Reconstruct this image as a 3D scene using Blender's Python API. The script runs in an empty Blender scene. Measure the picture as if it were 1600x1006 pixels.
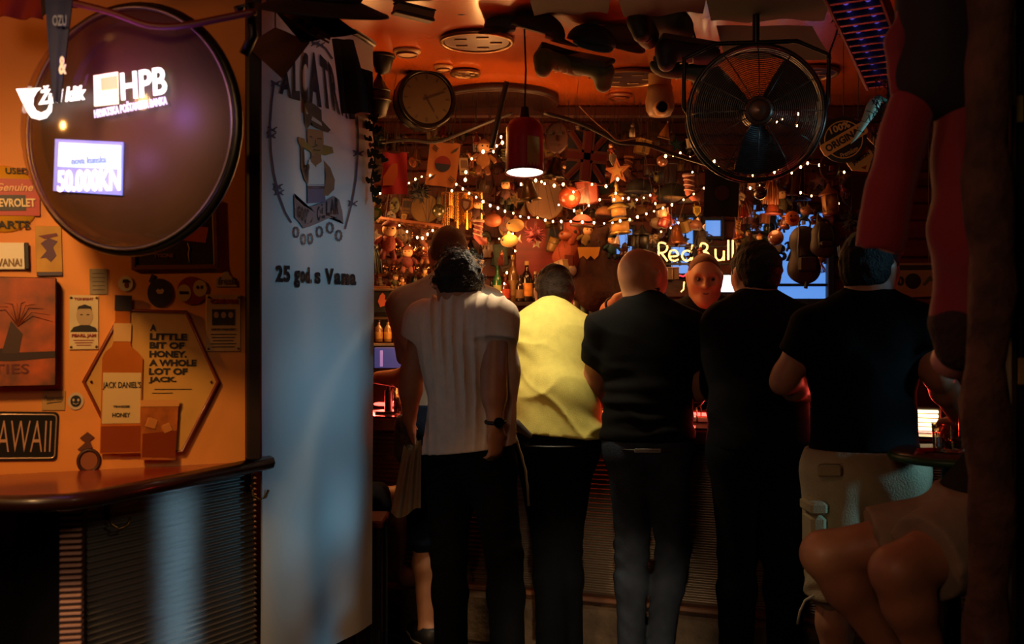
import bpy, math, random
import numpy as np
from mathutils import Vector as V, Matrix, Euler

random.seed(11)
RNG = np.random.default_rng(7)
sc = bpy.context.scene
col = sc.collection
PI = math.pi
CAMZ = 1.42


def P(px, py, y):
    """world point seen at a photograph pixel, at depth y"""
    return V(((px - 800) * y / 1600, y, CAMZ - (py - 503) * y / 1600))


def S(px, y):
    return px * y / 1600


# ------------------------------------------------------------ camera, world, exposure, lights
cam_d = bpy.data.cameras.new('camera')
cam = bpy.data.objects.new('camera', cam_d)
col.objects.link(cam)
cam.location = (0, 0, CAMZ)
cam.rotation_euler = (PI / 2, 0, 0)
cam_d.sensor_width = 36
cam_d.lens = 36
cam_d.clip_start = 0.05
cam_d.dof.use_dof = True
cam_d.dof.focus_distance = 4.2
cam_d.dof.aperture_fstop = 4.0
sc.camera = cam
sc.view_settings.view_transform = 'Standard'
sc.view_settings.look = 'None'
sc.view_settings.exposure = 0.0
sc.view_settings.gamma = 1.0
sc.view_settings.use_curve_mapping = False
sc.cycles.use_denoising = True
sc.cycles.max_bounces = 6
sc.cycles.transparent_max_bounces = 12
sc.cycles.sample_clamp_indirect = 4.0
sc.cycles.caustics_reflective = False
sc.cycles.caustics_refractive = False

world = bpy.data.worlds.new('world')
sc.world = world
world.use_nodes = True
world.node_tree.nodes['Background'].inputs[0].default_value = (0.9, 0.55, 0.35, 1)
world.node_tree.nodes['Background'].inputs[1].default_value = 0.0012


def light(name, kind, loc, color, energy, aim=None, size=0.1, size_y=None, spot=None, blend=0.5, parent=None):
    d = bpy.data.lights.new(name, kind)
    d.color = color
    d.energy = energy
    if kind == 'AREA':
        d.size = size
        if size_y:
            d.shape = 'RECTANGLE'
            d.size_y = size_y
    else:
        d.shadow_soft_size = size
    if spot:
        d.spot_size = spot
        d.spot_blend = blend
    o = bpy.data.objects.new(name, d)
    col.objects.link(o)
    o.location = loc
    if aim is not None:
        o.rotation_euler = (V(aim) - V(loc)).to_track_quat('-Z', 'Y').to_euler()
    if parent:
        o.parent = parent
    return o


# cool light of a screen beyond the right edge of the frame, on the banner
for z0, z1, en in ((1.25, .40, 52), (1.5, .95, 42), (1.75, 1.5, 40), (2.0, 1.95, 16)):
    light('screen_light', 'SPOT', (2.3, 3.0, z0), (0.24, 0.70, 1.0), en, (-0.61, 3.47, z1), 0.05, spot=math.radians(23), blend=0.95)
beam = light('strip_beam_light', 'AREA', (1.25, 1.49, 0.80), (0.40, 0.74, 1.0), 0.42, (-0.935, 2.86, 0.55), 0.08, 0.8)  # narrow lamp added to lay a cool strip on the ribbed sheet
beam.data.spread = math.radians(4)
light('cool_side_fill_light', 'SPOT', (3.6, 3.0, 1.7), (0.45, 0.85, 1.0), 15, (1.44, 3.4, .92), 0.1, spot=math.radians(19))  # added cool spot for the right side of the cargo shorts
light('cool_face_fill_light', 'SPOT', (3.2, 4.6, 1.7), (0.6, 0.9, 1.0), 22, (1.25, 3.5, 1.62), 0.05, spot=math.radians(9))  # added cool spot brightening one face only
# warm lamp over the left seats
light('left_lamp_light', 'POINT', (-1.75, 1.95, 1.95), (1.0, 0.40, 0.08), 9, size=0.03)
light('left_wall_light', 'SPOT', (-1.05, 1.3, 2.2), (1.0, 0.52, 0.17), 78, (-1.05, 2.85, 1.30), 0.1, spot=math.radians(58), blend=1.0)
# warm fill lights added from the camera side, no lamp seen there
light('room_fill_light', 'AREA', (-0.7, -0.3, 2.35), (1.0, 0.58, 0.36), 8.0, (0.2, 4.0, 1.0), 0.6)  # added broad fill, stands for no particular lamp
light('slat_fill_light', 'SPOT', (-1.25, 1.2, 0.75), (1.0, 0.62, 0.45), 9.0, (-1.09, 2.56, 0.5), 0.04, spot=math.radians(24))  # added spot that brightens the corner slats
light('low_fill_light', 'SPOT', (0.16, 1.6, 0.62), (1.0, 0.70, 0.42), 95, (0.32, 4.1, 0.16), 0.04, spot=math.radians(25), blend=0.8)  # added low spot for the calves and the bar front
light('shorts_fill_light', 'SPOT', (0.15, 1.5, 1.1), (1.0, 0.72, 0.42), 9, (0.98, 3.3, 0.78), 0.05, spot=math.radians(15), blend=0.8)  # added spot for the left side of the cargo shorts
# pendant lamp over the bar
light('pendant_bulb_light', 'SPOT', (0.05, 3.96, 1.985), (1.0, 0.84, 0.55), 30, (0.05, 3.99, 0), 0.06, spot=math.radians(100), blend=0.3)
# fairy lights' own warm glow in the back bar
for k, (x, y, z, e) in enumerate([(-0.75, 5.2, 2.0, 8), (-0.1, 4.85, 2.28, 5), (0.35, 5.25, 2.05, 11), (-0.3, 5.2, 1.75, 10),
                                  (0.85, 5.25, 1.95, 6), (1.35, 5.3, 1.95, 2.5), (0.0, 5.3, 1.9, 10), (-0.45, 4.6, 2.3, 2.2), (-0.5, 5.0, 1.42, 2.5)]):  # last entry is added to brighten the forearm at the bar
    light('fairy_glow_light', 'POINT', (x, y, z), (1.0, 0.40, 0.11), e * .92, size=0.08)
light('badge_fill_light', 'POINT', P(1296, 246, 3.75), (1.0, .62, .3), .5, size=.03)  # added warm point that lifts the round badge sign
light('horn_fill_light', 'SPOT', (2.9, 2.3, 1.9), (.55, .95, 1.0), 30, P(1355, 182, 3.3), .03, spot=math.radians(5.5), blend=.5)  # added cool spot aimed at the horn ornament
light('panel_fill_light', 'SPOT', (0.55, 1.2, 2.0), (1.0, .74, .45), 11, (-.97, 2.8, .55), .1, spot=math.radians(26), blend=.8)  # added fill on the ribbed cabinet sheet


# ------------------------------------------------------------ materials
def lin(c):
    return tuple((v / 12.92 if v <= 0.04045 else ((v + 0.055) / 1.055) ** 2.4) for v in c)


def hexc(h):
    return lin(tuple(int(h[i:i + 2], 16) / 255 for i in (0, 2, 4)))


MATS = {}


def mat(h, rough=0.6, metal=0.0, emit=0.0, noise=None, bump=None, trans=0.0, coat=0.0, alpha=1.0, ecol=None, wood=None, sheen=0.0, spec=0.5, c2=None):
    key = (h, rough, metal, emit, noise, bump, trans, coat, alpha, ecol, wood, sheen, spec, c2)
    if key in MATS:
        return MATS[key]
    m = bpy.data.materials.new('surface_' + h)
    m.use_nodes = True
    nt = m.node_tree
    b = nt.nodes['Principled BSDF']
    c = hexc(h)
    b.inputs['Base Color'].default_value = (*c, 1)
    b.inputs['Roughness'].default_value = rough
    b.inputs['Metallic'].default_value = metal
    b.inputs['Coat Weight'].default_value = coat
    b.inputs['Coat Roughness'].default_value = 0.12
    b.inputs['Transmission Weight'].default_value = trans
    b.inputs['Alpha'].default_value = alpha
    b.inputs['Specular IOR Level'].default_value = spec
    b.inputs['Sheen Weight'].default_value = sheen
    if emit:
        b.inputs['Emission Color'].default_value = (*(hexc(ecol) if ecol else c), 1)
        b.inputs['Emission Strength'].default_value = emit
    tc = None
    if noise or bump or wood:
        tc = nt.nodes.new('ShaderNodeTexCoord')
    if noise or wood:
        scl, amt = noise or wood
        n = nt.nodes.new('ShaderNodeTexNoise')
        n.inputs['Scale'].default_value = scl
        n.inputs['Detail'].default_value = 5
        if wood:
            mp = nt.nodes.new('ShaderNodeMapping')
            mp.inputs['Scale'].default_value = (0.12, 1, 1.6)
            nt.links.new(tc.outputs['Object'], mp.inputs['Vector'])
            nt.links.new(mp.outputs['Vector'], n.inputs['Vector'])
        else:
            nt.links.new(tc.outputs['Object'], n.inputs['Vector'])
        r = nt.nodes.new('ShaderNodeValToRGB')
        r.color_ramp.elements[0].position = 0.32
        r.color_ramp.elements[1].position = 0.68
        r.color_ramp.elements[0].color = (*[v * (1 - amt) for v in c], 1)
        r.color_ramp.elements[1].color = (*(hexc(c2) if c2 else [min(1, v * (1 + amt)) for v in c]), 1)
        nt.links.new(n.outputs['Fac'], r.inputs['Fac'])
        nt.links.new(r.outputs['Color'], b.inputs['Base Color'])
    if bump:
        n2 = nt.nodes.new('ShaderNodeTexNoise')
        n2.inputs['Scale'].default_value = bump[0]
        n2.inputs['Detail'].default_value = 6
        nt.links.new(tc.outputs['Object'], n2.inputs['Vector'])
        bp = nt.nodes.new('ShaderNodeBump')
        bp.inputs['Strength'].default_value = bump[1]
        bp.inputs['Distance'].default_value = 0.02
        nt.links.new(n2.outputs['Fac'], bp.inputs['Height'])
        nt.links.new(bp.outputs['Normal'], b.inputs['Normal'])
    MATS[key] = m
    return m


def thin_glass(h, refl=0.12, rough=0.04):
    key = ('thin', h, refl, rough)
    if key in MATS:
        return MATS[key]
    m = bpy.data.materials.new('thin_glass_' + h)
    m.use_nodes = True
    nt = m.node_tree
    nt.nodes.clear()
    o = nt.nodes.new('ShaderNodeOutputMaterial')
    t = nt.nodes.new('ShaderNodeBsdfTransparent')
    t.inputs[0].default_value = (*hexc(h), 1)
    g = nt.nodes.new('ShaderNodeBsdfGlossy')
    g.inputs['Roughness'].default_value = rough
    mx = nt.nodes.new('ShaderNodeMixShader')
    lw = nt.nodes.new('ShaderNodeLayerWeight')
    lw.inputs[0].default_value = refl
    nt.links.new(lw.outputs['Facing'], mx.inputs[0])
    nt.links.new(t.outputs[0], mx.inputs[1])
    nt.links.new(g.outputs[0], mx.inputs[2])
    nt.links.new(mx.outputs[0], o.inputs[0])
    MATS[key] = m
    return m


# ------------------------------------------------------------ mesh builder
def frame_of(axis):
    a = V(axis).normalized()
    t = V((0, 0, 1)) if abs(a.z) < 0.9 else V((1, 0, 0))
    u = a.cross(t).normalized()
    return u, a.cross(u).normalized(), a


class MB:
    def __init__(self):
        self.v, self.f, self.s = [], [], []

    def add(self, vs, fs, smooth=True, M=None):
        o = len(self.v)
        self.v += [tuple(M @ V(p)) if M is not None else tuple(p) for p in vs]
        self.f += [tuple(i + o for i in f) for f in fs]
        self.s += [smooth] * len(fs)
        return self

    def box(self, c, d, M=None, taper=1.0):
        x, y, z = d[0] / 2, d[1] / 2, d[2] / 2
        t = taper
        vs = [(c[0] + sx * x * (t if sz > 0 else 1), c[1] + sy * y * (t if sz > 0 else 1), c[2] + sz * z) for sz in (-1, 1) for sx, sy in ((-1, -1), (1, -1), (1, 1), (-1, 1))]
        return self.add(vs, [(3, 2, 1, 0), (4, 5, 6, 7), (0, 1, 5, 4), (1, 2, 6, 5), (2, 3, 7, 6), (3, 0, 4, 7)], False, M)

    def bbox(self, c, d, b=0.004, M=None):
        """box with chamfered vertical and horizontal edges: an octagonal ring stack"""
        x, y, z = d[0] / 2, d[1] / 2, d[2] / 2
        b = min(b, x * .8, y * .8, z * .8)

        def ring(ix, zz):
            X, Y = x - ix, y - ix
            k = b
            return [(c[0] + p, c[1] + q, c[2] + zz) for p, q in ((-X + k, -Y), (X - k, -Y), (X, -Y + k), (X, Y - k), (X - k, Y), (-X + k, Y), (-X, Y - k), (-X, -Y + k))]
        vs = ring(b, -z) + ring(0, -z + b) + ring(0, z - b) + ring(b, z)
        fs = [tuple(range(7, -1, -1)), tuple(range(24, 32))]
        for r in range(3):
            for i in range(8):
                j = (i + 1) % 8
                fs.append((r * 8 + i, r * 8 + j, r * 8 + 8 + j, r * 8 + 8 + i))
        return self.add(vs, fs, False, M)

    def cyl(self, p0, p1, r0, r1=None, n=12, caps=True, smooth=True, M=None):
        r1 = r0 if r1 is None else r1
        p0, p1 = V(p0), V(p1)
        u, w, a = frame_of(p1 - p0)
        vs = []
        for p, r in ((p0, r0), (p1, r1)):
            for i in range(n):
                t = 2 * PI * i / n
                vs.append(p + (u * math.cos(t) + w * math.sin(t)) * r)
        fs = [(i, (i + 1) % n, n + (i + 1) % n, n + i) for i in range(n)]
        self.add(vs, fs, smooth, M)
        if caps:
            self.add(vs[:n], [tuple(range(n - 1, -1, -1))], False, M)
            self.add(vs[n:], [tuple(range(n))], False, M)
        return self

    def tube(self, pts, r, n=6, closed=False, M=None, flat=None):
        pts = [V(p) for p in pts]
        vs = []
        N = len(pts)
        up = None
        for i, p in enumerate(pts):
            a = pts[(i + 1) % N] if (closed or i < N - 1) else p
            b = pts[i - 1] if (closed or i > 0) else p
            d = (a - b)
            d = d.normalized() if d.length > 1e-9 else V((0, 0, 1))
            if up is None:
                u, w, _ = frame_of(d)
                up = u
            u = (up - d * up.dot(d))
            u = u.normalized() if u.length > 1e-6 else frame_of(d)[0]
            up = u
            w = d.cross(u)
            rr = r[i] if isinstance(r, (list, tuple)) else r
            for k in range(n):
                t = 2 * PI * k / n
                vs.append(p + u * math.cos(t) * rr + w * math.sin(t) * rr * (flat or 1))
        fs = []
        for i in range(N if closed else N - 1):
            for k in range(n):
                a, b = i * n + k, i * n + (k + 1) % n
                c, d = ((i + 1) % N) * n + (k + 1) % n, ((i + 1) % N) * n + k
                fs.append((a, b, c, d))
        if not closed:
            fs += [tuple(range(n - 1, -1, -1)), tuple(range((N - 1) * n, N * n))]
        return self.add(vs, fs, True, M)

    def lathe(self, prof, n=16, c=(0, 0, 0), M=None):
        """profile of (radius, z) about the vertical axis at c"""
        vs = [(c[0] + r * math.cos(2 * PI * i / n), c[1] + r * math.sin(2 * PI * i / n), c[2] + z) for r, z in prof for i in range(n)]
        fs = []
        for j in range(len(prof) - 1):
            for i in range(n):
                k = (i + 1) % n
                fs.append((j * n + i, j * n + k, j * n + n + k, j * n + n + i))
        if prof[0][0] > 1e-6:
            fs.append(tuple(range(n - 1, -1, -1)))
        if prof[-1][0] > 1e-6:
            fs.append(tuple(range((len(prof) - 1) * n, len(prof) * n)))
        return self.add(vs, fs, True, M)

    def ball(self, c, r, nu=12, nv=8, M=None, bumpy=0.0):
        r = (r, r, r) if isinstance(r, (int, float)) else r
        vs = []
        for j in range(nv + 1):
            ph = PI * j / nv
            for i in range(nu):
                t = 2 * PI * i / nu
                q = 1 + bumpy * math.sin(3.1 * i + 5.7 * j)
                vs.append((c[0] + r[0] * q * math.sin(ph) * math.cos(t), c[1] + r[1] * q * math.sin(ph) * math.sin(t), c[2] + r[2] * q * math.cos(ph)))
        fs = [(j * nu + i, (j + 1) * nu + i, (j + 1) * nu + (i + 1) % nu, j * nu + (i + 1) % nu) for j in range(nv) for i in range(nu)]
        return self.add(vs, fs, True, M)

    def prism(self, poly, y0, y1, M=None):
        """polygon of (x, z) extruded from y0 (front) to y1"""
        n = len(poly)
        a = sum(poly[i][0] * poly[(i + 1) % n][1] - poly[(i + 1) % n][0] * poly[i][1] for i in range(n))
        if a < 0:
            poly = poly[::-1]
        vs = [(x, y0, z) for x, z in poly] + [(x, y1, z) for x, z in poly]
        fs = [tuple(range(n)), tuple(range(2 * n - 1, n - 1, -1))] + [((i + 1) % n, i, n + i, n + (i + 1) % n) for i in range(n)]
        return self.add(vs, fs, False, M)

    def torus(self, c, axis, R, r, n=24, m=6, M=None, sq=(1, 1)):
        u, w, a = frame_of(axis)
        return self.tube([V(c) + u * math.cos(2 * PI * i / n) * R * sq[0] + w * math.sin(2 * PI * i / n) * R * sq[1] for i in range(n)], r, m, True, M)

    def build(self, name, m, parent=None, loc=None):
        return link(name, mesh_from(self.v, self.f, self.s), m, parent, loc)


def mesh_from(v, f, s=None):
    me = bpy.data.meshes.new('shape')
    me.from_pydata(v, [], f)
    if s is not None:
        me.polygons.foreach_set('use_smooth', s)
    me.update()
    return me


def link(name, me, m, parent=None, loc=None):
    o = bpy.data.objects.new(name, me)
    col.objects.link(o)
    if m is not None:
        me.materials.append(m)
    if parent is not None:
        o.parent = parent
    if loc is not None:
        o.location = loc
    return o


def tag(o, label=None, cat=None, group=None, kind=None):
    if label: o['label'] = label
    if cat: o['category'] = cat
    if group: o['group'] = group
    if kind: o['kind'] = kind
    return o


def thing(name, label, cat, loc=(0, 0, 0), rot=(0, 0, 0), group=None, scale=None):
    o = bpy.data.objects.new(name, None)
    o.empty_display_size = 0.05
    col.objects.link(o)
    o.location = loc
    o.rotation_euler = rot
    if scale:
        o.scale = (scale,) * 3
    return tag(o, label, cat, group)


KIDS = {}


def copy_tree(o, parent=None):
    c = o.copy()
    col.objects.link(c)
    c.parent = parent
    for ch in [q for q in bpy.data.objects if q.parent == o]:
        copy_tree(ch, c)
    return c


def text_mesh(s, w=None, h=None, extrude=0.002, bold=0.0, shear=0.0, spacing=1.0):
    """flat lettering in the x-z plane facing -y, centred, fitted to w x h"""
    cu = bpy.data.curves.new('lettering', 'FONT')
    cu.body = s
    cu.size = 1
    cu.offset = bold
    cu.shear = shear
    cu.space_character = spacing
    cu.extrude = 0.01
    cu.resolution_u = 3
    ob = bpy.data.objects.new('lettering', cu)
    col.objects.link(ob)
    dg = bpy.context.evaluated_depsgraph_get()
    me = bpy.data.meshes.new_from_object(ob.evaluated_get(dg))
    bpy.data.objects.remove(ob)
    bpy.data.curves.remove(cu)
    n = len(me.vertices)
    co = np.empty(n * 3, np.float32)
    me.vertices.foreach_get('co', co)
    co = co.reshape(-1, 3)
    lo, hi = co.min(0), co.max(0)
    co -= (lo + hi) / 2
    ex, ey = hi[0] - lo[0], hi[1] - lo[1]
    sx = w / ex if w else None
    sy = h / ey if h else None
    sx = sx or sy
    sy = sy or sx
    out = np.stack([co[:, 0] * sx, -np.sign(co[:, 2]) * extrude / 2, co[:, 1] * sy], 1)
    me.vertices.foreach_set('co', out.astype(np.float32).ravel())
    me.update()
    return me


# ------------------------------------------------------------ smooth bodies: signed distance + surface nets
def nets(D, org, res):
    nx, ny, nz = D.shape
    s = D < 0
    c = np.zeros((nx - 1, ny - 1, nz - 1), np.int8)
    offs = [(a, b, d) for a in (0, 1) for b in (0, 1) for d in (0, 1)]
    for a, b, d in offs:
        c += s[a:nx - 1 + a, b:ny - 1 + b, d:nz - 1 + d]
    act = (c > 0) & (c < 8)
    I, J, K = np.nonzero(act)
    n = len(I)
    idx = np.full(act.shape, -1, np.int32)
    idx[I, J, K] = np.arange(n)
    dv = np.stack([D[I + a, J + b, K + d] for a, b, d in offs], 1)
    pos = np.zeros((n, 3), np.float32)
    cnt = np.zeros(n, np.float32)
    for e0 in range(8):
        for e1 in range(e0 + 1, 8):
            o0, o1 = np.array(offs[e0]), np.array(offs[e1])
            if np.abs(o0 - o1).sum() != 1:
                continue
            d0, d1 = dv[:, e0], dv[:, e1]
            x = (d0 < 0) != (d1 < 0)
            t = d0[x] / (d0[x] - d1[x])
            pos[x] += o0 + t[:, None] * (o1 - o0)
            cnt[x] += 1
    pos = (pos / cnt[:, None] + np.stack([I, J, K], 1)) * res + org
    quads = []
    for ax in range(3):
        sl0 = [slice(1, None)] * 3
        sl1 = [slice(1, None)] * 3
        sl0[ax] = slice(0, -1)
        A = s[tuple(sl0)]
        B = s[tuple(sl1)]
        x = A != B
        i, j, k = np.nonzero(x)
        base = [i, j, k]
        for q in range(3):
            if q != ax:
                base[q] = base[q] + 1
        lim = [nx - 1, ny - 1, nz - 1]
        ok = (base[0] < lim[0]) & (base[1] < lim[1]) & (base[2] < lim[2])
        base = [q[ok] for q in base]
        flip = A[x][ok]
        u, w = [(1, 2), (2, 0), (0, 1)][ax]

        def cell(du, dw):
            q = [b.copy() for b in base]
            q[u] = q[u] - du
            q[w] = q[w] - dw
            return idx[q[0], q[1], q[2]]
        qd = np.stack([cell(1, 1), cell(0, 1), cell(0, 0), cell(1, 0)], 1)
        qd[~flip] = qd[~flip][:, ::-1]
        quads.append(qd)
    return pos, np.concatenate(quads)


def sdf_mesh(prims, res=0.008, post=None, pad=0.03):
    """prims: dicts a, b, ra, rb, n (squash axis), q (squash factor), k (blend), flat (cut square at b), sub (carve)"""
    lo = np.array([1e9] * 3)
    hi = -lo
    for p in prims:
        if p.get('sub'):
            continue
        R = max(p['ra'], p['rb'])
        for e in (p['a'], p['b']):
            lo = np.minimum(lo, np.array(e) - R)
            hi = np.maximum(hi, np.array(e) + R)
    lo -= pad
    hi += pad
    N = np.ceil((hi - lo) / res).astype(int) + 1
    D = np.full(N, 0.15, np.float32)
    ax = [(lo[i] + np.arange(N[i]) * res).astype(np.float32) for i in range(3)]
    for p in prims:
        a, b = np.array(p['a'], np.float32), np.array(p['b'], np.float32)
        ra, rb, k = p['ra'], p['rb'], p.get('k', 0.03)
        R = max(ra, rb) + k + 3 * res + 0.01
        i0 = np.maximum(((np.minimum(a, b) - R - lo) / res).astype(int), 0)
        i1 = np.minimum(((np.maximum(a, b) + R - lo) / res).astype(int) + 2, N)
        if (i1 <= i0).any():
            continue
        X = ax[0][i0[0]:i1[0]][:, None, None]
        Y = ax[1][i0[1]:i1[1]][None, :, None]
        Z = ax[2][i0[2]:i1[2]][None, None, :]
        d = b - a
        L2 = float(d @ d)
        if L2 < 1e-10:
            tu = np.zeros(1, np.float32)
            tt = tu
        else:
            tu = ((X - a[0]) * d[0] + (Y - a[1]) * d[1] + (Z - a[2]) * d[2]) / L2
            tt = np.clip(tu, 0, 1)
        ex, ey, ez = X - a[0] - tt * d[0], Y - a[1] - tt * d[1], Z - a[2] - tt * d[2]
        r = ra + (rb - ra) * tt
        q = p.get('q', 1)
        r2 = ex * ex + ey * ey + ez * ez
        if q != 1:
            n = p['n']
            m = ex * n[0] + ey * n[1] + ez * n[2]
            r2 = r2 + m * m * (1 / (q * q) - 1)
            dist = (np.sqrt(np.maximum(r2, 1e-12)) - r) * (0.5 + 0.5 * min(q, 1))
        else:
            dist = np.sqrt(np.maximum(r2, 1e-12)) - r
        if p.get('flat'):
            dist = np.maximum(dist, (tu - 1) * math.sqrt(L2))
        sub = D[i0[0]:i1[0], i0[1]:i1[1], i0[2]:i1[2]]
        if p.get('sub'):
            dist = -dist
            h = np.maximum(k - np.abs(sub - dist), 0) / k
            new = np.maximum(sub, dist) + h * h * k / 4
        else:
            h = np.maximum(k - np.abs(sub - dist), 0) / k
            new = np.minimum(sub, dist) - h * h * k / 4
        D[i0[0]:i1[0], i0[1]:i1[1], i0[2]:i1[2]] = new
    if post is not None:
        D = post(D, ax[0][:, None, None], ax[1][None, :, None], ax[2][None, None, :]).astype(np.float32)
    return nets(D, lo.astype(np.float32), res)


def np_mesh(pos, quads, smooth=True):
    me = bpy.data.meshes.new('shape')
    me.vertices.add(len(pos))
    me.vertices.foreach_set('co', np.ascontiguousarray(pos, np.float32).ravel())
    me.loops.add(len(quads) * 4)
    me.loops.foreach_set('vertex_index', np.ascontiguousarray(quads, np.int32).ravel())
    me.polygons.add(len(quads))
    me.polygons.foreach_set('loop_start', np.arange(0, len(quads) * 4, 4, dtype=np.int32))
    me.polygons.foreach_set('use_smooth', np.full(len(quads), smooth))
    me.update(calc_edges=True)
    me.validate()
    return me


def sdf_obj(name, prims, m, parent, res=0.008, post=None, origin=None):
    pos, q = sdf_mesh(prims, res, post)
    if origin is not None:
        pos = pos - np.array(origin, np.float32)
    return link(name, np_mesh(pos, q), m, parent)


def pr(a, b, ra, rb=None, n=None, q=1, k=0.03, flat=False, sub=False):
    return dict(a=tuple(a), b=tuple(b), ra=ra, rb=ra if rb is None else rb, n=tuple(n) if n is not None else None, q=q, k=k, flat=flat, sub=sub)

# ============================================================ THE SETTING
def struct(name, mb, m, parent=None):
    o = mb.build(name, m, parent)
    if parent is None:
        o['kind'] = 'structure'
    return o


CEIL = 2.62
BACK = 6.05
M_FLOOR = mat('2a211b', 0.6, noise=(6, .4), bump=(30, .2))
struct('floor', MB().box((0.4, 3.2, -0.05), (6.0, 7.6, 0.1)), M_FLOOR)
ceiling_material = mat('a24a14', 0.24, noise=(1.2, .3), bump=(3, .08), coat=.5)
struct('ceiling', MB().box((0.4, 4.4, CEIL + 0.05), (6.0, 5.2, 0.1)), ceiling_material)
wall_back = struct('wall_back', MB().box((0.4, BACK + 0.06, 1.3), (6.0, 0.1, 2.7)), mat('5a2010', 0.6, noise=(3, .4)))
# boarding of the back wall: plain painted planks, each its own piece
mpl = mat('5e2210', 0.5, wood=(9, .45), bump=(24, .25))
z = 2.60
for k, hgt in enumerate((0.075, 0.06, 0.085, 0.07, 0.09, 0.1, 0.1, 0.11, 0.11, 0.12, 0.12, 0.12)):
    struct('plank', MB().bbox((0.35, BACK - 0.002 - 0.004 * (k % 3), z - hgt / 2), (5.0, 0.03, hgt - 0.008), 0.006), mpl, wall_back)
    z -= hgt
struct('wall_right', MB().box((2.62, 5.1, 1.3), (0.1, 1.9, 2.7)), mat('1c0f0a', 0.7, noise=(4, .4)))
struct('beam', MB().bbox((0.3, 5.72, 2.585), (4.6, 0.12, 0.07), .012), mat('3a140a', 0.5, wood=(7, .4)))

# left wall: a slightly turned partition with a dark end post
WA, WB = V((-1.207, 2.76, 0)), V((-0.765, 2.95, 0))
wu = (WB - WA).normalized()
wn = V((wu.y, -wu.x, 0))
TH = math.atan2(wu.y, wu.x)


def WP(px, py, off=0.0):
    """point of the left wall (moved off towards the room) at a photograph pixel"""
    d = V(((px - 800) / 1600, 1, -(py - 503) / 1600))
    o = WA + wn * off
    t = o.dot(wn) / d.dot(wn)
    p = d * t
    return V((p.x, p.y, CAMZ + p.z))


def wsz(px0, py0, px1, py1, off=0.0):
    cx, cy = (px0 + px1) / 2, (py0 + py1) / 2
    return (WP(px1, cy, off) - WP(px0, cy, off)).length, (WP(cx, py0, off) - WP(cx, py1, off)).length


def wroll(px, py):
    a, b = WP(px - 20, py), WP(px + 20, py)
    return -math.atan2(b.z - a.z, (V((b.x - a.x, b.y - a.y))).length)


def wthing(name, label, cat, px0, py0, px1, py1, off=0.006, group=None, roll=0.0):
    """an Empty on the left wall at the centre of a pixel box; returns it with the real width and height"""
    cx, cy = (px0 + px1) / 2, (py0 + py1) / 2
    w, h = wsz(px0, py0, px1, py1, off)
    e = thing(name, label, cat, WP(cx, cy, off), (0, 0, 0), group)
    e.rotation_euler = (Matrix.Rotation(TH, 3, 'Z') @ Matrix.Rotation(wroll(cx, cy) + roll, 3, 'Y')).to_euler()
    return e, w, h


wl_end = WP(383, 400)
wl_start = WA - wu * 1.2
L = (V((wl_end.x, wl_end.y, 0)) - wl_start).length
mwl = Matrix.Translation((wl_start + V((wl_end.x, wl_end.y, 0))) / 2 - wn * 0.05) @ Matrix.Rotation(TH, 4, 'Z')
struct('wall_left', MB().box((0, 0, 1.80), (L, 0.1, 1.63), mwl), mat('d98a3a', 0.55, noise=(2.2, .16), bump=(14, .06)))
struct('wall_left_shaded', MB().box((-.1, .42, .49), (L + .1, 0.1, .98), mwl), mat('140b08', .7))  # lower wall set back, shade under the shelf put into its dark colour
pe = V((wl_end.x, wl_end.y, 0)) + wu * 0.022 - wn * 0.04
struct('trim_1', MB().bbox((0, 0, 1.82), (0.042, 0.14, 1.595), .006, Matrix.Translation(pe) @ Matrix.Rotation(TH, 4, 'Z')), mat('1d0f09', 0.5, wood=(9, .4)))

# ------------------------------------------------------------ back window with cool daylight, upper right
win = MB()
wc = P(1250, 400, BACK - 0.05)
ww, wh = 0.30, 0.5
wf = MB()
for dx in (-ww / 2 - .02, ww / 2 + .02):
    wf.bbox((wc.x + dx, BACK - .06, wc.z), (0.04, 0.07, wh + .08), .005)
for dz in (-wh / 2 - .02, wh / 2 + .02):
    wf.bbox((wc.x, BACK - .062, wc.z + dz), (ww + .08, 0.07, 0.04), .005)
wf.bbox((wc.x, BACK - .06, wc.z - .17), (ww, .05, .016), .003)
w1 = struct('window_1', wf, mat('14263f', 0.5))
struct('pane', MB().box((wc.x, BACK - .045, wc.z), (ww, .006, wh)), mat('6fa8ff', .3, emit=.85, ecol='5f9cf5'), w1)
link('window_lettering', text_mesh('BAR', .27, .10, .003, .03), mat('24344e', .6), w1, (wc.x - .02, BACK - .056, wc.z + .02))
# small high panes behind the toys and the neon sign
for n_, (x0, y0, x1, y1) in enumerate(((1045, 338, 1085, 430), (1098, 342, 1128, 372), (1168, 318, 1206, 364), (960, 356, 990, 400))):
    a, b = P(x0, y0, BACK - .05), P(x1, y1, BACK - .05)
    fr = MB()
    for X in (a.x, b.x):
        fr.bbox((X, BACK - .06, (a.z + b.z) / 2), (.02, .05, a.z - b.z + .03), .004)
    for Zz in (a.z, b.z):
        fr.bbox(((a.x + b.x) / 2, BACK - .061, Zz), (b.x - a.x + .02, .05, .02), .004)
    w_ = struct('window_%d' % (n_ + 2), fr, mat('1a1a2a', .5))
    struct('pane', MB().box(((a.x + b.x) / 2, BACK - .05, (a.z + b.z) / 2), (b.x - a.x, .006, a.z - b.z)), mat('6fa8ff', .3, emit=.85, ecol='5f9cf5'), w_)

# ============================================================ BAR COUNTER
BU = V((1, -0.39, 0)).normalized()
BN = V((BU.y, -BU.x, 0))          # towards the customers
BTH = math.atan2(BU.y, BU.x)


def barp(x, out, z):
    """point on the bar: x along the room, out metres in front of the counter's front face"""
    return V((x, 4.56 - 0.39 * x, 0)) + BN * out + V((0, 0, z))


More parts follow.
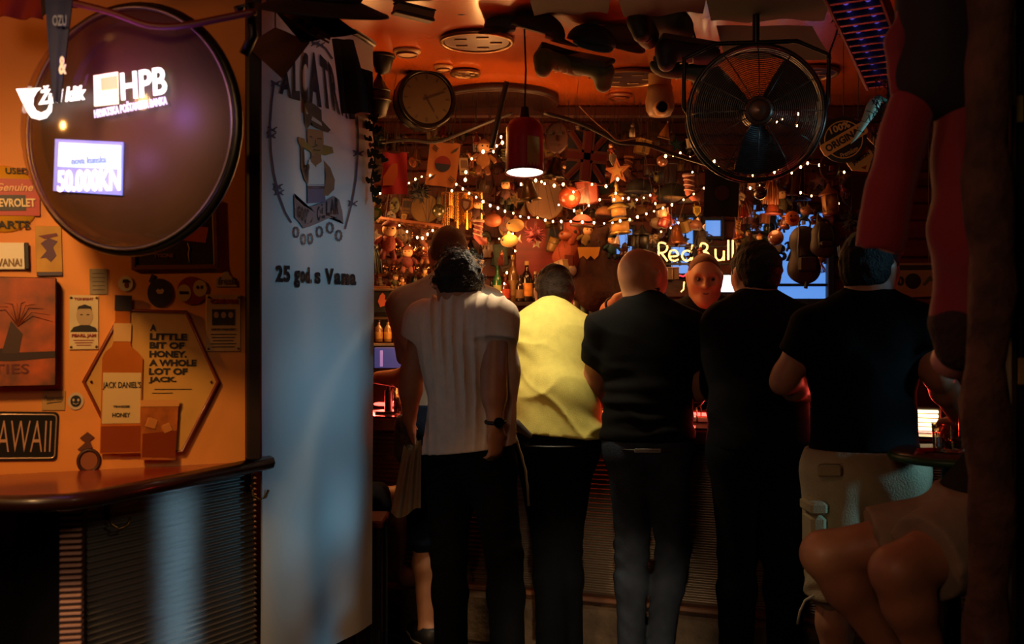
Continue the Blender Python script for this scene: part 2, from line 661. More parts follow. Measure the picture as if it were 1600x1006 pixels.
bar = thing('bar_counter', 'long wooden bar counter with ribbed metal front and glowing red back edge', 'bar counter', barp(0.5, 0, 0), (0, 0, BTH))
BL = 3.6
mdark = mat('2b120a', 0.35, wood=(8, .4), coat=.4)
MB().bbox((0, .30, .94), (BL, .66, .05), .012).build('counter_top', mdark, bar)
MB().bbox((0, -.045, .945), (BL, .035, .075), .014).build('front_rail', mat('4a2012', .3, wood=(8, .4), coat=.5), bar)
MB().box((0, .12, .56), (BL, .16, .70)).build('front_panel', mat('1c0c07', .6), bar)
rb = MB()
nr = 32
pts = []
for i in range(nr * 4 + 1):
    zz = .24 + i / (nr * 4) * .66
    pts.append((.03 - .009 * math.cos(2 * PI * i / 4), zz))
vs = [(sx * BL / 2, y, z_) for y, z_ in pts for sx in (-1, 1)]
rb.add(vs, [(2 * i, 2 * i + 1, 2 * i + 3, 2 * i + 2) for i in range(len(pts) - 1)], True)
o = rb.build('ribbed_sheet', mat('9a8a78', .32, metal=.85), bar)
o['kind'] = 'stuff'
o['label'] = 'horizontally ribbed bare metal cladding'
MB().bbox((0, .02, .228), (BL, .10, .022), .005).build('kick_strip', mat('6e4a34', .5, noise=(9, .3)), bar)
plinth = MB().bbox((0, .04, .109), (BL, .26, .214), .012).build('plinth', mat('5a4a38', .8, noise=(9, .45), bump=(26, .6)), bar)
tb = MB().cyl((-BL / 2, .50, .99), (BL / 2, .50, .99), .0095, n=8).build('light_tube', mat('ff6a6a', .4, emit=9, ecol='ff3a30'), bar)
tb['label'] = 'thin glowing red-white tube'
MB().bbox((0, .58, .985), (BL, .10, .04), .006).build('service_ledge', mat('6a1c12', .4, coat=.3), bar)
for k in range(-3, 4):
    light('bar_tube_light', 'AREA', barp(.5 + k * .48, -.42, .99), (1, .06, .04), 4, barp(.5 + k * .48, 1.2, .9), .40, .03)

# ============================================================ LEFT STATION: shelf, box cabinet with ribbed sheet
ZS = 1.02


def at_z(px, py, z):
    y = (CAMZ - z) * 1600 / (py - 503)
    return V(((px - 800) * y / 1600, y, z))


s_fl = V((-0.985, 2.43, 0))
s_fr = V((-0.722, 3.05, 0))
sh = thing('wall_shelf', 'reddish varnished wooden shelf with dark rounded edge below the wall signs', 'shelf', (s_fl.x, s_fl.y, ZS))
o0 = V((s_fl.x, s_fl.y, 0))
poly = [s_fl, s_fr, s_fr + V((-.03, .03, 0)), V((-0.77, 2.94, 0)), WA + wu * -.1 + wn * .004, WA - wu * 1.0 + wn * .004, V((-1.75, 2.33, 0)), V((-1.10, 2.36, 0))]
pm = MB()
N = len(poly)
vs = [tuple(p - o0 + V((0, 0, -.002))) for p in poly] + [tuple(p - o0 + V((0, 0, -.03))) for p in poly]
pm.add(vs, [tuple(range(N)), tuple(range(2 * N - 1, N - 1, -1))] + [(i, N + i, N + (i + 1) % N, (i + 1) % N) for i in range(N)], False)
pm.build('shelf_board', mat('8a3316', .28, wood=(5, .35), coat=.5), sh)
em = MB()
em.tube([tuple(p - o0 + V((0, 0, -.018))) for p in (V((-1.75, 2.32, 0)), V((-1.12, 2.35, 0)), V((-1.03, 2.375, 0)), s_fl, s_fr)], .021, 8)
em.build('edge_moulding', mat('2a0f09', .35, wood=(7, .4), coat=.3), sh)
# cabinet under the shelf
c0, c1 = V((-1.085, 2.60, 0)), V((-0.785, 3.12, 0))
cab = thing('counter_cabinet', 'dark counter cabinet clad in ribbed grey metal sheet beneath the wooden shelf', 'cabinet', (c0.x, c0.y, 0))
cu_ = (c1 - c0).normalized()
cn_ = V((cu_.y, -cu_.x, 0))
CL = (c1 - c0).length


def ribs(length, z0, z1, n, amp, M, flip=1):
    pts = [(-flip * amp * (1 - math.cos(2 * PI * i / 6)) / 2, z0 + (z1 - z0) * i / (n * 6)) for i in range(n * 6 + 1)]
    r = MB()
    r.add([(sx, y, z_) for y, z_ in pts for sx in (0, length)], [(2 * i, 2 * i + 1, 2 * i + 3, 2 * i + 2) for i in range(len(pts) - 1)], True, M)
    return r


Mc = Matrix.Rotation(math.atan2(cu_.y, cu_.x), 4, 'Z')
o = ribs(CL, .02, .985, 58, .012, Mc).build('ribbed_sheet', mat('9c9a94', .35, metal=.75), cab)
o['label'] = 'ribbed grey metal side sheet'
MB().box((CL / 2, .14, .49), (CL - .002, .27, .96), Mc).build('cabinet_box', mat('0e0a08', .7), cab)
# narrow front facet with lighter slats
f0 = V((-1.125, 2.545, 0)) - V((c0.x, c0.y, 0))
fang = math.atan2(-f0.y, -f0.x)
Mf = Matrix.Translation(f0) @ Matrix.Rotation(math.atan2(.012, .06), 4, 'Z')
MB().box((.026, .03, .48), (.058, .04, .96), Mf).build('corner_post', mat('3a1309', .5), cab)
sm = None
for i in range(63):
    zz = .962 - i * .0149
    if sm is None:
        b = MB().bbox((.026, .004, 0), (.052, .014, .0075), .002)
        sl = b.build('slat', mat('d8a890', .4, metal=.2), cab)
        sm = sl
    else:
        sl = sm.copy()
        col.objects.link(sl)
    sl.matrix_local = Mf @ Matrix.Translation((0, 0, zz))
# bag hooks under the shelf
for k, t in enumerate((.09, .93)):
    p = c0 + cu_ * CL * t + cn_ * .03
    lab = ('brass bag hook under the shelf near the ribbed corner', 'brass bag hook under the shelf end beside the white banner')[k]
    hk = thing('bag_hook', lab, 'hook', (p.x, p.y, .95), (0, 0, math.atan2(cu_.y, cu_.x)), 'bag hooks under the shelf')
    MB().bbox((0, .012, -.005), (.018, .006, .07), .002).build('back_plate', mat('20140c', .4, metal=.6), hk)
    MB().tube([(0, .008, -.02), (0, -.005, -.05), (.01, -.02, -.062), (.028, -.03, -.055), (.036, -.034, -.035)], .0042, 6).build('hook', mat('8a6a3a', .3, metal=.9), hk)

# ============================================================ DOME SIGN ON THE LEFT
DC = P(206, 203, 2.36)
dyaw = math.radians(-17)
dome = thing('dome_sign', 'large round glass dome sign with glowing panels mounted on the orange wall', 'sign', DC, (0, 0, dyaw))
DR = .281
MB().lathe([(0, .012), (DR * .96, .012), (DR, 0), (DR * .97, -.02), (0, -.03)], 48, M=Matrix.Rotation(PI / 2, 4, 'X')).build('back_plate', mat('4e3c2c', .5, metal=.1, noise=(3, .25)), dome)
MB().torus((0, -.004, 0), (0, 1, 0), DR, .012, 64, 8).build('rim_ring', mat('2c2a26', .3, metal=.8), dome)
MB().torus((0, -.02, 0), (0, 1, 0), DR * .985, .0035, 64, 6).build('inner_ring', mat('7a7468', .3, metal=.8), dome)
prof = [(DR * .985 * math.sin(a), .165 * math.cos(a)) for a in [i / 14 * PI / 2 for i in range(15)]]
gl = MB().lathe(prof, 48, M=Matrix.Rotation(PI / 2, 4, 'X'))
gl.f.pop()
gl.s.pop()
gl.build('glass_dome', thin_glass('f2e8d8', .10, .10), dome)
MB().tube([(DR * .98, .03, .16), (DR * 1.06, .03, .20), (DR * 1.05, .02, .27), (DR * .98, .0, .25)], .012, 6).build('bracket', mat('1a1410', .4, metal=.6), dome)
MB().bbox((-DR * .5, .20, .02), (.05, .38, .05), .008).build('wall_arm', mat('1a1410', .5), dome)


def DP(px, py, off):
    """local x,z on the dome's backing plane moved off towards the viewer, for a photograph pixel"""
    n = V((math.sin(dyaw), -math.cos(dyaw), 0))
    o = DC + n * off
    d = V(((px - 800) / 1600, 1, -(py - 503) / 1600))
    t = (o - V((0, 0, CAMZ))).dot(n) / d.dot(n)
    w = V((0, 0, CAMZ)) + d * t - DC
    return w.dot(V((math.cos(dyaw), math.sin(dyaw), 0))), w.z


def dpoly(pts, off, name, m, th=.004):
    q = [DP(x, y, off) for x, y in pts]
    return MB().prism(q, -off, -off + th).build(name, m, dome)


def dtext(s, px0, py0, px1, py1, off, name, m, bold=.02, shear=0.0, tilt=0.0):
    a, b = DP(px0, py0, off), DP(px1, py1, off)
    me = text_mesh(s, abs(b[0] - a[0]), abs(b[1] - a[1]), .003, bold, shear)
    o = link(name, me, m, dome, ((a[0] + b[0]) / 2, -off, (a[1] + b[1]) / 2))
    o.rotation_euler = (0, tilt, 0)
    return o


glow_w = mat('ffffff', .4, emit=2.6, ecol='f2f4ff')
glow_b = mat('dfe6ff', .4, emit=1.5, ecol='cfd8ff')
dpoly([(146, 118), (183, 112), (184, 162), (147, 166)], .03, 'orange_square', mat('ffd9c0', .4, emit=2.2, ecol='ffe0cc'))
dpoly([(157, 122), (181, 118), (182, 138), (158, 141)], .034, 'orange_inset', mat('ffb070', .4, emit=1.5, ecol='ffb482'))
dtext('HPB', 189, 112, 260, 149, .03, 'bank_lettering', glow_w, .02, 0, -.06)
dtext('HRVATSKA POŠTANSKA BANKA', 147, 162, 261, 170, .03, 'bank_line', mat('e8e0ff', .4, emit=1.8, ecol='ded2ff'), .02, 0, -.10)
dtext('Žuti klik', 60, 134, 134, 157, .03, 'click_lettering', glow_w, .03, .25, -.03)
dpoly([(25, 139), (63, 137), (56, 143), (51, 152), (50, 163), (55, 172), (64, 176), (73, 172), (78, 161), (80, 163), (79, 174), (71, 184), (60, 187), (49, 184), (41, 173)], .03, 'post_horn', glow_w)
dpoly([(86, 217), (192, 222), (190, 305), (83, 298)], .02, 'amount_panel', mat('7a86ff', .4, emit=.9, ecol='8f9dff'))
dpoly([(92, 222), (188, 227), (187, 264), (90, 260)], .024, 'amount_panel_top', mat('cfe4ff', .4, emit=1.5, ecol='c4e4ff'))
dtext('50.000KN', 90, 267, 188, 297, .026, 'amount_lettering', mat('ffe8ff', .4, emit=2.0, ecol='ffe6ff'), .03, 0, .02)
dtext('nova kunska', 112, 246, 166, 254, .028, 'small_line', mat('7f9fd8', .4, emit=.8, ecol='88a8e0'), .01)
for px, py, cc, en in ((135, 105, (.60, .10, .80), .8), (235, 150, (.20, .10, 1), .8), (150, 245, (.40, .22, 1), .4)):
    q = DP(px, py, .12)
    light('sign_glow_light', 'POINT', DC + V((q[0] * math.cos(dyaw) + math.sin(dyaw) * .12, q[0] * math.sin(dyaw) - math.cos(dyaw) * .12, q[1])), cc, en, size=.03)

# ============================================================ SIGNS AND STICKERS ON THE LEFT WALL
ink = mat('1a0f08', .6)
redink = mat('8e1c10', .6)
cream = mat('d6bd8a', .5, noise=(8, .12))


def wtext(e, s, w, h, x=0, z=0, y=-.004, m=ink, bold=.02, name='lettering', shear=0, th=.0016):
    return link(name, text_mesh(s, w, h, th, bold, shear), m, e, (x, y, z))


def screws(e, w, h, y=-.004):
    for sx in (-1, 1):
        for sz in (-1, 1):
            MB().ball((sx * w, y, sz * h), (.0035, .002, .0035), 8, 5).build('screw', mat('6a5030', .3, metal=.9), e)


def ellipse(rx, rz, n=28, cx=0, cz=0):
    return [(cx + rx * math.cos(2 * PI * i / n), cz + rz * math.sin(2 * PI * i / n)) for i in range(n)]


def rrect(w, h, r, cx=0, cz=0, n=4):
    out = []
    for sx, sz, a0 in ((1, 1, 0), (-1, 1, 90), (-1, -1, 180), (1, -1, 270)):
        for i in range(n + 1):
            a = math.radians(a0 + 90 * i / n)
            out.append((cx + sx * (w / 2 - r) + r * math.cos(a), cz + sz * (h / 2 - r) + r * math.sin(a)))
    return out


# hexagon whiskey plate
e, w, h = wthing('hexagon_sign', 'six-sided honey whiskey sign with raised bottle above the shelf', 'sign', 132, 484, 344, 708, .012)
hexp = lambda k: [(-w / 2 * k, 0), (-w * .23 * k, h / 2 * k), (w * .24 * k, h / 2 * k), (w / 2 * k, 0), (w * .24 * k, -h / 2 * k), (-w * .23 * k, -h / 2 * k)]
MB().prism(hexp(1), -.004, .01).build('plate', mat('c89548', .35, noise=(3, .22), coat=.4), e)
MB().tube([(x, -.006, z) for x, z in hexp(.985)], .0055, 6, True).build('raised_edge', mat('7a3214', .35, coat=.3), e)
bz = lambda px: (px - 238) / 212 * w
bh = lambda py: -(py - 596) / 224 * h
bottle = MB().prism([(bz(160), bh(706)), (bz(222), bh(706)), (bz(222), bh(560)), (bz(216), bh(552)), (bz(204), bh(542)), (bz(201), bh(530)), (bz(201), bh(486)), (bz(178), bh(486)), (bz(178), bh(530)), (bz(174), bh(542)), (bz(164), bh(551)), (bz(160), bh(560))], -.012, -.004)
bottle.build('bottle', mat('b4601e', .25, coat=.5, noise=(6, .2)), e)
MB().prism([(bz(177), bh(487)), (bz(203), bh(487)), (bz(203), bh(463)), (bz(177), bh(463))], -.014, -.002).build('bottle_cap', mat('2a1a10', .4), e)
MB().prism([(bz(162), bh(660)), (bz(220), bh(660)), (bz(220), bh(582)), (bz(162), bh(582))], -.0135, -.012).build('bottle_label', mat('cfae72', .5), e)
wtext(e, "JACK DANIEL'S", .098, .022, bz(191), bh(602), -.0145, bold=.02, name='bottle_lettering')
wtext(e, 'TENNESSEE', .042, .006, bz(191), bh(634), -.0145, name='bottle_line')
wtext(e, 'HONEY', .046, .012, bz(191), bh(647), -.0145, bold=.03, name='bottle_line')
MB().prism([(bz(221), bh(628)), (bz(279), bh(628)), (bz(276), bh(718)), (bz(222), bh(716))], -.022, -.013).build('glass_cutout', mat('a55a22', .3, coat=.4, noise=(20, .35)), e)
MB().prism([(bz(219), bh(624)), (bz(281), bh(624)), (bz(280), bh(634)), (bz(220), bh(634))], -.0235, -.02).build('glass_rim', mat('d0904c', .3, coat=.4), e)
for k, (ix, iy, isz, ia) in enumerate(((238, 660, .030, .3), (262, 668, .027, -.4))):
    MB().bbox((0, 0, 0), (isz, .008, isz), .004).build('ice_cube', mat('b8743a', .2, coat=.6), e, (bz(ix), -.021, bh(iy))).rotation_euler = (0, ia, 0)
MB().prism([(bz(224), bh(676)), (bz(277), bh(672)), (bz(275), bh(714)), (bz(224), bh(712))], -.0235, -.02).build('whiskey', mat('7a3210', .25, coat=.4), e)
MB().prism([(bz(176), bh(534)), (bz(203), bh(534)), (bz(203), bh(506)), (bz(176), bh(506))], -.0135, -.012).build('neck_label', mat('c89a5a', .5), e)
MB().prism([(bz(161), bh(704)), (bz(221), bh(704)), (bz(221), bh(664)), (bz(161), bh(664))], -.013, -.012).build('liquid', mat('8a3c12', .3, coat=.5), e)
for k, (t, x1) in enumerate((('A', 242), ('LITTLE', 291), ('BIT OF', 287), ('HONEY.', 291), ('A WHOLE', 307), ('LOT OF', 293), ('JACK.', 276))):
    y = 512 + k * 13.6
    wtext(e, t, (x1 - 232) / 212 * w, 10.6 / 224 * h, bz((232 + x1) / 2), bh(y), -.0055, bold=.05)
MB().box((bz(271), -.005, bh(608)), (.10, .001, .0022)).build('fine_print', ink, e)
MB().box((bz(254), -.005, bh(614)), (.055, .001, .0018)).build('fine_print', ink, e)
screws(e, w * .44, 0, -.01)

# canvas painting
e, w, h = wthing('canvas_painting', 'deep canvas painting of orange palm fronds with dark sides', 'painting', -92, 432, 90, 604, .062)
MB().bbox((0, .025, 0), (w, .05, h), .003).build('stretcher', mat('0d0705', .7), e)
mp_ = mat('4a4428', .45, noise=(9, .5), coat=.3, c2='c2571c')
MB().box((-.001, -.0015, 0), (w - .004, .003, h - .004)).build('canvas', mp_, e)
for k in range(9):
    a = math.radians(10 + k * 17)
    x0, z0 = w * .16, h * .05
    MB().tube([(x0, -.004, z0), (x0 + math.cos(a) * .035, -.004, z0 + .02 + math.sin(a) * .04), (x0 + math.cos(a) * .085, -.004, z0 + math.sin(a) * .065)], [.003, .0035, .0008], 4, flat=.4).build('palm_frond', mat('b05a2a' if k % 2 else '6a2a14', .5), e)
MB().prism([(-w / 2, -h * .20), (w * .05, -h * .15), (w * .16, -h * .19), (w * .49, -h * .18), (w * .49, -h * .24), (w * .1, -h * .27), (-w / 2, -h * .25)], -.004, -.002).build('shoreline', mat('2a120a', .6), e)
MB().prism([(w * .02, -h * .2), (w * .10, h * .1), (w * .20, -h * .02), (w * .17, -h * .2)], -.0045, -.002).build('dark_trunk', mat('3a2010', .6), e)
wtext(e, 'PARTIES', w * .62, h * .09, -w * .05, -h * .34, m=mat('5a1e0e', .5), bold=.01)

# portrait poster
e, w, h = wthing('portrait_poster', 'narrow cream concert poster with a man portrait beside the painting', 'poster', 108, 461, 154, 546, .004)
MB().bbox((0, 0, 0), (w, .004, h), .0015).build('sheet', cream, e)
MB().prism(ellipse(.021, .029, 20, .002, h * .12), -.0034, -.002).build('portrait_face', mat('b89a70', .6), e)
MB().prism([(-.017, h * .22), (-.014, h * .29), (.002, h * .33), (.018, h * .29), (.021, h * .2), (.016, h * .25), (-.012, h * .25)], -.0042, -.0032).build('portrait_hair', ink, e)
MB().prism([(-.034, -h * .17), (-.026, -h * .09), (-.008, -h * .05), (.012, -h * .05), (.03, -h * .1), (.034, -h * .17)], -.0042, -.003).build('portrait_shoulders', ink, e)
for dx in (-.006, .010):
    MB().prism(ellipse(.004, .0016, 8, dx, h * .14), -.0042, -.003).build('portrait_eye', ink, e)
wtext(e, 'TONIGHT', w * .66, .007, 0, h * .43, m=redink, bold=.03)
wtext(e, 'PEARL JAM', w * .82, .011, 0, -h * .25, m=redink, bold=.04)
for k in range(3):
    MB().box((0, -.0026, -h * (.33 + .045 * k)), (w * (.7 - .1 * k), .001, .0022)).build('fine_print', redink, e)
screws(e, w * .43, h * .45)
# cream poster
e, w, h = wthing('concert_poster', 'narrow tan concert poster with red heading above a band photograph', 'poster', 322, 460, 376, 549, .004)
MB().bbox((0, 0, 0), (w, .004, h), .0015).build('sheet', mat('b98f56', .5, noise=(9, .15)), e)
wtext(e, 'CREAM', w * .78, .013, 0, h * .38, m=redink, bold=.05)
MB().box((0, -.003, h * .10), (w * .66, .001, h * .28)).build('band_photograph', mat('2e2016', .6, noise=(40, .5)), e)
for dx in (-.02, 0, .02):
    MB().prism(ellipse(.007, .009, 12, dx, h * .14), -.0045, -.003).build('band_face', mat('9a7a52', .6), e)
wtext(e, 'LIVE IN CONCERT', w * .7, .006, 0, -h * .11, bold=.02)
for k in range(5):
    MB().box((0, -.0026, -h * (.20 + .055 * k)), (w * (.74 - .07 * (k % 3)), .001, .0024)).build('fine_print', ink, e)
screws(e, w * .43, h * .45)
# dark framed picture behind the dome
e, w, h = wthing('dark_picture', 'dark framed picture partly hidden behind the glass dome', 'picture', 204, 312, 340, 421, .006)
MB().bbox((0, 0, 0), (w, .008, h), .002).build('panel', mat('35281c', .45, noise=(5, .3)), e)
fm = MB()
for sx in (-1, 1):
    fm.bbox((sx * (w / 2 - .006), -.004, 0), (.013, .01, h), .002)
for sz in (-1, 1):
    fm.bbox((0, -.0045, sz * (h / 2 - .006)), (w, .01, .013), .002)
fm.build('frame', mat('7a4a26', .45, wood=(9, .3)), e)
MB().prism([(w * .06, -h * .08), (w * .36, -h * .12), (w * .40, h * .1), (w * .1, h * .14)], -.0055, -.003).build('orange_label', mat('b4521c', .5), e)
wtext(e, 'TYSONE', w * .22, .011, -w * .13, -h * .30, -.006, m=mat('8a5a2a', .5), bold=.03)
MB().tube([(w * .15, -.005, -h * .12), (w * .17, -.006, -h * .2), (w * .155, -.005, -h * .28), (w * .165, -.0055, -h * .4)], .0016, 4).build('crack_line', mat('a88a6a', .5), e)
screws(e, w * .46, h * .44, -.009)
# small stickers
e, w, h = wthing('grey_notice', 'small grey paper notice left of the bottle cap', 'notice', 140, 420, 168, 460, .003)
MB().bbox((0, 0, 0), (w, .002, h), .0008).build('paper', mat('8a7a60', .7, noise=(30, .2)), e)
for k in range(5):
    MB().box((0, -.0015, h * (.32 - .16 * k)), (w * .7, .0006, .0018)).build('text_line', mat('4a3a28', .7), e)
e, w, h = wthing('round_sticker', 'small white round sticker with a capped head under the dome', 'sticker', 185, 431, 208, 455, .003)
MB().prism(ellipse(w / 2, h / 2), -.001, .001).build('disc', mat('d8c49a', .5), e)
MB().prism([(-.009, .002), (-.007, .011), (.004, .012), (.012, .006), (.012, .003)], -.002, -.001).build('cap_print', mat('2a2430', .5), e)
MB().prism(ellipse(.006, .009, 14, .002, -.004), -.0018, -.001).build('head_print', mat('7a2a1a', .5), e)
e, w, h = wthing('dark_disc_sticker', 'dark round sticker with a stalk and pale heart centre', 'sticker', 229, 428, 271, 481, .003)
MB().prism(ellipse(w * .47, h * .43, 28, 0, -h * .06), -.001, .001).build('disc', mat('3c3232', .5), e)
MB().prism([(-w * .42, h * .28), (-w * .30, h * .5), (-w * .2, h * .46), (-w * .26, h * .2)], -.0012, .001).build('stalk', mat('3c3232', .5), e)
MB().prism([(-.011, 0), (-.006, .006), (0, .003), (.006, .007), (.011, .001), (.006, -.008), (-.006, -.008)], -.0022, -.001).build('heart_print', mat('d0a890', .5), e)
e, w, h = wthing('red_round_sticker', 'red round sticker with two cream discs below the dark picture', 'sticker', 275, 432, 325, 476, .003)
MB().prism(ellipse(w * .46, h * .5), -.001, .001).build('disc', mat('8a2a16', .5), e)
for sx, n_ in ((-1, 'face_disc'), (1, 'mask_disc')):
    MB().prism(ellipse(w * .22, h * .3, 20, sx * w * .25, sx * h * .08), -.002, -.001).build(n_, mat('c4a05a', .5), e)
wtext(e, 'BE COOL', w * .28, .008, -w * .25, -h * .07, -.0027, bold=.02)
for dx in (.17, .3):
    MB().prism(ellipse(.0035, .005, 10, w * dx, h * .12), -.003, -.0018).build('eye_print', ink, e)
e, w, h = wthing('mountain_sticker', 'pale triangular sticker lettered fresh above the tan poster', 'sticker', 336, 418, 370, 451, .003)
MB().prism([(-w / 2, -h * .4), (w / 2, -h * .4), (w * .38, 0), (w * .2, h * .1), (0, h * .5), (-w * .18, h * .1), (-w * .45, 0)], -.001, .001).build('triangle', mat('b49a74', .6), e)
wtext(e, 'fresh', w * .8, h * .36, 0, -h * .12, -.002, m=mat('7a6450', .6), bold=.01, shear=.2)
e, w, h = wthing('script_sticker', 'square cream sticker with handwritten script above the number plate', 'sticker', 66, 610, 102, 641, .003)
MB().bbox((0, 0, 0), (w, .0016, h), .0006).build('paper', mat('b48a4a', .6), e)
wtext(e, 'Peppermint', w * .84, h * .32, 0, h * .08, -.0015, bold=.0, shear=.4)
MB().tube([(-w * .3, -.0015, -h * .16), (0, -.0015, -h * .1), (w * .35, -.0015, -h * .06)], .0012, 4).build('underline', ink, e)
e, w, h = wthing('face_sticker', 'small white round sticker with black face beside the script sticker', 'sticker', 106, 613, 131, 640, .003)
MB().prism(ellipse(w / 2, h / 2), -.001, .001).build('disc', mat('c8ae8a', .5), e)
MB().prism(ellipse(w * .34, h * .34, 20), -.002, -.001).build('face_print', mat('17120e', .5), e)
for dx in (-.006, .006):
    MB().prism(ellipse(.003, .004, 8, dx, .003), -.003, -.002).build('eye_print', mat('c8ae8a', .5), e)
MB().tube([(-.007, -.0026, -.005), (0, -.0026, -.009), (.007, -.0026, -.005)], .0012, 4).build('mouth_print', mat('c8ae8a', .5), e)
e, w, h = wthing('ring_sticker', 'brown ring sticker with a small figure above it near the shelf', 'sticker', 112, 672, 158, 740, .003)
MB().torus((w * .1, -.001, -h * .2), (0, 1, 0), w * .36, .005, 28, 5, sq=(1, 1.1)).build('ring', mat('3a1a0c', .5), e)
MB().prism(ellipse(w * .32, w * .36, 22, w * .1, -h * .2), -.001, .001).build('disc', mat('8a4a22', .6), e)
MB().prism([(-w * .25, h * .32), (0, h * .46), (w * .25, h * .34), (w * .1, h * .26), (w * .2, h * .1), (-w * .1, h * .0), (-w * .3, h * .06), (-w * .05, h * .22)], -.002, .001).build('figure_print', mat('5a2a14', .6), e)

# number plate
e, w, h = wthing('number_plate', 'black embossed number plate with pale letters above the shelf', 'number plate', -60, 643, 92, 720, .004)
MB().prism(rrect(w, h, .012), -.001, .002).build('plate', mat('16130c', .4, metal=.3), e)
MB().tube([(x, -.002, z_) for x, z_ in rrect(w - .012, h - .014, .01)], .0022, 5, True).build('raised_rim', mat('c8a684', .3, metal=.6), e)
wtext(e, 'HAWAII', w * .69, h * .64, w * .08, 0, -.003, m=mat('c89a72', .4, metal=.3), bold=-.012, th=.003)
MB().tube([(-.17, -.001, h * .9), (-.165, -.001, h * .6)], .002, 4).build('hanging_wire', ink, e)

# round tin sign at the frame edge
e, w, h = wthing('round_tin_sign', 'yellow round tin sign for car parts behind the dome edge', 'sign', -54, 250, 64, 372, .006)
MB().lathe([(0, .0), (w * .47, .002), (w * .5, -.006), (w * .5, -.01)], 40, M=Matrix.Rotation(PI / 2, 4, 'X')).build('disc', mat('d49a2c', .32, coat=.5), e)
MB().prism([(-w * .38, -.2 * h), (w * .48, -.22 * h), (w * .50, .25 * h), (-w * .36, .27 * h)], -.004, -.002).build('red_field', mat('b0301c', .4), e)
MB().prism([(-w * .28, -.15 * h), (w * .30, -.15 * h), (w * .30, .05 * h), (-w * .28, .05 * h)], -.006, -.003).build('black_box', mat('1c100a', .4), e)
wtext(e, 'CHEVROLET', w * .66, h * .11, w * .10, -h * .05, -.0075, m=mat('e8d0a0', .4), bold=.03)
wtext(e, 'Genuine', w * .5, h * .1, w * .16, h * .15, -.006, m=mat('e8b080', .4), shear=.3)
wtext(e, 'USED', w * .3, h * .08, w * .2, h * .36, -.004, bold=.02)
wtext(e, 'PARTS', w * .52, h * .10, w * .08, -h * .33, -.006, m=ink, bold=.03)
e, w, h = wthing('small_white_sign', 'brightly lit white tin sign at the left frame edge', 'sign', -20, 379, 46, 421, .012)
MB().bbox((0, 0, 0), (w, .006, h), .002).build('plate', mat('ece2c8', .35, coat=.4), e)
MB().bbox((w * .44, -.003, 0), (w * .12, .006, h), .002).build('dark_edge', mat('1a120c', .5), e)
wtext(e, 'HAVANA!', w * .84, h * .3, -.01, -h * .24, -.0045, m=mat('7a5a2a', .5), bold=.03)
e, w, h = wthing('yellow_card', 'yellowed card with a purple figure below the round tin sign', 'card', 56, 353, 97, 431, .004)
MB().bbox((0, 0, 0), (w, .003, h), .001).build('card', mat('b88a34', .55, noise=(14, .2)), e)
MB().prism([(-.02, .02), (0, .035), (.022, .026), (.01, .01), (.018, -.012), (.004, -.03), (-.008, -.018), (-.022, -.02), (-.006, 0)], -.003, -.001).build('figure_print', mat('5c3a50', .6), e)
MB().prism([(-.025, .04), (.02, .048), (.024, .04), (-.01, .032)], -.003, -.001).build('title_print', mat('6a3040', .6), e)
MB().bbox((0, -.002, -h * .46), (w * .98, .006, h * .08), .001).build('holder_strip', mat('4a4050', .5), e)

# ============================================================ ROLL-UP BANNER
B0, B1 = V((-0.757, 3.07, 0)), V((-0.5225, 3.80, 0))
bu = (B1 - B0).normalized()
bn = V((bu.y, -bu.x, 0))
BW = (B1 - B0).length
ZB0, ZB1 = 0.302, 2.45


def bwave(s, z_):
    return .010 * math.sin(s * 9 + .6) * (0.5 + 0.5 * math.sin(z_ * 1.3)) + .004 * math.sin(s * 21 + z_ * 2.2) + .012 * math.exp(-((s - .62) / .06) ** 2) * max(0, (z_ - 2.0)) * 2


def bpos(s, z_, off=0.0):
    return B0 + bu * s + bn * (bwave(s, z_) + off) + V((0, 0, z_))


def BP(px, py):
    d = V(((px - 800) / 1600, 1, -(py - 503) / 1600))
    t = B0.dot(bn) / d.dot(bn)
    p = d * t
    return (V((p.x, p.y, 0)) - B0).dot(bu), CAMZ + p.z


ban = thing('hanging_banner', 'tall white cloth banner with a cartoon gangster emblem hanging beside the bar', 'banner', (B0.x, B0.y, ZB0))
bo = V((B0.x, B0.y, ZB0))
ns, nz = 40, 70
vs = [tuple(bpos(BW * i / ns, ZB0 + (ZB1 - ZB0) * j / nz) - bo) for j in range(nz + 1) for i in range(ns + 1)]
vs += [tuple(bpos(BW * i / ns, ZB0 + (ZB1 - ZB0) * j / nz, -.004) - bo) for j in range(nz + 1) for i in range(ns + 1)]
F = (nz + 1) * (ns + 1)
fs = []
for j in range(nz):
    for i in range(ns):
        a = j * (ns + 1) + i
        fs.append((a, a + 1, a + ns + 2, a + ns + 1))
        fs.append((F + a + ns + 1, F + a + ns + 2, F + a + 1, F + a))
MB().add(vs, fs, True).build('cloth', mat('e4e6e6', .7, bump=(5, .12)), ban)
MB().tube([tuple(bpos(BW * i / 10, ZB1, .004) - bo) for i in range(11)], .012, 6).build('top_rod', mat('2a2420', .4), ban)


def bdraw(name, polys, m, off=.0035):
    """flat print: polygons in photograph pixels laid on the cloth (each subdivided to follow it)"""
    mb = MB()
    for pl in polys:
        n = len(pl)
        cx, cy = sum(p[0] for p in pl) / n, sum(p[1] for p in pl) / n
        c = tuple(bpos(*BP(cx, cy), off) - bo)
        r = [tuple(bpos(*BP(x, y), off) - bo) for x, y in pl]
        mb.add([c] + r, [(0, i + 1, (i + 1) % n + 1) for i in range(n)], True)
    return mb.build(name, m, ban)


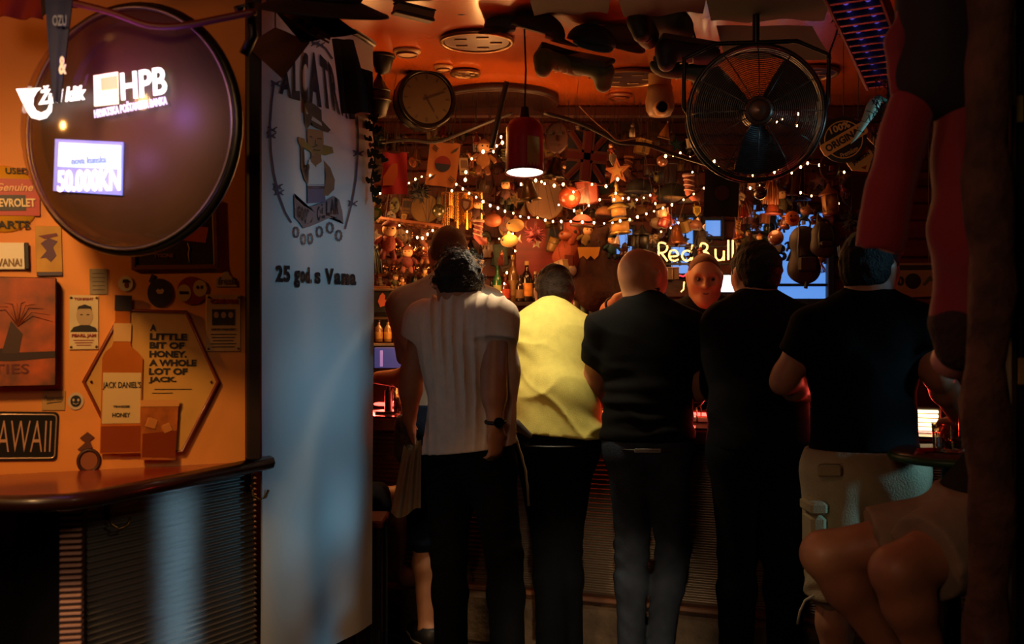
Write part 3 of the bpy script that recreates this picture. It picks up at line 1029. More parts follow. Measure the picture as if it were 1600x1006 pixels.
def ribbon(pts, w):
    out = []
    for i in range(len(pts) - 1):
        (x0, y0), (x1, y1) = pts[i], pts[i + 1]
        l = math.hypot(x1 - x0, y1 - y0) or 1
        nx, ny = -(y1 - y0) / l * w / 2, (x1 - x0) / l * w / 2
        out.append([(x0 + nx, y0 + ny), (x1 + nx, y1 + ny), (x1 - nx, y1 - ny), (x0 - nx, y0 - ny)])
    return out


def bletters(s, quads, name, m, bold=.04, off=.004):
    """each letter fitted into a four-cornered pixel cell (top-left, top-right, bottom-right, bottom-left)"""
    for ch, q in zip(s, quads):
        me = text_mesh(ch, 1, 1, 0, bold)
        vs = []
        for v in me.vertices:
            a, b = v.co.x + .5, .5 - v.co.z
            x = (q[0][0] * (1 - a) + q[1][0] * a) * (1 - b) + (q[3][0] * (1 - a) + q[2][0] * a) * b
            y = (q[0][1] * (1 - a) + q[1][1] * a) * (1 - b) + (q[3][1] * (1 - a) + q[2][1] * a) * b
            vs.append(tuple(bpos(*BP(x, y), off) - bo))
        MB().add(vs, [tuple(p.vertices) for p in me.polygons if len(p.vertices) > 2], False).build(name, m, ban)
        bpy.data.meshes.remove(me)


navy = mat('2c3a58', .7)
wirec = mat('39476a', .7)
tops = [(431, 128), (452, 97), (468, 86), (484, 80), (499, 84), (511, 95), (525, 112), (538, 128), (552, 148)]
bots = [(431, 146), (452, 155), (468, 158), (484, 163), (505, 168), (521, 172), (535, 180), (546, 186), (556, 186)]
bletters('ALCATRAZ', [(tops[i], (tops[i + 1][0] - 2, tops[i + 1][1]), (bots[i + 1][0] - 2, bots[i + 1][1]), bots[i]) for i in range(8)], 'arch_letter', navy)
tq = []
tx = 428.0
for ch in '25 god. s Vama':
    wd = {' ': 5.5, '.': 4.0}.get(ch, 10.4 if ch not in 'mV' else 13.0)
    tl = lambda x: 414 + (x - 428) * .060
    blw = lambda x: 440.5 + (x - 428) * .042
    t_, b_ = tl(tx), blw(tx)
    hh = b_ - t_
    if ch in 'oasm':
        t_ += hh * .26
    if ch == 'g':
        t_ += hh * .26
        b_ += hh * .30
    if ch == '.':
        t_ = b_ - hh * .30
    if ch != ' ':
        tq.append(((tx, t_), (tx + wd - 1.4, t_ + .6), (tx + wd - 1.4, b_ + .5), (tx, b_)))
    tx += wd
bletters('25god.sVama', tq, 'slogan_letter', mat('20242e', .7), .045)
ringL = [(424, 132), (421, 160), (419, 195), (420, 235), (424, 270), (431, 305), (440, 332), (449, 348)]
ringR = [(556, 182), (558, 210), (558, 240), (556, 280), (551, 315), (545, 340), (540, 358)]
for rp, rw in ((ringL, 2.6), (ringR, 2.4), ([(487, 66), (497, 68), (508, 76), (519, 92)], 3.2)):
    bdraw('wire_ring', ribbon(rp, rw), wirec)
for cx, cy in ((421, 203), (420, 212), (429, 292), (431, 301), (558, 240), (551, 318), (492, 68), (500, 70), (426, 131)):
    bdraw('wire_barb', ribbon([(cx - 6, cy - 5), (cx + 6, cy + 4)], 1.8) + ribbon([(cx - 6, cy + 4), (cx + 7, cy - 4)], 1.8) + ribbon([(cx - 4, cy), (cx + 4, cy + 1)], 3.2), wirec, .0042)
bdraw('figure_vest', [[(483, 250), (490, 247), (497, 252), (503, 247), (507, 250), (508, 290), (480, 290), (479, 268)]], mat('d6dcdc', .7), .0042)
skin_p = mat('8a6248', .7)
bdraw('figure_arm', [[(466, 225), (472, 226), (473, 258), (478, 272), (483, 256), (486, 262), (481, 288), (474, 282), (467, 264)], [(462, 214), (475, 217), (476, 226), (466, 228), (461, 222)]], skin_p, .0046)
bdraw('figure_arm', [[(506, 250), (516, 262), (523, 281), (522, 296), (513, 306), (505, 305), (508, 290), (510, 276)]], skin_p, .0046)
bdraw('figure_head', [[(480, 201), (505, 204), (506, 222), (504, 236), (497, 244), (489, 243), (483, 234), (480, 216)]], mat('a07a58', .7), .0048)
bdraw('figure_neck', [[(488, 240), (502, 240), (504, 254), (496, 262), (486, 252)]], skin_p, .0045)
for rp, rw in (([(484, 213), (491, 215)], 2), ([(496, 216), (503, 217)], 2), ([(490, 234), (501, 235)], 1.8), ([(494, 216), (493, 226), (497, 227)], 1.2)):
    bdraw('figure_feature', ribbon(rp, rw), mat('3a2a22', .7), .0055)
bdraw('figure_bat', [[(463, 214), (478, 227), (484, 230), (506, 226), (519, 230), (521, 239), (508, 243), (484, 236), (470, 230)]], mat('8a7a34', .7), .0044)
bdraw('figure_hat', [[(473, 162), (481, 158), (492, 163), (502, 172), (503, 188), (516, 203), (512, 207), (494, 199), (482, 192), (479, 202), (475, 190)]], mat('2a2c34', .7), .0052)
bdraw('hat_band', [[(476, 166), (484, 178), (502, 192), (503, 197), (484, 186), (475, 174)]], mat('c8ced2', .7), .0058)
bdraw('figure_trousers', [[(480, 288), (508, 288), (510, 316), (480, 318)]], mat('4a5a86', .7), .0042)
bdraw('belt', ribbon([(480, 293), (508, 293)], 3.5), mat('2a2430', .7), .005)
bdraw('ribbon_scroll', [[(453, 302), (458, 318), (470, 322), (488, 322), (505, 316), (522, 306), (530, 312), (535, 330), (537, 350), (528, 340), (514, 341), (498, 349), (484, 354), (470, 357), (462, 347), (454, 340)]], mat('77707c', .7), .0044)
gq = []
for i in range(11):
    x = 458 + i * 6.5
    yy = [322, 323, 325, 325, 324, 0, 322, 319, 315, 311, 309][i]
    yb = [340, 346, 350, 350, 348, 0, 345, 341, 337, 335, 335][i]
    if i != 5:
        gq.append(((x, yy), (x + 5.6, yy), (x + 5.6, yb), (x, yb)))
bletters('GOODDOLLAR'[:10], gq, 'scroll_letter', mat('2c2c40', .7), .04, .0055)
for cx, cy in ((457, 363), (471, 374), (486, 373), (502, 362), (517, 356), (530, 368)):
    holes = []
    for k in range(10):
        a0, a1 = 2 * PI * k / 10, 2 * PI * (k + 1) / 10
        holes.append([(cx + 3.2 * math.cos(a0), cy + 6 * math.sin(a0)), (cx + 6 * math.cos(a0), cy + 10 * math.sin(a0)), (cx + 5.0 * math.cos(a1), cy + 8.6 * math.sin(a1)), (cx + 3.2 * math.cos(a1), cy + 6 * math.sin(a1))])
    bdraw('bullet_hole', holes, mat('4c5468', .7), .004)

# ============================================================ PEOPLE
SKIN = dict(light='c08a6a', tan='a8704e', dark='7c4e36', pale='b98e78')


def vlerp(a, b, t):
    return a + (b - a) * t


def skeleton(base, f, H, lean=0.0, sw=.185):
    """joints of a standing figure: base on the floor, f the facing direction"""
    s = H / 1.75
    f = V((f[0], f[1], 0)).normalized()
    r = V((f.y, -f.x, 0))
    b = V(base)
    J = dict(f=f, r=r, s=s)
    up = lambda z, fo=0.0, ro=0.0: b + V((0, 0, z * s)) + f * (fo * s) + r * (ro * s)
    J['hip'] = up(.95, -lean * .12)
    J['waist'] = up(1.10, lean * .1)
    J['chest'] = up(1.30, lean * .55)
    J['neck'] = up(1.47, lean * .9)
    J['head'] = up(1.625, lean * 1.05 + .015)
    for sd, n in ((-1, 'L'), (1, 'R')):
        J['sh' + n] = up(1.425, lean * .85, sd * sw)
        J['el' + n] = up(1.13, lean * .7, sd * (sw + .05))
        J['wr' + n] = up(.88, lean * .7 + .05, sd * (sw + .06))
        J['hp' + n] = up(.92, -lean * .12, sd * .09)
        J['kn' + n] = up(.50, 0.01, sd * .10)
        J['an' + n] = up(.085, -.03, sd * .105)
        J['hd' + n] = V((0, 0, -1)) + f * .1
        J['pn' + n] = r * -sd
    J['hf'] = f
    J['hu'] = V((0, 0, 1))
    return J


def torso_prims(J, off=0.0, wide=1.0, lower=True):
    s, f = J['s'], J['f']
    P_ = []
    q = .68
    if lower:
        P_.append(pr(J['hip'] - J['r'] * .055 * s, J['hip'] + J['r'] * .055 * s, .118 * s * wide + off, None, f, .88))
    P_.append(pr(J['hip'] + V((0, 0, .02)), J['waist'], .150 * s * wide + off, .146 * s * wide + off, f, .74))
    P_.append(pr(J['waist'], J['chest'], .146 * s * wide + off, .166 * s * wide + off, f, q))
    P_.append(pr(J['chest'], vlerp(J['chest'], J['neck'], .55), .166 * s * wide + off, .135 * s * wide + off, f, q))
    for n in 'LR':
        P_.append(pr(vlerp(J['chest'], J['neck'], .7), J['sh' + n], .070 * s + off, .056 * s + off, None, 1, .05))
        P_.append(pr(vlerp(J['neck'], J['head'], .12), vlerp(J['neck'], J['sh' + n], .8), .050 * s + off * .7, .045 * s + off, None, 1, .05))
        P_.append(pr(vlerp(J['chest'], J['sh' + n], .45) - f * .02, vlerp(J['waist'], J['chest'], .4), .095 * s + off, .09 * s + off, f, .8, .06))
    return P_


def arm_prims(J, n, off=0.0, frac=None, fat=1.0):
    s = J['s'] * fat
    a, e, w = J['sh' + n], J['el' + n], J['wr' + n]
    if frac is not None and frac <= 1:
        b = vlerp(a, e, frac)
        return [pr(a, b, .058 * s + off, (.058 - .012 * frac) * s + off * 1.25, None, 1, .03, True)]
    P_ = [pr(a, e, .056 * s + off, .043 * s + off, None, 1, .03), pr(vlerp(a, e, .85), vlerp(e, w, .3), .043 * s + off, .045 * s + off, None, 1, .03)]
    if frac is None:
        P_.append(pr(vlerp(e, w, .3), w, .045 * s, .029 * s, None, 1, .025))
    else:
        P_.append(pr(vlerp(e, w, .2), vlerp(e, w, frac - 1), .045 * s + off, .036 * s + off, None, 1, .02, True))
    return P_


def hand_prims(J, n, curl=.5):
    s = J['s']
    w = J['wr' + n]
    d = J['hd' + n].normalized()
    pn = (J['pn' + n] - d * J['pn' + n].dot(d)).normalized()
    x = d.cross(pn) * (1 if n == 'R' else -1)      # towards the thumb
    P_ = [pr(w, w + d * .045 * s, .028 * s, .036 * s, pn, .6, .02)]
    P_.append(pr(w + d * .04 * s, w + d * .082 * s, .036 * s, .038 * s, pn, .42, .015))
    for i, (o, ln) in enumerate(((.029, .068), (.010, .078), (-.009, .073), (-.027, .058))):
        b = w + d * .085 * s + x * o * s
        p0 = b
        for sgm in range(3):
            a = curl * (sgm + .5) * .62
            dr = d * math.cos(a) + pn * math.sin(a)
            p1 = p0 + dr * ln * s * (.44, .32, .24)[sgm]
            P_.append(pr(p0, p1, (.0092 - .0009 * sgm) * s, (.0085 - .0009 * sgm) * s, None, 1, .005))
            p0 = p1
    t0 = w + d * .025 * s + x * .022 * s
    t1 = t0 + (d * .6 + x * .7 + pn * .25).normalized() * .042 * s
    t2 = t1 + (d * .9 + x * .15 + pn * (.2 + curl * .4)).normalized() * .032 * s
    P_ += [pr(t0, t1, .013 * s, .011 * s, None, 1, .012), pr(t1, t2, .0105 * s, .008 * s, None, 1, .005)]
    return P_


def head_frame(J):
    f = J['hf'].normalized()
    u = (J['hu'] - f * J['hu'].dot(f)).normalized()
    return J['head'], f, f.cross(u).normalized(), u


def head_prims(J):
    c, f, r, u = head_frame(J)
    s = J['s'] ** .5
    q = lambda x=0, y=0, z=0: c + (r * x + f * y + u * z) * s
    P_ = [pr(J['neck'] - V((0, 0, .03)), q(0, -.02, -.05), .060 * s, .056 * s, None, 1, .04),
          pr(q(0, -.02, .025), q(0, .02, .03), .098 * s, .090 * s, r, .80, .04),
          pr(q(0, .028, .005), q(0, .043, -.072), .068 * s, .050 * s, r, .98, .035),
          pr(q(-.045, 0, -.055), q(0, .06, -.09), .028 * s, .026 * s, None, 1, .03), pr(q(.045, 0, -.055), q(0, .06, -.09), .028 * s, .026 * s, None, 1, .03),
          pr(q(-.034, .078, .034), q(.034, .078, .034), .016 * s, .016 * s, None, 1, .02),
          pr(q(0, .088, .016), q(0, .111, -.018), .009 * s, .0145 * s, None, 1, .014),
          pr(q(-.012, .098, -.020), q(.012, .098, -.020), .009 * s, .009 * s, None, 1, .01),
          pr(q(-.02, .089, -.050), q(.02, .089, -.050), .008 * s, .008 * s, None, 1, .01),
          pr(q(-.017, .087, -.063), q(.017, .087, -.063), .0085 * s, .0085 * s, None, 1, .008),
          pr(q(-.034, .050, -.014), q(-.036, .040, -.024), .034 * s, .03 * s, None, 1, .03), pr(q(.034, .050, -.014), q(.036, .040, -.024), .034 * s, .03 * s, None, 1, .03)]
    for sd in (-1, 1):
        P_.append(pr(q(sd * .036, .106, .013), q(sd * .030, .106, .013), .021 * s, .021 * s, None, 1, .014, sub=True))
        P_.append(pr(q(sd * .080, -.008, .012), q(sd * .077, -.002, -.022), .026 * s, .017 * s, r, .42, .010))
    return P_


def leg_prims(J, n, off=0.0, end=None, fat=1.0):
    s = J['s'] * fat
    h, k, a = J['hp' + n], J['kn' + n], J['an' + n]
    m = vlerp(k, a, .3)
    P_ = [pr(h, k, .090 * s + off, .060 * s + off, None, 1, .04)]
    if end is None or end > 1.3:
        P_.append(pr(k, m, .058 * s + off, .060 * s + off, None, 1, .03))
    if end is None:
        P_.append(pr(m, a, .057 * s, .038 * s, None, 1, .03))
    elif end > 1.3:
        P_.append(pr(m, vlerp(k, a, end - 1), .057 * s + off, .046 * s + off * 1.5, None, 1, .03, True))
    elif end > 1:
        P_.append(pr(k, vlerp(k, a, end - 1), .058 * s + off, .060 * s + off * 1.2, None, 1, .03, True))
    else:
        P_ = [pr(h, vlerp(h, k, end), .090 * s + off, (.09 - .03 * end) * s + off * 1.35, None, 1, .04, True)]
    return P_


def foot_prims(J, n, off=0.0, t=None):
    s = J['s']
    a = J['an' + n]
    t = J.get('to' + n, J['f'])
    t = V(t).normalized()
    return [pr(a - t * .04 * s - V((0, 0, .03)), a + t * .06 * s - V((0, 0, .042)), .036 * s + off, .036 * s + off, None, 1, .03),
            pr(a + t * .05 * s - V((0, 0, .045)), a + t * .16 * s - V((0, 0, .056)), .036 * s + off, .026 * s + off, None, 1, .03)]


def hair_post(J, front, nape, amp, seed, rise=1.0):
    c, f, r, u = head_frame(J)
    s = J['s'] ** .5
    rg = np.random.default_rng(seed)
    K = [(rg.normal(size=3) * 75, rg.uniform(0, 6.28)) for _ in range(7)]

    def post(D, X, Y, Z):
        pf = ((X - c.x) * f.x + (Y - c.y) * f.y + (Z - c.z) * f.z) / s
        pu = ((X - c.x) * u.x + (Y - c.y) * u.y + (Z - c.z) * u.z) / s
        line = nape + rise * np.clip(pf + .02, 0, .3)
        n = 0
        for k, ph in K:
            n = n + np.sin(X * k[0] + Y * k[1] + Z * k[2] + ph)
        D = D + amp * n / 3
        D = np.maximum(D, (line - pu) * .7 * s)
        return np.maximum(D, (pf - front) * s)
    return post


def folds(kind, J, seed=0, amp=.005):
    rg = np.random.default_rng(seed)
    ph = rg.uniform(0, 6.28, 8)
    f, r = J['f'], J['r']
    c = J['waist']

    def fn(X, Y, Z):
        m = (X - c.x) * r.x + (Y - c.y) * r.y
        pm = .6 + .4 * np.sin(m * 15 + (Z - c.z) * 11 + ph[7])
        return np.minimum(raw(X, Y, Z) * pm, .009 if kind == 'drape' else .003)

    def raw(X, Y, Z):
        a = (X - c.x) * r.x + (Y - c.y) * r.y
        b = (X - c.x) * f.x + (Y - c.y) * f.y
        z = Z - c.z
        wob = .04 * np.sin(a * 9 + ph[0]) + .03 * np.sin(z * 8 + ph[1]) + .06 * np.sin(a * 21 + z * 13 + ph[5]) * np.sin(z * 19 - a * 8 + ph[6])
        if kind == 'drape':
            wob = .04 * np.sin(a * 9 + ph[0]) + .03 * np.sin(z * 8 + ph[1])
            rid = lambda q: (1 - np.abs(np.sin(q))) ** 1.5
            mk = np.clip((.20 - np.abs(a)) / .05, .15, 1)
            return -amp * 1.8 * mk * ((2 * rid((a * (1.1 - .5 * z) + .25 * b) * 72 + 4 * wob + .9 * np.sin(z * 4 + ph[2])) - 1) * np.clip(.6 + z * .8, .3, 1.2) + .5 * rid(a * 23 + z * 5 + 3 * wob + ph[3]) + .4 * rid((z - a * 1.2) * 20 + ph[4]) * np.clip(z * 2, 0, 1))
        if kind == 'stretch':
            low = np.clip(.35 - z, .0, .5) * 2
            rid = lambda q: (1 - np.abs(np.sin(q))) ** 3
            low2 = np.clip(.42 - z, .0, .6) * 2
            return -amp * 1.5 * (rid((z * .75 + a * .65) * 20 + 7 * wob + ph[2]) * low2 + rid((z * .9 - a * .35) * 17 + 8 * wob + ph[6]) * .6) + amp * (.5 * np.sin((z + a * .5) * 75 + 10 * wob + ph[4]) * np.clip(np.abs(a) * 6 - .25, 0, 1) + .5 * np.sin((z * .8 + a) * 24 + ph[5]))
        if kind == 'waist':
            rid = lambda q: (1 - np.abs(np.sin(q))) ** 1.6
            low = np.clip(.22 - z, 0, .3) * 4.5
            return -amp * 1.4 * rid((z + .5 * a) * 22 + 7 * wob + ph[6]) + amp * (np.sin(z * 105 + 14 * wob + ph[2]) * low + .5 * np.sin((z + .9 * a) * 38 + 6 * wob) + .3 * np.sin((z - .8 * a) * 30 + ph[3]))
        if kind == 'leg':
            kz = Z - (J['knL'].z + J['knR'].z) / 2
            low = np.exp(-(kz / .12) ** 2) + np.clip(-kz * 2.4 - .25, 0, 1.2)
            return amp * (np.sin(Z * 92 + 4 * np.sin(a * 22 + ph[1]) + 3 * np.sin(b * 25)) * low * .7 + .5 * np.sin(a * 45 + Z * 14 + ph[2]) + .3 * np.sin((Z + a) * 60 + ph[3]) * low)
        rid = lambda q: (1 - np.abs(np.sin(q))) ** 2
        low = np.clip(.4 - z, 0, .6)
        side = np.clip(np.abs(a) * 6 - .3, 0, 1)
        return -amp * 1.6 * (rid((z * .9 + a * .5) * 17 + 9 * wob + ph[2]) * (low + .25) + rid((z * .7 - a * .9) * 14 + 8 * wob + ph[3]) * (.2 + .6 * side) + .5 * rid(a * 26 + 5 * wob) * low)
    return fn


def cut_post(hem=None, fold=None, tilt=(0, 0), c=None, top=None):
    def post(D, X, Y, Z):
        if fold is not None:
            D = D + fold(X, Y, Z)
        if hem is not None:
            hz = hem + (0 if c is None else (X - c.x) * tilt[0] + (Y - c.y) * tilt[1])
            D = np.maximum(D, hz - Z)
        if top is not None:
            D = np.maximum(D, Z - top)
        return D
    return post


def person(label, J, skin='tan', hair=None, shirt=None, pants=None, shoes=None, res=.008, curl=(.5, .5), base=None, fat=1.0, legs=True, group=None, beard=None, wide=1.0, handless=''):
    """one continuous body mesh, with hair and clothes as children"""
    prims = torso_prims(J, 0, wide) + head_prims(J)
    for n, cu_ in zip('LR', curl):
        prims += arm_prims(J, n, 0, None, fat) + (hand_prims(J, n, cu_) if n not in handless else [])
        if legs:
            prims += leg_prims(J, n, 0, None, .78 if pants and pants.get('end', 1.93) > 1.9 else 1.0) + foot_prims(J, n)
    org = V(base) if base is not None else V((J['hip'].x, J['hip'].y, 0))
    bm_ = mat(skin, .5, noise=(18, .10), bump=(90, .05))
    o = sdf_obj('person', prims, bm_, None, res, None, org)
    o.location = org
    tag(o, label, 'person', group)
    c, f, r, u = head_frame(J)
    s = J['s'] ** .5
    for sd in (-1, 1):
        ec = c + (r * sd * .033 + f * .083 + u * .013) * s - org
        e = MB().ball(tuple(ec), .0118 * s, 10, 8).build('eye', mat('6a5a50', .3), o)
        MB().ball(tuple(ec + f * .0070 * s), .0068 * s, 8, 6).build('iris', mat('140c08', .2), e)
        MB().tube([tuple(c + (r * sd * x + f * y + u * z_) * s - org) for x, y, z_ in ((.014, .0985, .034), (.032, .096, .039), (.050, .082, .033))], [.004, .005, .003], 5).build('eyebrow', mat('1c120c', .8), o)
    if hair:
        kind, hc = hair
        if kind == 'short':
            hp = [pr(c + (u * .03 - f * .022) * s, c + (u * .038 + f * .02) * s, .108 * s, .101 * s, r, .80, .03), pr(c + (u * .0 - f * .045) * s, c + (u * -.03 - f * .04) * s, .07 * s, .062 * s, r, .95, .03)]
            sdf_obj('hair', hp, mat(hc, .7, noise=(60, .4), bump=(140, .5), spec=.2), o, .006, hair_post(J, .088, -.055, .0032, 3), org)
        elif kind == 'buzz':
            hp = [pr(c + (u * .025 - f * .02) * s, c + (u * .03 + f * .02) * s, .1012 * s, .0935 * s, r, .80, .03)]
            sdf_obj('hair', hp, mat(hc, .8, bump=(200, .5), spec=.2), o, .006, hair_post(J, .094, -.045, .0004, 4, 1.4), org)
        elif kind == 'curly':
            rg = random.Random(5)
            hp = [pr(c + (u * .02 - f * .025) * s, c + (u * .025 + f * .015) * s, .104 * s, .098 * s, r, .84, .02)]
            for k in range(80):
                d_ = V((rg.gauss(0, 1), rg.gauss(0, 1), rg.gauss(0, 1))).normalized()
                p = c + (u * .02 - f * .03) * s + (r * d_.dot(r) * .082 + f * d_.dot(f) * .094 + u * d_.dot(u) * .094) * s
                hp.append(pr(p, p + d_ * .006, rg.uniform(.013, .024) * s, .012 * s, None, 1, .008))
            bc = c + (u * .055 - f * .07) * s
            for k in range(26):
                d_ = V((rg.gauss(0, 1), rg.gauss(0, 1), rg.gauss(0, 1))).normalized()
                p = bc + d_ * .042 * s
                hp.append(pr(p, p + d_ * .005, rg.uniform(.014, .024) * s, .013 * s, None, 1, .008))
            hm = mat(hc, .6, noise=(50, .5), bump=(120, .6), spec=.3)
            ho = sdf_obj('hair', hp, hm, o, .006, hair_post(J, .09, -.050, .0035, 5), org)
            cb = MB()
            for k in range(150):
                d_ = V((rg.gauss(0, 1), rg.gauss(0, 1), rg.gauss(0, 1))).normalized()
                if d_.dot(f) > .5 or d_.dot(u) < -.55:
                    continue
                p = c + (u * .025 - f * .03) * s + (r * d_.dot(r) * .090 + f * d_.dot(f) * .104 + u * d_.dot(u) * .104) * s - org
                a1, _, _ = frame_of(d_)
                rr = rg.uniform(.006, .014)
                pts = [p + d_ * (rr * 2.2 * t / 9) + (a1 * math.cos(t * .9 + k) + d_.cross(a1) * math.sin(t * .9 + k)) * rr * (1 - .04 * t) for t in range(10)]
                cb.tube(pts, .0011, 4)
            co_ = cb.build('curls', hm, ho)
            co_['kind'] = 'stuff'
    if beard:
        bp_ = [pr(c + (f * .045 - u * .075) * s, c + (f * .062 - u * .092) * s, .050 * s, .032 * s, None, 1, .03), pr(c + (r * .055 - f * .0 - u * .04) * s, c + (f * .07 - u * .085) * s, .030 * s, .028 * s, None, 1, .03), pr(c + (-r * .055 - u * .04) * s, c + (f * .07 - u * .085) * s, .030 * s, .028 * s, None, 1, .03)]

        def bpost(D, X, Y, Z):
            pu = ((X - c.x) * u.x + (Y - c.y) * u.y + (Z - c.z) * u.z) / s
            pf = ((X - c.x) * f.x + (Y - c.y) * f.y + (Z - c.z) * f.z) / s
            return np.maximum(np.maximum(D + .0015 * np.sin(X * 300) * np.sin(Z * 280), (pu + .030) * s), (-.03 - pf) * s)
        sdf_obj('beard', bp_, mat(beard, .85, bump=(160, .6)), o, .006, bpost, org)
    if shirt:
        off = shirt.get('off', .014)
        tp = torso_prims(J, off, wide)
        if shirt.get('tail'):
            tp.append(pr(J['waist'], J['hip'] - V((0, 0, .10)), .150 * J['s'] * wide + off, .165 * J['s'] * wide + off, J['f'], .74, .03))
        for n in 'LR':
            tp += arm_prims(J, n, off * .9, shirt.get('sleeve', .6), fat)
        fo = folds(shirt.get('fold', 'plain'), J, shirt.get('seed', 1), shirt.get('amp', .004))
        hem = shirt['hem']
        so = sdf_obj(shirt.get('name', 't_shirt'), tp, shirt['m'], o, shirt.get('res', res), cut_post(hem, fo, shirt.get('tilt', (0, 0)), J['hip'], shirt.get('top')), org)
        nk = vlerp(J['neck'], J['head'], .16)
        MB().torus(tuple(nk - org), tuple(J['head'] - J['neck']), .068 * J['s'] + off * .3, .009, 28, 6, sq=(1, 1)).build('collar', shirt['m'], so)
    if pants:
        off = pants.get('off', .012)
        pp = [pr(J['hip'] - J['r'] * .055 * J['s'], J['hip'] + J['r'] * .055 * J['s'], .118 * J['s'] * wide + off, None, J['f'], .9), pr(J['hip'], J['hip'] + V((0, 0, .14)), .150 * J['s'] * wide + off * .7, .146 * J['s'] * wide + off * .6, J['f'], .76)]
        for n in 'LR':
            pp += leg_prims(J, n, off, pants.get('end', 1.93), pants.get('fat', 1.0))
        po = sdf_obj(pants.get('name', 'trousers'), pp, pants['m'], o, pants.get('res', res), cut_post(None, folds('leg', J, pants.get('seed', 2), pants.get('amp', .004)), top=pants.get('top', J['hip'].z + .085)), org)
        o['trousers_top'] = 0
        if pants.get('belt'):
            zc = pants.get('top', J['hip'].z + .085) - .045
            c_ = V((J['hip'].x, J['hip'].y, zc)) - org
            R = .150 * J['s'] * wide + off
            pts = [c_ + J['r'] * math.cos(2 * PI * i / 32) * R + J['f'] * math.sin(2 * PI * i / 32) * R * .77 for i in range(32)]
            MB().tube(pts, .016, 6, True, flat=.35).build('belt', mat(pants['belt'], .5), o)
    if shoes and legs:
        for n in 'LR':
            sp = foot_prims(J, n, .010)
            z0 = J['an' + n].z - .085 * J['s']
            sh_ = sdf_obj('shoe', sp, mat(shoes[0], .5), o, .008, cut_post(z0 + .004, None, top=J['an' + n].z + .005), org)
            sdf_obj('sole', [dict(p, ra=p['ra'] + .004, rb=p['rb'] + .004) for p in sp], mat(shoes[1], .6), sh_, .008, cut_post(z0 + .002, None, top=z0 + .028), org)
    return o, org


def setj(J, **kw):
    for k, v in kw.items():
        J[k] = V(v)
    return J


cotton = lambda h: mat(h, .9, noise=(30, .06), bump=(260, .12), spec=.12)
denim = lambda h: mat(h, .9, noise=(14, .28), bump=(220, .25), spec=.12)

# --- man in the grey shirt, partly hidden behind the woman
J = skeleton(P(700, 503, 4.36) * 1 + V((0, 0, -CAMZ)), (-.12, 1), 1.83, .10, .175)
setj(J, head=P(701, 399, 4.50), neck=P(700, 450, 4.46), elL=P(648, 592, 4.60), wrL=P(592, 590, 4.78), hdL=(-.85, .5, -.12), pnL=(0, .2, -1), elR=P(765, 590, 4.55), wrR=P(745, 620, 4.8), hdR=(-.2, 1, 0), pnR=(0, 0, -1),
     anL=P(668, 978, 4.34), anR=P(694, 980, 4.42), knL=P(668, 842, 4.40), knR=P(694, 848, 4.46), hdl=(0, 0, 0))
J['toL'] = V((-.35, .8, 0))
J['toR'] = V((.1, 1, 0))
J['hf'] = V((-.1, 1, -.05))
pg, og = person('person in a grey T-shirt and shorts with one forearm resting on the bar', J, SKIN['light'], ('buzz', '5a3a26'), dict(m=cotton('9a9894'), hem=.88, sleeve=.72, fold='plain', seed=3, tail=True), dict(m=denim('1c2c46'), end=1.06, name='shorts', off=.02, seed=5), ('2c2c30', 'd8d4c8'), .0085)

# --- woman in the white T-shirt
J = skeleton(P(735, 503, 3.85) + V((0, 0, -CAMZ)), (.42, .9), 1.66, .03, .165)
setj(J, head=P(714, 441, 3.88), neck=P(722, 484, 3.86), shR=P(776, 500, 3.74), shL=P(664, 503, 3.96), elR=P(771, 600, 3.70), wrR=P(774, 664, 3.67), hdR=(.02, .06, -1), pnR=(-.6, .6, 0), elL=P(642, 590, 4.0), wrL=P(640, 655, 4.06), hdL=(.1, .4, -1), pnL=(1, .2, 0),
     knL=P(702, 868, 3.86), anL=P(706, 1062, 3.82), knR=P(788, 868, 3.76), anR=P(796, 1075, 3.72))
J['hf'] = V((-.25, 1, -.08))
pw, ow = person('person with curly pinned-up hair in a draped white T-shirt', J, SKIN['tan'], ('curly', '21130c'), dict(m=cotton('dcc2aa'), hem=P(0, 700, 3.85).z, sleeve=.30, fold='drape', amp=.0062, off=.026, tilt=(.14, 0), seed=7, tail=True, res=.0052), dict(m=denim('07090e'), end=1.95, off=.012, seed=8, fat=.98), ('141214', '2a2828'), .0075, curl=(.5, .9))
wb = V(J['wrR']) - ow
MB().torus(tuple(wb - V((0, 0, .012)) * -1), (0.02, .06, -1), .034, .007, 20, 6).build('watch_strap', mat('0c0a0a', .5), pw)
MB().cyl(tuple(wb + V((.012, -.034, .012))), tuple(wb + V((.014, -.041, .012))), .019, n=16).build('watch_face', mat('1a1a1e', .2, metal=.5), pw)

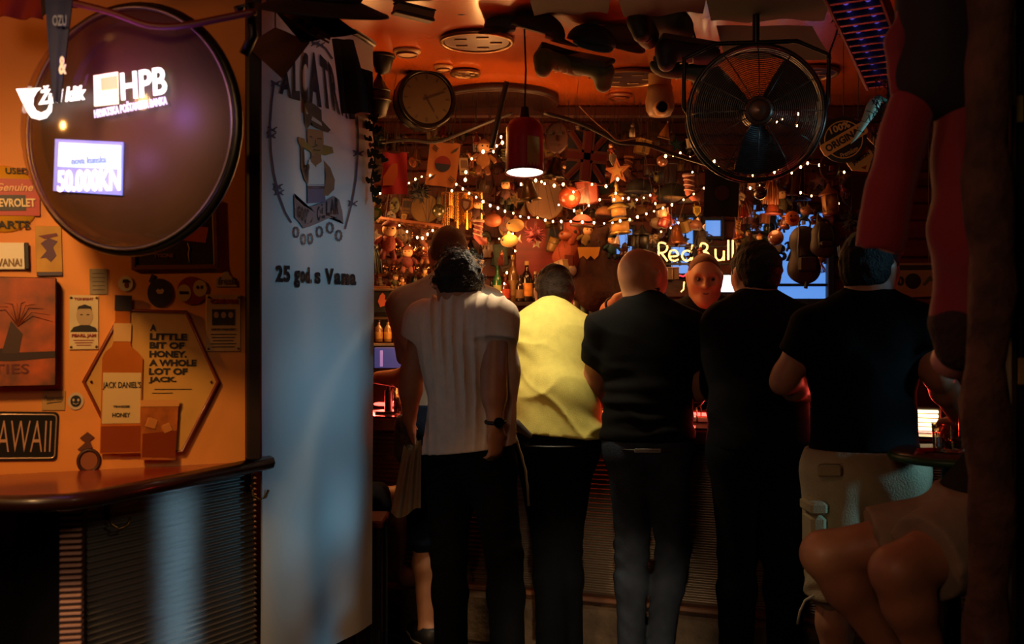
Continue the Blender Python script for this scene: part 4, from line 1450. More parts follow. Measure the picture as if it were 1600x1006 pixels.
# --- man in the yellow T-shirt
J = skeleton(P(868, 503, 4.13) + V((0, 0, -CAMZ)), (0, 1), 1.70, .17, .17)
setj(J, head=P(866, 462, 4.42), neck=P(862, 500, 4.34), chest=P(858, 560, 4.28), shL=P(810, 527, 4.34), shR=P(910, 525, 4.32), elL=P(800, 600, 4.50), elR=P(918, 603, 4.50), wrL=P(832, 622, 4.72), wrR=P(895, 622, 4.72), hdL=(.5, .8, 0), hdR=(-.5, .8, 0), pnL=(0, 0, -1), pnR=(0, 0, -1),
     hpL=P(846, 715, 4.12), hpR=P(890, 715, 4.12), knL=P(860, 850, 4.14), knR=P(882, 850, 4.16), anL=P(862, 1020, 4.12), anR=P(888, 1020, 4.2))
J['hf'] = V((-.12, 1, -.22))
py_, oy = person('person in a bright yellow T-shirt leaning over the bar with back turned', J, SKIN['tan'], ('short', '2a1c12'), dict(m=cotton('ddd070'), hem=P(0, 676, 4.15).z, sleeve=.62, fold='stretch', amp=.0105, off=.026, seed=4, tilt=(-.10, 0), res=.007, tail=True), dict(m=denim('0b0e14'), end=1.95, seed=12, belt='140e0a', top=P(0, 674, 4.13).z), ('1a1816', '2c2a28'), .008, wide=1.02)

# --- bald man in the black T-shirt
J = skeleton(P(1012, 503, 4.0) + V((0, 0, -CAMZ)), (.12, 1), 1.74, .08, .19)
setj(J, head=P(1004, 437, 4.08), neck=P(1010, 486, 4.04), shL=P(943, 516, 4.06), shR=P(1080, 514, 4.02), elL=P(925, 612, 4.14), elR=P(1092, 612, 4.06), wrL=P(972, 632, 4.36), wrR=P(1062, 632, 4.30), hdL=(.3, .9, -.1), hdR=(-.3, .9, -.1), pnL=(.3, 0, -1), pnR=(-.3, 0, -1),
     hpL=P(985, 715, 3.98), hpR=P(1042, 715, 3.98), knL=P(987, 858, 4.02), anL=P(986, 1035, 3.98), knR=P(1052, 862, 4.0), anR=P(1024, 1040, 4.02))
J['hf'] = V((.78, .68, -.06))
pb, ob = person('bald bearded person in a black T-shirt and faded jeans at the bar', J, SKIN['tan'], None, dict(m=cotton('0d0c0b'), hem=P(0, 688, 3.98).z, sleeve=.52, fold='waist', amp=.0065, seed=6, res=.0075, tail=True), dict(m=denim('2c333e'), end=1.96, seed=14, amp=.007, off=.007, fat=.93, belt='2a2018', top=P(0, 680, 3.98).z), ('1c1a1a', '3a3836'), .008, beard='1a0f0a')
MB().bbox(tuple(P(1012, 704, 3.86) - ob), (.10, .006, .016), .002).build('pocket_seam', mat('8a8a86', .7), pb)

# --- bartender facing the room
J = skeleton(P(1104, 503, 5.05) + V((0, 0, -CAMZ)), (-.08, -1), 1.77, .06, .18)
setj(J, head=P(1101, 437, 4.97), neck=P(1102, 480, 5.03), shR=P(1052, 497, 5.03), shL=P(1156, 497, 5.03), elR=P(1040, 585, 5.0), elL=P(1170, 585, 5.0), wrR=P(1062, 640, 4.85), wrL=P(1150, 640, 4.85), hdR=(.2, -.8, -.4), hdL=(-.2, -.8, -.4), pnR=(0, 0, -1), pnL=(0, 0, -1))
J['hf'] = V((-.12, -1, -.16))
pt, ot = person('bartender with shaved head in a black printed T-shirt facing the guests', J, SKIN['light'], ('buzz', '6a4230'), dict(m=cotton('0e0c0c'), hem=.86, sleeve=.6, seed=9, tail=True), dict(m=denim('14141a'), seed=15, res=.012), ('141214', '242222'), .0055)
c_, f_, r_, u_ = head_frame(J)
MB().tube([tuple(c_ + r_ * x + f_ * y + u_ * z_ - ot) for x, y, z_ in ((-.024, .088, -.0585), (-.010, .098, -.0555), (0, .099, -.0575), (.010, .098, -.0555), (.024, .088, -.0585))], .0026, 5).build('mouth', mat('3a120c', .6), pt)
link('shirt_print', text_mesh('SB', .05, .13, .002, .02), mat('8a5a34', .6), pt, tuple(P(1104, 535, 4.905) - ot))

# --- broad man in the dark shirt
J = skeleton(P(1186, 503, 3.86) + V((0, 0, -CAMZ)), (-.02, 1), 1.74, .06, .205)
setj(J, head=P(1180, 432, 3.93), neck=P(1184, 482, 3.89), shL=P(1126, 508, 3.9), shR=P(1252, 508, 3.88), elL=P(1117, 605, 3.98), elR=P(1260, 605, 3.96), wrL=P(1150, 640, 4.22), wrR=P(1232, 640, 4.18), hdL=(.3, 1, 0), hdR=(-.3, 1, 0), pnL=(0, 0, -1), pnR=(0, 0, -1),
     knL=P(1152, 862, 3.86), anL=P(1150, 1060, 3.84), knR=P(1222, 862, 3.86), anR=P(1228, 1060, 3.86))
J['hf'] = V((-.22, 1, -.05))
person('broad person with short dark hair in a dark long-sleeved shirt', J, SKIN['tan'], ('short', '130c08'), dict(m=cotton('0b0809'), hem=P(0, 700, 3.86).z, sleeve=1.85, fold='plain', seed=10, tail=True, name='shirt'), dict(m=denim('08090c'), seed=16), ('141214', '242222'), .0085, wide=1.1)

# --- man in the black T-shirt and cargo shorts
J = skeleton(P(1350, 503, 3.4) + V((0, 0, -CAMZ)), (.1, 1), 1.74, .05, .20)
setj(J, head=P(1360, 424, 3.42), neck=P(1356, 478, 3.40), shL=P(1268, 516, 3.42), shR=P(1436, 510, 3.36), elL=P(1222, 598, 3.47), wrL=P(1280, 618, 3.72), elR=P(1466, 590, 3.32), wrR=P(1500, 655, 3.5), hdL=(.5, .8, .05), hdR=(.15, .8, -.4), pnL=(0, 0, -1), pnR=(-.4, 0, -1),
     hpL=P(1308, 740, 3.40), hpR=P(1396, 740, 3.38), knL=P(1302, 915, 3.40), anL=P(1312, 1110, 3.36), knR=P(1402, 915, 3.40), anR=P(1400, 1110, 3.42))
J['hf'] = V((.72, .7, -.05))
pc, oc = person('person in a black T-shirt and beige cargo shorts beside the small table', J, SKIN['tan'], ('short', '120c08'), dict(m=cotton('060606'), hem=P(0, 716, 3.4).z, sleeve=.5, fold='plain', seed=11, tail=True), dict(m=mat('8f7a5a', .9, noise=(10, .14), bump=(180, .25)), end=1.07, name='cargo_shorts', off=.028, seed=17, amp=.007, top=P(0, 700, 3.4).z), ('2a2420', '3a3836'), .008, wide=.98)
csh = mat('877350', .9, noise=(10, .14), bump=(180, .25))
MB().bbox(tuple(P(1272, 842, 3.33) - oc), (.05, .12, .17), .012).build('cargo_pocket', csh, pc)
MB().bbox(tuple(P(1271, 790, 3.32) - oc), (.056, .13, .04), .008).build('pocket_flap', csh, pc)
MB().bbox(tuple(P(1296, 735, 3.24) - oc), (.075, .016, .04), .006).build('hip_pocket_flap', csh, pc)
MB().tube([tuple(P(x, y, 3.32) - oc) for x, y in ((1272, 930), (1258, 938), (1250, 955), (1246, 975))], .004, 5).build('drawstring', mat('b8a888', .8), pc)

# --- seated person at the right, only the legs show beside the post
J = skeleton(P(1556, 503, 2.62) + V((0, 0, -CAMZ)), (-1, .05), 1.75, 0, .19)
setj(J, hip=P(1548, 815, 2.62), waist=P(1598, 728, 2.62), chest=P(1632, 612, 2.62), neck=P(1650, 508, 2.62), head=P(1650, 418, 2.62), shL=P(1645, 537, 2.44), shR=P(1645, 537, 2.80), elL=P(1655, 650, 2.36), elR=P(1655, 650, 2.88), wrL=P(1630, 725, 2.36), wrR=P(1630, 725, 2.90),
     hpL=P(1535, 832, 2.53), hpR=P(1535, 828, 2.72), knR=P(1288, 866, 2.78), knL=P(1402, 893, 2.42), anR=P(1408, 1040, 2.76), anL=P(1462, 1060, 2.46), hdL=(-.8, 0, -.4), hdR=(-.8, 0, -.4), pnL=(0, 0, -1), pnR=(0, 0, -1))
J['toL'] = V((-1, 0, -.15))
J['toR'] = V((-1, 0, -.15))
ps, os_ = person('seated person in beige shorts with bare knees, body hidden behind the post', J, SKIN['tan'], ('short', '1a120c'), dict(m=cotton('1a1412'), hem=P(0, 775, 2.62).z, sleeve=.6, seed=13), dict(m=mat('917c66', .9, noise=(10, .12), bump=(180, .2)), end=.68, name='shorts', off=.028, seed=18, amp=.006, top=P(0, 762, 2.62).z), ('1a1816', '2c2a28'), .008)
# --- second person on a stool at the left, mostly hidden behind the banner
J = skeleton(P(505, 503, 4.22) + V((0, 0, -CAMZ)), (.55, .83), 1.72, 0, .16)
setj(J, hip=P(500, 778, 4.24), waist=P(498, 722, 4.23), chest=P(496, 650, 4.22), neck=P(495, 585, 4.22), head=P(497, 527, 4.24), shL=P(452, 603, 4.34), shR=P(524, 606, 4.12), elL=P(448, 690, 4.36), elR=P(528, 695, 4.12), wrL=P(490, 740, 4.45), wrR=P(540, 752, 4.3),
     hpL=P(495, 785, 4.30), hpR=P(515, 787, 4.20), knR=P(622, 782, 4.42), knL=P(556, 784, 4.60), anR=P(618, 882, 4.55), anL=P(552, 880, 4.68), hdL=(.5, .6, -.3), hdR=(.5, .6, -.3), pnL=(0, 0, -1), pnR=(0, 0, -1))
J['toR'] = V((.75, .55, -.32))
J['toL'] = V((.7, .6, -.3))
pl_, ol_ = person('person sitting behind the banner with one bare ankle-strapped leg showing', J, SKIN['tan'], ('short', '20140c'), dict(m=cotton('2a2024'), hem=P(0, 750, 4.2).z, sleeve=.5, seed=21), dict(m=denim('161418'), end=.75, name='shorts', seed=22, top=P(0, 742, 4.2).z), None, .009)
MB().torus(tuple(P(618, 872, 4.55) - ol_), (0.1, .1, 1), .042, .006, 20, 6).build('ankle_strap', mat('0c0808', .6), pl_)

# --- second bartender stooping behind the bald man, one arm in view
J = skeleton(P(1008, 503, 5.25) + V((0, 0, -CAMZ)), (-.5, -.8), 1.70, .10, .17)
setj(J, head=P(1012, 478, 5.10), neck=P(1012, 515, 5.16), chest=P(1014, 570, 5.2), shL=P(1040, 530, 5.10), shR=P(978, 520, 5.22), elR=P(948, 492, 5.12), wrR=P(966, 468, 4.98), hdR=(.9, -.3, .15), pnR=(.2, -1, 0), elL=P(1050, 610, 5.05), wrL=P(1030, 640, 4.9))
p2, o2 = person('second bartender stooping behind the bald guest with one forearm raised', J, SKIN['light'], ('short', '1a120c'), dict(m=cotton('14100e'), hem=.9, sleeve=.35, seed=25), dict(m=denim('14141a'), seed=26, res=.012), None, .009)
MB().torus(tuple(vlerp(J['elR'], J['wrR'], .6) - o2), tuple(J['wrR'] - J['elR']), .042, .006, 18, 6).build('bracelet', mat('1a1210', .5), p2)

# ------------------------------------------------------------ bags and straps
bag = thing('shoulder_bag', 'dark patterned shoulder bag hanging at the left hip of the curly-haired person', 'bag', P(630, 668, 4.10))
sdf_obj('pouch', [pr((0, 0, 0), (.01, .02, -.08), .055, .085, (1, 0, .2), .62)], mat('3a2c20', .8, noise=(45, .7), bump=(60, .4)), bag, .008)
MB().tube([(.0, .03, .05), (.01, .0, .12), (.03, -.03, .19), (.05, -.05, .24)], .008, 6, flat=.4).build('strap', mat('2a2018', .7), bag)
clo = thing('hanging_cloth', 'beige cloth hanging below the patterned shoulder bag', 'cloth', P(645, 735, 4.02))
cm = MB()
nx_, nz_ = 22, 14
vs = []
for sd in (0, .004):
    for j in range(nz_ + 1):
        t = j / nz_
        for i in range(nx_ + 1):
            u_ = i / nx_
            x = (u_ - .5) * (.07 + .05 * t) - .03 * t
            vs.append((x, sd + .012 * math.sin(u_ * 17 + t) * (1 - .3 * t) + .02 * t, .10 - .27 * t - .02 * math.sin(u_ * 5)))
K_ = (nx_ + 1) * (nz_ + 1)
fs = []
for j in range(nz_):
    for i in range(nx_):
        a = j * (nx_ + 1) + i
        fs += [(a, a + 1, a + nx_ + 2, a + nx_ + 1), (K_ + a + nx_ + 1, K_ + a + nx_ + 2, K_ + a + 1, K_ + a)]
cm.add(vs, fs, True).build('cloth', cotton('9c8466'), clo)
cord = thing('cord_strap', 'pale twisted cord strap hanging between the white and yellow shirts', 'strap', P(812, 690, 3.93))
for k in range(3):
    pts = [P(x, y, 3.93) - P(812, 690, 3.93) + V((.003 * math.sin(i * 2 + k * 2), .004 * math.cos(i * 2.3 + k * 2), 0)) for i, (x, y) in enumerate([(795, 610), (797, 640), (801, 665), (808, 690), (815, 712), (821, 735), (824, 760), (826, 790)])]
    MB().tube(pts, .0032, 5).build('strand', cotton('b49a70'), cord)
bp2 = thing('grey_pouch', 'small grey pouch strap resting on the hip of the yellow-shirted person', 'pouch', P(820, 675, 3.98))
sdf_obj('flap', [pr((-.035, 0, .03), (.02, .0, -.015), .022, .012, (0, 1, 0), .5)], mat('4c4238', .7), bp2, .006)

# ============================================================ BIG HANGING THINGS
def hang(e, z0, z1, m=None, r=.0015, x=0, y=0):
    MB().cyl((x, y, z0), (x, y, z1), r, n=5, caps=False).build('thread', m or mat('1a0d08', .8), e)


# pendant lamp: red bucket shade with tan label, white glowing mouth
py0 = 3.96
pc_ = P(820, 270, py0)
hh = S(85, py0)
R = S(30, py0)
e = thing('pendant_lamp', 'red cylindrical pendant lamp with tan label hanging over the bar', 'lamp', pc_, (-.13, 0, 0))
sq = MB().lathe([(R, 0), (R, .004), (R * .97, hh * .6), (R * .96, hh * .86), (R * .80, hh * .97), (R * .3, hh), (0.0, hh)], 32)
sq.f.pop()
sq.s.pop()
sq.build('shade', mat('9c1622', .38, coat=.3), e)
MB().torus((0, 0, .002), (0, 0, 1), R, .004, 32, 6).build('rim', mat('5a1a14', .4), e)
MB().cyl((0, 0, .004), (0, 0, .010), R * .95, n=28).build('diffuser', mat('fff2dc', .5, emit=4, ecol='fff0d8'), e)
lp = MB()
for j in range(2):
    for i in range(9):
        a = -1.75 + .75 * i / 8 + .3
        lp.v.append((R * .995 * math.cos(a), R * .995 * math.sin(a), hh * (.05 + .55 * j)))
lp.f = [(i, i + 1, i + 10, i + 9) for i in range(8)]
lp.s = [True] * 8
lp.build('label', mat('a07a34', .6, noise=(20, .15)), e)
MB().cyl((0, 0, hh), (0, 0, hh + .05), .022, .016, 12).build('socket_cap', mat('1a1210', .4), e)
MB().tube([(0, 0, hh + .05), (.005, 0, hh + .2), (0, (CEIL - pc_.z) * .13, CEIL - pc_.z)], .004, 6).build('cord', mat('120c0a', .6), e)

# double-faced station clock on an ornate bracket
Y = 4.95
c = P(663, 157, Y)
R = S(46, Y)
e = thing('station_clock', 'round black double-faced hanging clock on an ornate iron bracket', 'clock', c, (0, 0, .35))
MB().cyl((0, -.045, 0), (0, .045, 0), R, n=40).build('case', mat('12100e', .35, metal=.5), e)
MB().torus((0, -.045, 0), (0, 1, 0), R * .94, .012, 40, 8).torus((0, .045, 0), (0, 1, 0), R * .94, .012, 40, 8).build('rim', mat('1a1612', .25, metal=.7), e)
MB().cyl((0, -.0465, 0), (0, -.049, 0), R * .84, n=36).build('dial', mat('3a2c1a', .5, noise=(5, .2)), e)
for k in range(12):
    a = PI / 6 * k
    MB().box((0, -.050, R * .72), (.006, .002, .018)).build('hour_mark', ink, e).rotation_euler = (0, a, 0)
for a, l in ((2.6, .07), (1.2, .095)):
    MB().prism([(-.004, -.02), (.004, -.02), (.002, l), (-.002, l)], -.053, -.051).build('hand', ink, e).rotation_euler = (0, a, 0)
MB().cyl((0, 0, R), (0, 0, R + .07), .012, n=8).ball((0, 0, R + .09), (.018, .018, .022), 10, 8).ball((0, 0, R + .14), (.022, .022, .05), 10, 8).cyl((0, 0, R + .18), (0, 0, R + .23), .010, .001, 8).build('finial', mat('0e0c0a', .4, metal=.5), e)
ar = MB()
ar.tube([(-.30, .0, R + .035), (-.15, 0, R + .07), (0, 0, R + .085), (.12, 0, R + .075)], .007, 6)
for sx in (-1, 1):
    ar.tube([(sx * (.03 + .05 * math.sin(t)), 0, R + .045 - .025 * t) for t in [i * .3 for i in range(9)]], .005, 5)
    ar.tube([(sx * .09 + .03 * math.cos(t) * (1 - t / 9), 0, R + .02 + .03 * math.sin(t) * (1 - t / 9)) for t in [i * .55 for i in range(14)]], .004, 5)
ar.build('bracket', mat('120e0a', .4, metal=.5), e)
hang(e, R + .2, CEIL - c.z, mat('120e0a', .4), .005)

# wall fan
Y = 3.45
c = P(1180, 178, Y)
R = S(103, Y)
e = thing('cage_fan', 'large dark drum fan with round wire cage hanging from the ceiling', 'fan', c, (.10, 0, -.12))
mw = mat('6a6460', .3, metal=.9)
g = MB()
for k in range(1, 34):
    rr = R * k / 34
    g.torus((0, -.085 * math.sqrt(max(0, 1 - (k / 34.5) ** 2)) - .03, 0), (0, 1, 0), rr, .0015, 44, 4)
gg = g.build('front_grille', mw, e)
for k in range(12):
    a = 2 * PI * k / 12
    MB().tube([(math.cos(a) * R * t, -.085 * math.sqrt(max(0, 1 - t * t)) - .031, math.sin(a) * R * t) for t in (.16, .35, .55, .75, .9, 1.0)], .0022, 5).build('cage_rib', mw, e)
MB().torus((0, -.03, 0), (0, 1, 0), R, .008, 56, 8).build('front_ring', mat('4a4440', .3, metal=.8), e)
dr = MB().lathe([(R * .99, -.10), (R * 1.0, -.02), (R * 1.0, .03)], 48, M=Matrix.Rotation(PI / 2, 4, 'X'))
dr.f = dr.f[:-2]
dr.s = dr.s[:-2]
dr.build('drum', mat('1c1614', .35, metal=.6), e)
MB().torus((0, .10, 0), (0, 1, 0), R, .007, 48, 6).build('rear_ring', mat('4a4440', .3, metal=.8), e)
MB().lathe([(0, .128), (.030, .124), (.048, .112), (.050, .100)], 24, M=Matrix.Rotation(PI / 2, 4, 'X')).build('badge', mat('7a5a44', .35, metal=.4), e)
MB().torus((0, -.124, 0), (0, 1, 0), .034, .0025, 24, 5).build('badge_ring', mat('2a1c16', .4), e)
for k in range(3):
    a0 = 2 * PI * k / 3 + .62
    b = MB()
    vs = []
    for sd in (0, 1):
        for i in range(9):
            for j in range(7):
                rr = R * (.16 + .76 * j / 6)
                a = a0 + (i / 8 - .5) * 1.15 * (1 - .2 * (j / 6))
                vs.append((math.cos(a) * rr, -.02 + .05 * (i / 8 - .5) + .004 * sd, math.sin(a) * rr))
    fs = []
    for i in range(8):
        for j in range(6):
            q = i * 7 + j
            fs += [(q, q + 1, q + 8, q + 7), (63 + q + 7, 63 + q + 8, 63 + q + 1, 63 + q)]
    b.add(vs, fs).build('blade', mat('241a16', .5), e)
MB().cyl((0, -.06, 0), (0, .08, 0), R * .17, n=20).build('motor', mat('14100e', .4), e)
MB().tube([(-R * 1.0, 0, 0), (-R * 1.07, 0, .03), (-R * 1.07, 0, R * .85), (-R * .6, 0, R * 1.06), (R * .6, 0, R * 1.06), (R * 1.07, 0, R * .85), (R * 1.07, 0, .03), (R * 1.0, 0, 0)], .008, 6).build('yoke', mat('2a2422', .4, metal=.6), e)
MB().cyl((0, 0, R * 1.06), (0, .02, CEIL - c.z), .012, n=8).build('hanger_rod', mat('1a1614', .4), e)

# ceiling camera
Y = 4.9
c = P(1031, 152, Y)
e = thing('security_camera', 'cream dome security camera under the ceiling left of the fan', 'camera', c)
MB().lathe([(0, -.095), (.05, -.088), (.066, -.06), (.070, -.02), (.062, .02), (.06, .05), (.0, .05)], 24).build('housing', mat('8a6a48', .45), e)
MB().ball((0, -.035, -.055), (.045, .04, .042), 18, 12).build('eyeball', mat('b88a58', .4), e)
MB().cyl((0, -.07, -.06), (0, -.082, -.064), .028, .024, 18).build('lens', mat('0c0a0a', .1), e)
MB().cyl((0, 0, .05), (0, 0, CEIL - c.z), .055, .055, 20).build('mount', mat('a87a4a', .5), e)

# string of lights: wire + bulbs
mwire = mat('3a0d08', .6)
mbulb = mat('ffe0b0', .4, emit=16, ecol='ffc880')
bulb_me = mesh_from(*(lambda q: (q.v, q.f, q.s))(MB().ball((0, 0, 0), (.0042, .0042, .006), 8, 6)))
bulb_me.materials.append(mbulb)


def light_string(label, pts, y0, y1=None, wob=.02, wr=.0022, sc_=1.0, jit=0.0):
    y1 = y0 if y1 is None else y1
    n = len(pts)
    W = [P(x, y, y0 + (y1 - y0) * i / max(1, n - 1) + random.uniform(-jit, jit)) for i, (x, y) in enumerate(pts)]
    e = thing('fairy_lights', label, 'string lights', W[0])
    path = []
    for i in range(n - 1):
        for t in (0, .33, .66):
            path.append(W[i].lerp(W[i + 1], t) - W[0] + V((0, .008, .006 - wob * .5 * math.sin(PI * t))))
    path.append(W[-1] - W[0] + V((0, .008, .006)))
    MB().tube(path, wr, 5).build('wire', mwire, e)
    for p in W:
        b = bpy.data.objects.new('bulb', bulb_me)
        col.objects.link(b)
        b.parent = e
        b.location = p - W[0]
        b.scale = (sc_ * random.uniform(.75, 1.3),) * 3
    return e


light_string('long sagging string of fairy lights looping below the pendant lamp', [(706, 298), (713, 288), (723, 295), (733, 302), (744, 308), (755, 315), (766, 321), (778, 325), (789, 330), (802, 333), (813, 338), (826, 340), (840, 340), (852, 344), (864, 346), (877, 346), (892, 346), (910, 347), (928, 348), (944, 349), (957, 348), (969, 345), (984, 343), (996, 339), (1010, 334), (1022, 330), (1036, 325), (1050, 320), (1068, 312), (1084, 303), (1100, 294)], 4.85, 4.9, .01, .005)
light_string('short string of fairy lights under the red flag at the banner edge', [(582, 304), (594, 302), (612, 300), (627, 294), (639, 286), (649, 280), (659, 276), (672, 274)], 5.1, 5.2)
light_string('knot of bright fairy lights beside the gold statuette left of the pendant', [(727, 281), (728, 269), (737, 248), (755, 237), (771, 237), (776, 228), (785, 223), (783, 214)], 5.0, 4.9, .01, .003, 1.3)
light_string('loose fairy lights draped across the round bronze plate', [(814, 288), (837, 282), (846, 284), (851, 287), (866, 290), (880, 288), (896, 300), (925, 288), (947, 291), (965, 280)], 5.25, 5.3, .01, .002, 1.25)
light_string('lower row of fairy lights over the orange ball and striped cap', [(873, 320), (897, 329), (909, 333), (920, 321), (937, 312), (959, 312), (962, 302), (973, 310), (982, 310), (995, 312), (1006, 309), (1016, 305), (1024, 318), (1030, 326)], 5.35, 5.4, .01, .002, 1.1)
light_string('fairy lights bunched below the ceiling camera and beside the fan', [(1040, 244), (1052, 242), (1063, 239), (1078, 246), (1091, 239), (1101, 244), (1116, 252), (1122, 262)], 5.2, 5.3, .01, .002, 1.3, .05)
light_string('fairy lights trailing below the drum fan towards the dark post', [(1172, 294), (1188, 291), (1176, 274), (1197, 268), (1210, 269), (1216, 263), (1237, 270), (1251, 261), (1262, 255), (1280, 258), (1300, 264), (1319, 269)], 5.3, 4.9, .01, .002, 1.1)
light_string('fairy lights around the orange lantern house at the right', [(1251, 301), (1268, 306), (1291, 305), (1304, 302), (1297, 292), (1310, 318)], 5.3, 5.2, .01, .002)
light_string('vertical run of fairy lights among the liquor bottles', [(806, 340), (801, 366), (806, 376), (780, 373), (805, 392), (792, 426), (788, 443), (783, 457)], 5.45, 5.55, .01, .002, 1.1)
light_string('fairy lights over the red plush figure near the banner', [(624, 352), (636, 362), (652, 371), (660, 372), (668, 366), (676, 360)], 5.2, 5.3, .01, .002)
light_string('fairy lights above the neon lettering', [(1022, 350), (1028, 355), (1033, 362), (1048, 356), (1060, 348), (1082, 269)], 5.5, 5.45, .02, .002)
light_string('fairy lights glinting behind the fan cage', [(1186, 194), (1197, 203), (1206, 178), (1214, 190), (1222, 186), (1247, 178), (1245, 196)], 3.75, 3.8, .01, .002, .8)


# ------------------------------------------------------------ cables across the ceiling and header
def cable(label, pts, y, r=.008, h='140a06'):
    W = [P(a, b, y if len(q) == 0 else q[0]) for a, b, *q in pts]
    e = thing('cable', label, 'cable', W[0])
    out = []
    for i in range(len(W) - 1):
        for t in (0, .25, .5, .75):
            p0, p1, p2, p3 = W[max(i - 1, 0)], W[i], W[i + 1], W[min(i + 2, len(W) - 1)]
            out.append(.5 * ((2 * p1) + (p2 - p0) * t + (2 * p0 - 5 * p1 + 4 * p2 - p3) * t * t + (3 * p1 - p0 - 3 * p2 + p3) * t ** 3) - W[0])
    out.append(W[-1] - W[0])
    MB().tube(out, r, 6).build('sheath', mat(h, .5), e)
    return e


cable('dark cable running from the clock towards the statuette', [(596, 222), (640, 218), (680, 222), (720, 208), (770, 188), (800, 176)], 5.0, .009)
cable('dark cable sagging from the red lamp to the drum fan', [(850, 176), (900, 190), (940, 208), (968, 222), (1010, 226), (1050, 240), (1090, 252), (1120, 262)], 4.8, .010)
cable('glinting thin wire sagging above the flags', [(905, 165), (930, 190), (950, 206), (965, 219), (985, 217), (1002, 214)], 4.7, .004, '8a5a34')
cable('black strap hanging diagonally beside the red lamp', [(792, 128), (784, 160), (776, 195), (768, 232)], 4.75, .014, '0c0807')
cable('purple-lit cable swag across the top of the glass dome', [(100, 2), (130, 8), (175, 20), (225, 38), (262, 42), (300, 38), (350, 28), (400, 18)], 2.25, .008, '5a1512')
cable('thin black wire with a bend on the ceiling', [(694, 4), (706, 16), (722, 22), (745, 14), (775, 6)], 4.0, .006)
cable('thin wire hanging from the ceiling left of the dark post', [(1312, 30), (1306, 55), (1296, 82), (1292, 92)], 3.0, .003)

# ============================================================ CEILING CLUTTER
def on_ceiling(px, py, dz=0.0):
    y = (CEIL - dz - CAMZ) * 1600 / (503 - py)
    return P(px, py, y)


def ceil_disc(label, px, py, wpx, h, kind='plain', name='ceiling_disc', cat='disc'):
    c = on_ceiling(px, py, .004)
    r = S(wpx, c.y) / 2
    e = thing(name, label, cat, c)
    if kind == 'recess':
        MB().lathe([(0, -.004), (r * .84, -.006), (r * .9, -.03), (r, -.034), (r, .003)], 36).build('housing', mat(h, .5), e)
        MB().torus((0, 0, -.034), (0, 0, 1), r * .97, .006, 36, 6).build('rim', mat('3a1a0c', .4), e)
    elif kind == 'ring':
        MB().torus((0, 0, -.01), (0, 0, 1), r, .010, 36, 6).build('rim', mat('8a6a44', .3, metal=.7), e)
        MB().cyl((0, 0, -.012), (0, 0, .0), r * .92, n=32).build('face', mat(h, .4), e)
        for k in range(5):
            a = k * 1.26
            MB().bbox((math.cos(a) * r * .55, math.sin(a) * r * .55, -.015), (r * .34, r * .06, .006), .001, None).build('silver_letter', mat('c8b090', .3, metal=.6), e)
    else:
        MB().lathe([(0, -.02), (r * .7, -.016), (r, -.004), (r, .003)], 28).build('face', mat(h, .45), e)
        MB().torus((0, 0, -.018), (0, 0, 1), r * .72, .004, 28, 5).build('inner_ring', mat('5a2a12', .4), e)
    return e


ceil_disc('very wide dark shallow ceiling ring behind the clock and lamp', 778, 152, 190, '2a0f08', 'recess', 'ceiling_lamp_ring', 'ceiling lamp')
ceil_disc('glossy ceiling badge with silver lettering left of the shoes', 745, 62, 110, '4a1c0c', 'ring', 'ceiling_badge', 'badge')
ceil_disc('ceiling badge with dark centre above the camera', 984, 119, 105, '2a0e08', 'ring', 'ceiling_badge', 'badge')
ceil_disc('small striped ceiling badge right of the clock finial', 727, 112, 42, '3a2014', 'ring', 'ceiling_badge', 'badge')
ceil_disc('pale round ceiling cap right of the clock finial', 693, 104, 30, 'b88a52', 'plain')
ceil_disc('small leaf-shaped silver sticker left of the clock finial', 636, 80, 44, 'a88a5c', 'plain', 'ceiling_sticker', 'sticker')
ceil_disc('dark ceiling disc left of the fan yoke', 1110, 130, 60, '2a1008', 'plain')
ceil_disc('flat brown disc under the ceiling left of the camera', 968, 149, 40, '7a3a1a', 'plain')
ceil_disc('dark ceiling ring above the fan at right', 1262, 112, 90, '30140a', 'ring', 'ceiling_badge', 'badge')


def shoe_thing(label, p, L, h1, h2, rot, name='hanging_shoe'):
    e = thing(name, label, 'shoe', p, rot)
    pp = [pr((-.5 * L + .04, 0, .035), (.3 * L, 0, .03), .040, .034, None, 1, .03), pr((-.38 * L, 0, .04), (-.36 * L, 0, .09), .036, .034, None, 1, .03), pr((.2 * L, 0, .025), (.42 * L, 0, .02), .036, .03, None, 1, .03)]
    sdf_obj('upper', pp, mat(h1, .6), e, .008, cut_post(.008))
    MB().prism(rrect(L * .98, .022, .010), -.038, .038).build('sole', mat(h2, .6), e)
    for k in range(4):
        MB().tube([(-.1 * L + .035 * k, -.02, .072 - .006 * k), (-.1 * L + .035 * k + .01, 0, .078 - .006 * k), (-.1 * L + .035 * k, .02, .072 - .006 * k)], .0028, 5).build('lace', mat('c8b890', .7), e)
    return e


shoe_thing('yellow-green trainer hanging sole up left of the pair', P(880, 88, 4.2), .23, '5a5020', '1c120a', (2.8, .2, .3))
shoe_thing('green-yellow trainer hanging sole up below the blue cap', P(918, 92, 4.15), .22, '3c4018', '241810', (2.7, -.3, 2.6))
shoe_thing('dark trainer with silver trim above the ceiling badge', P(1004, 36, 3.85), .24, '14100e', '5a4a3a', (2.9, .2, 1.2))
shoe_thing('purple and grey trainer hanging above the fan', P(1075, 70, 3.9), .24, '1c1428', '3a3632', (2.9, .1, .2))
shoe_thing('dark green trainer hanging left of the fan yoke', P(1068, 95, 4.0), .24, '16241a', '3a3026', (2.95, -.1, 3.0))


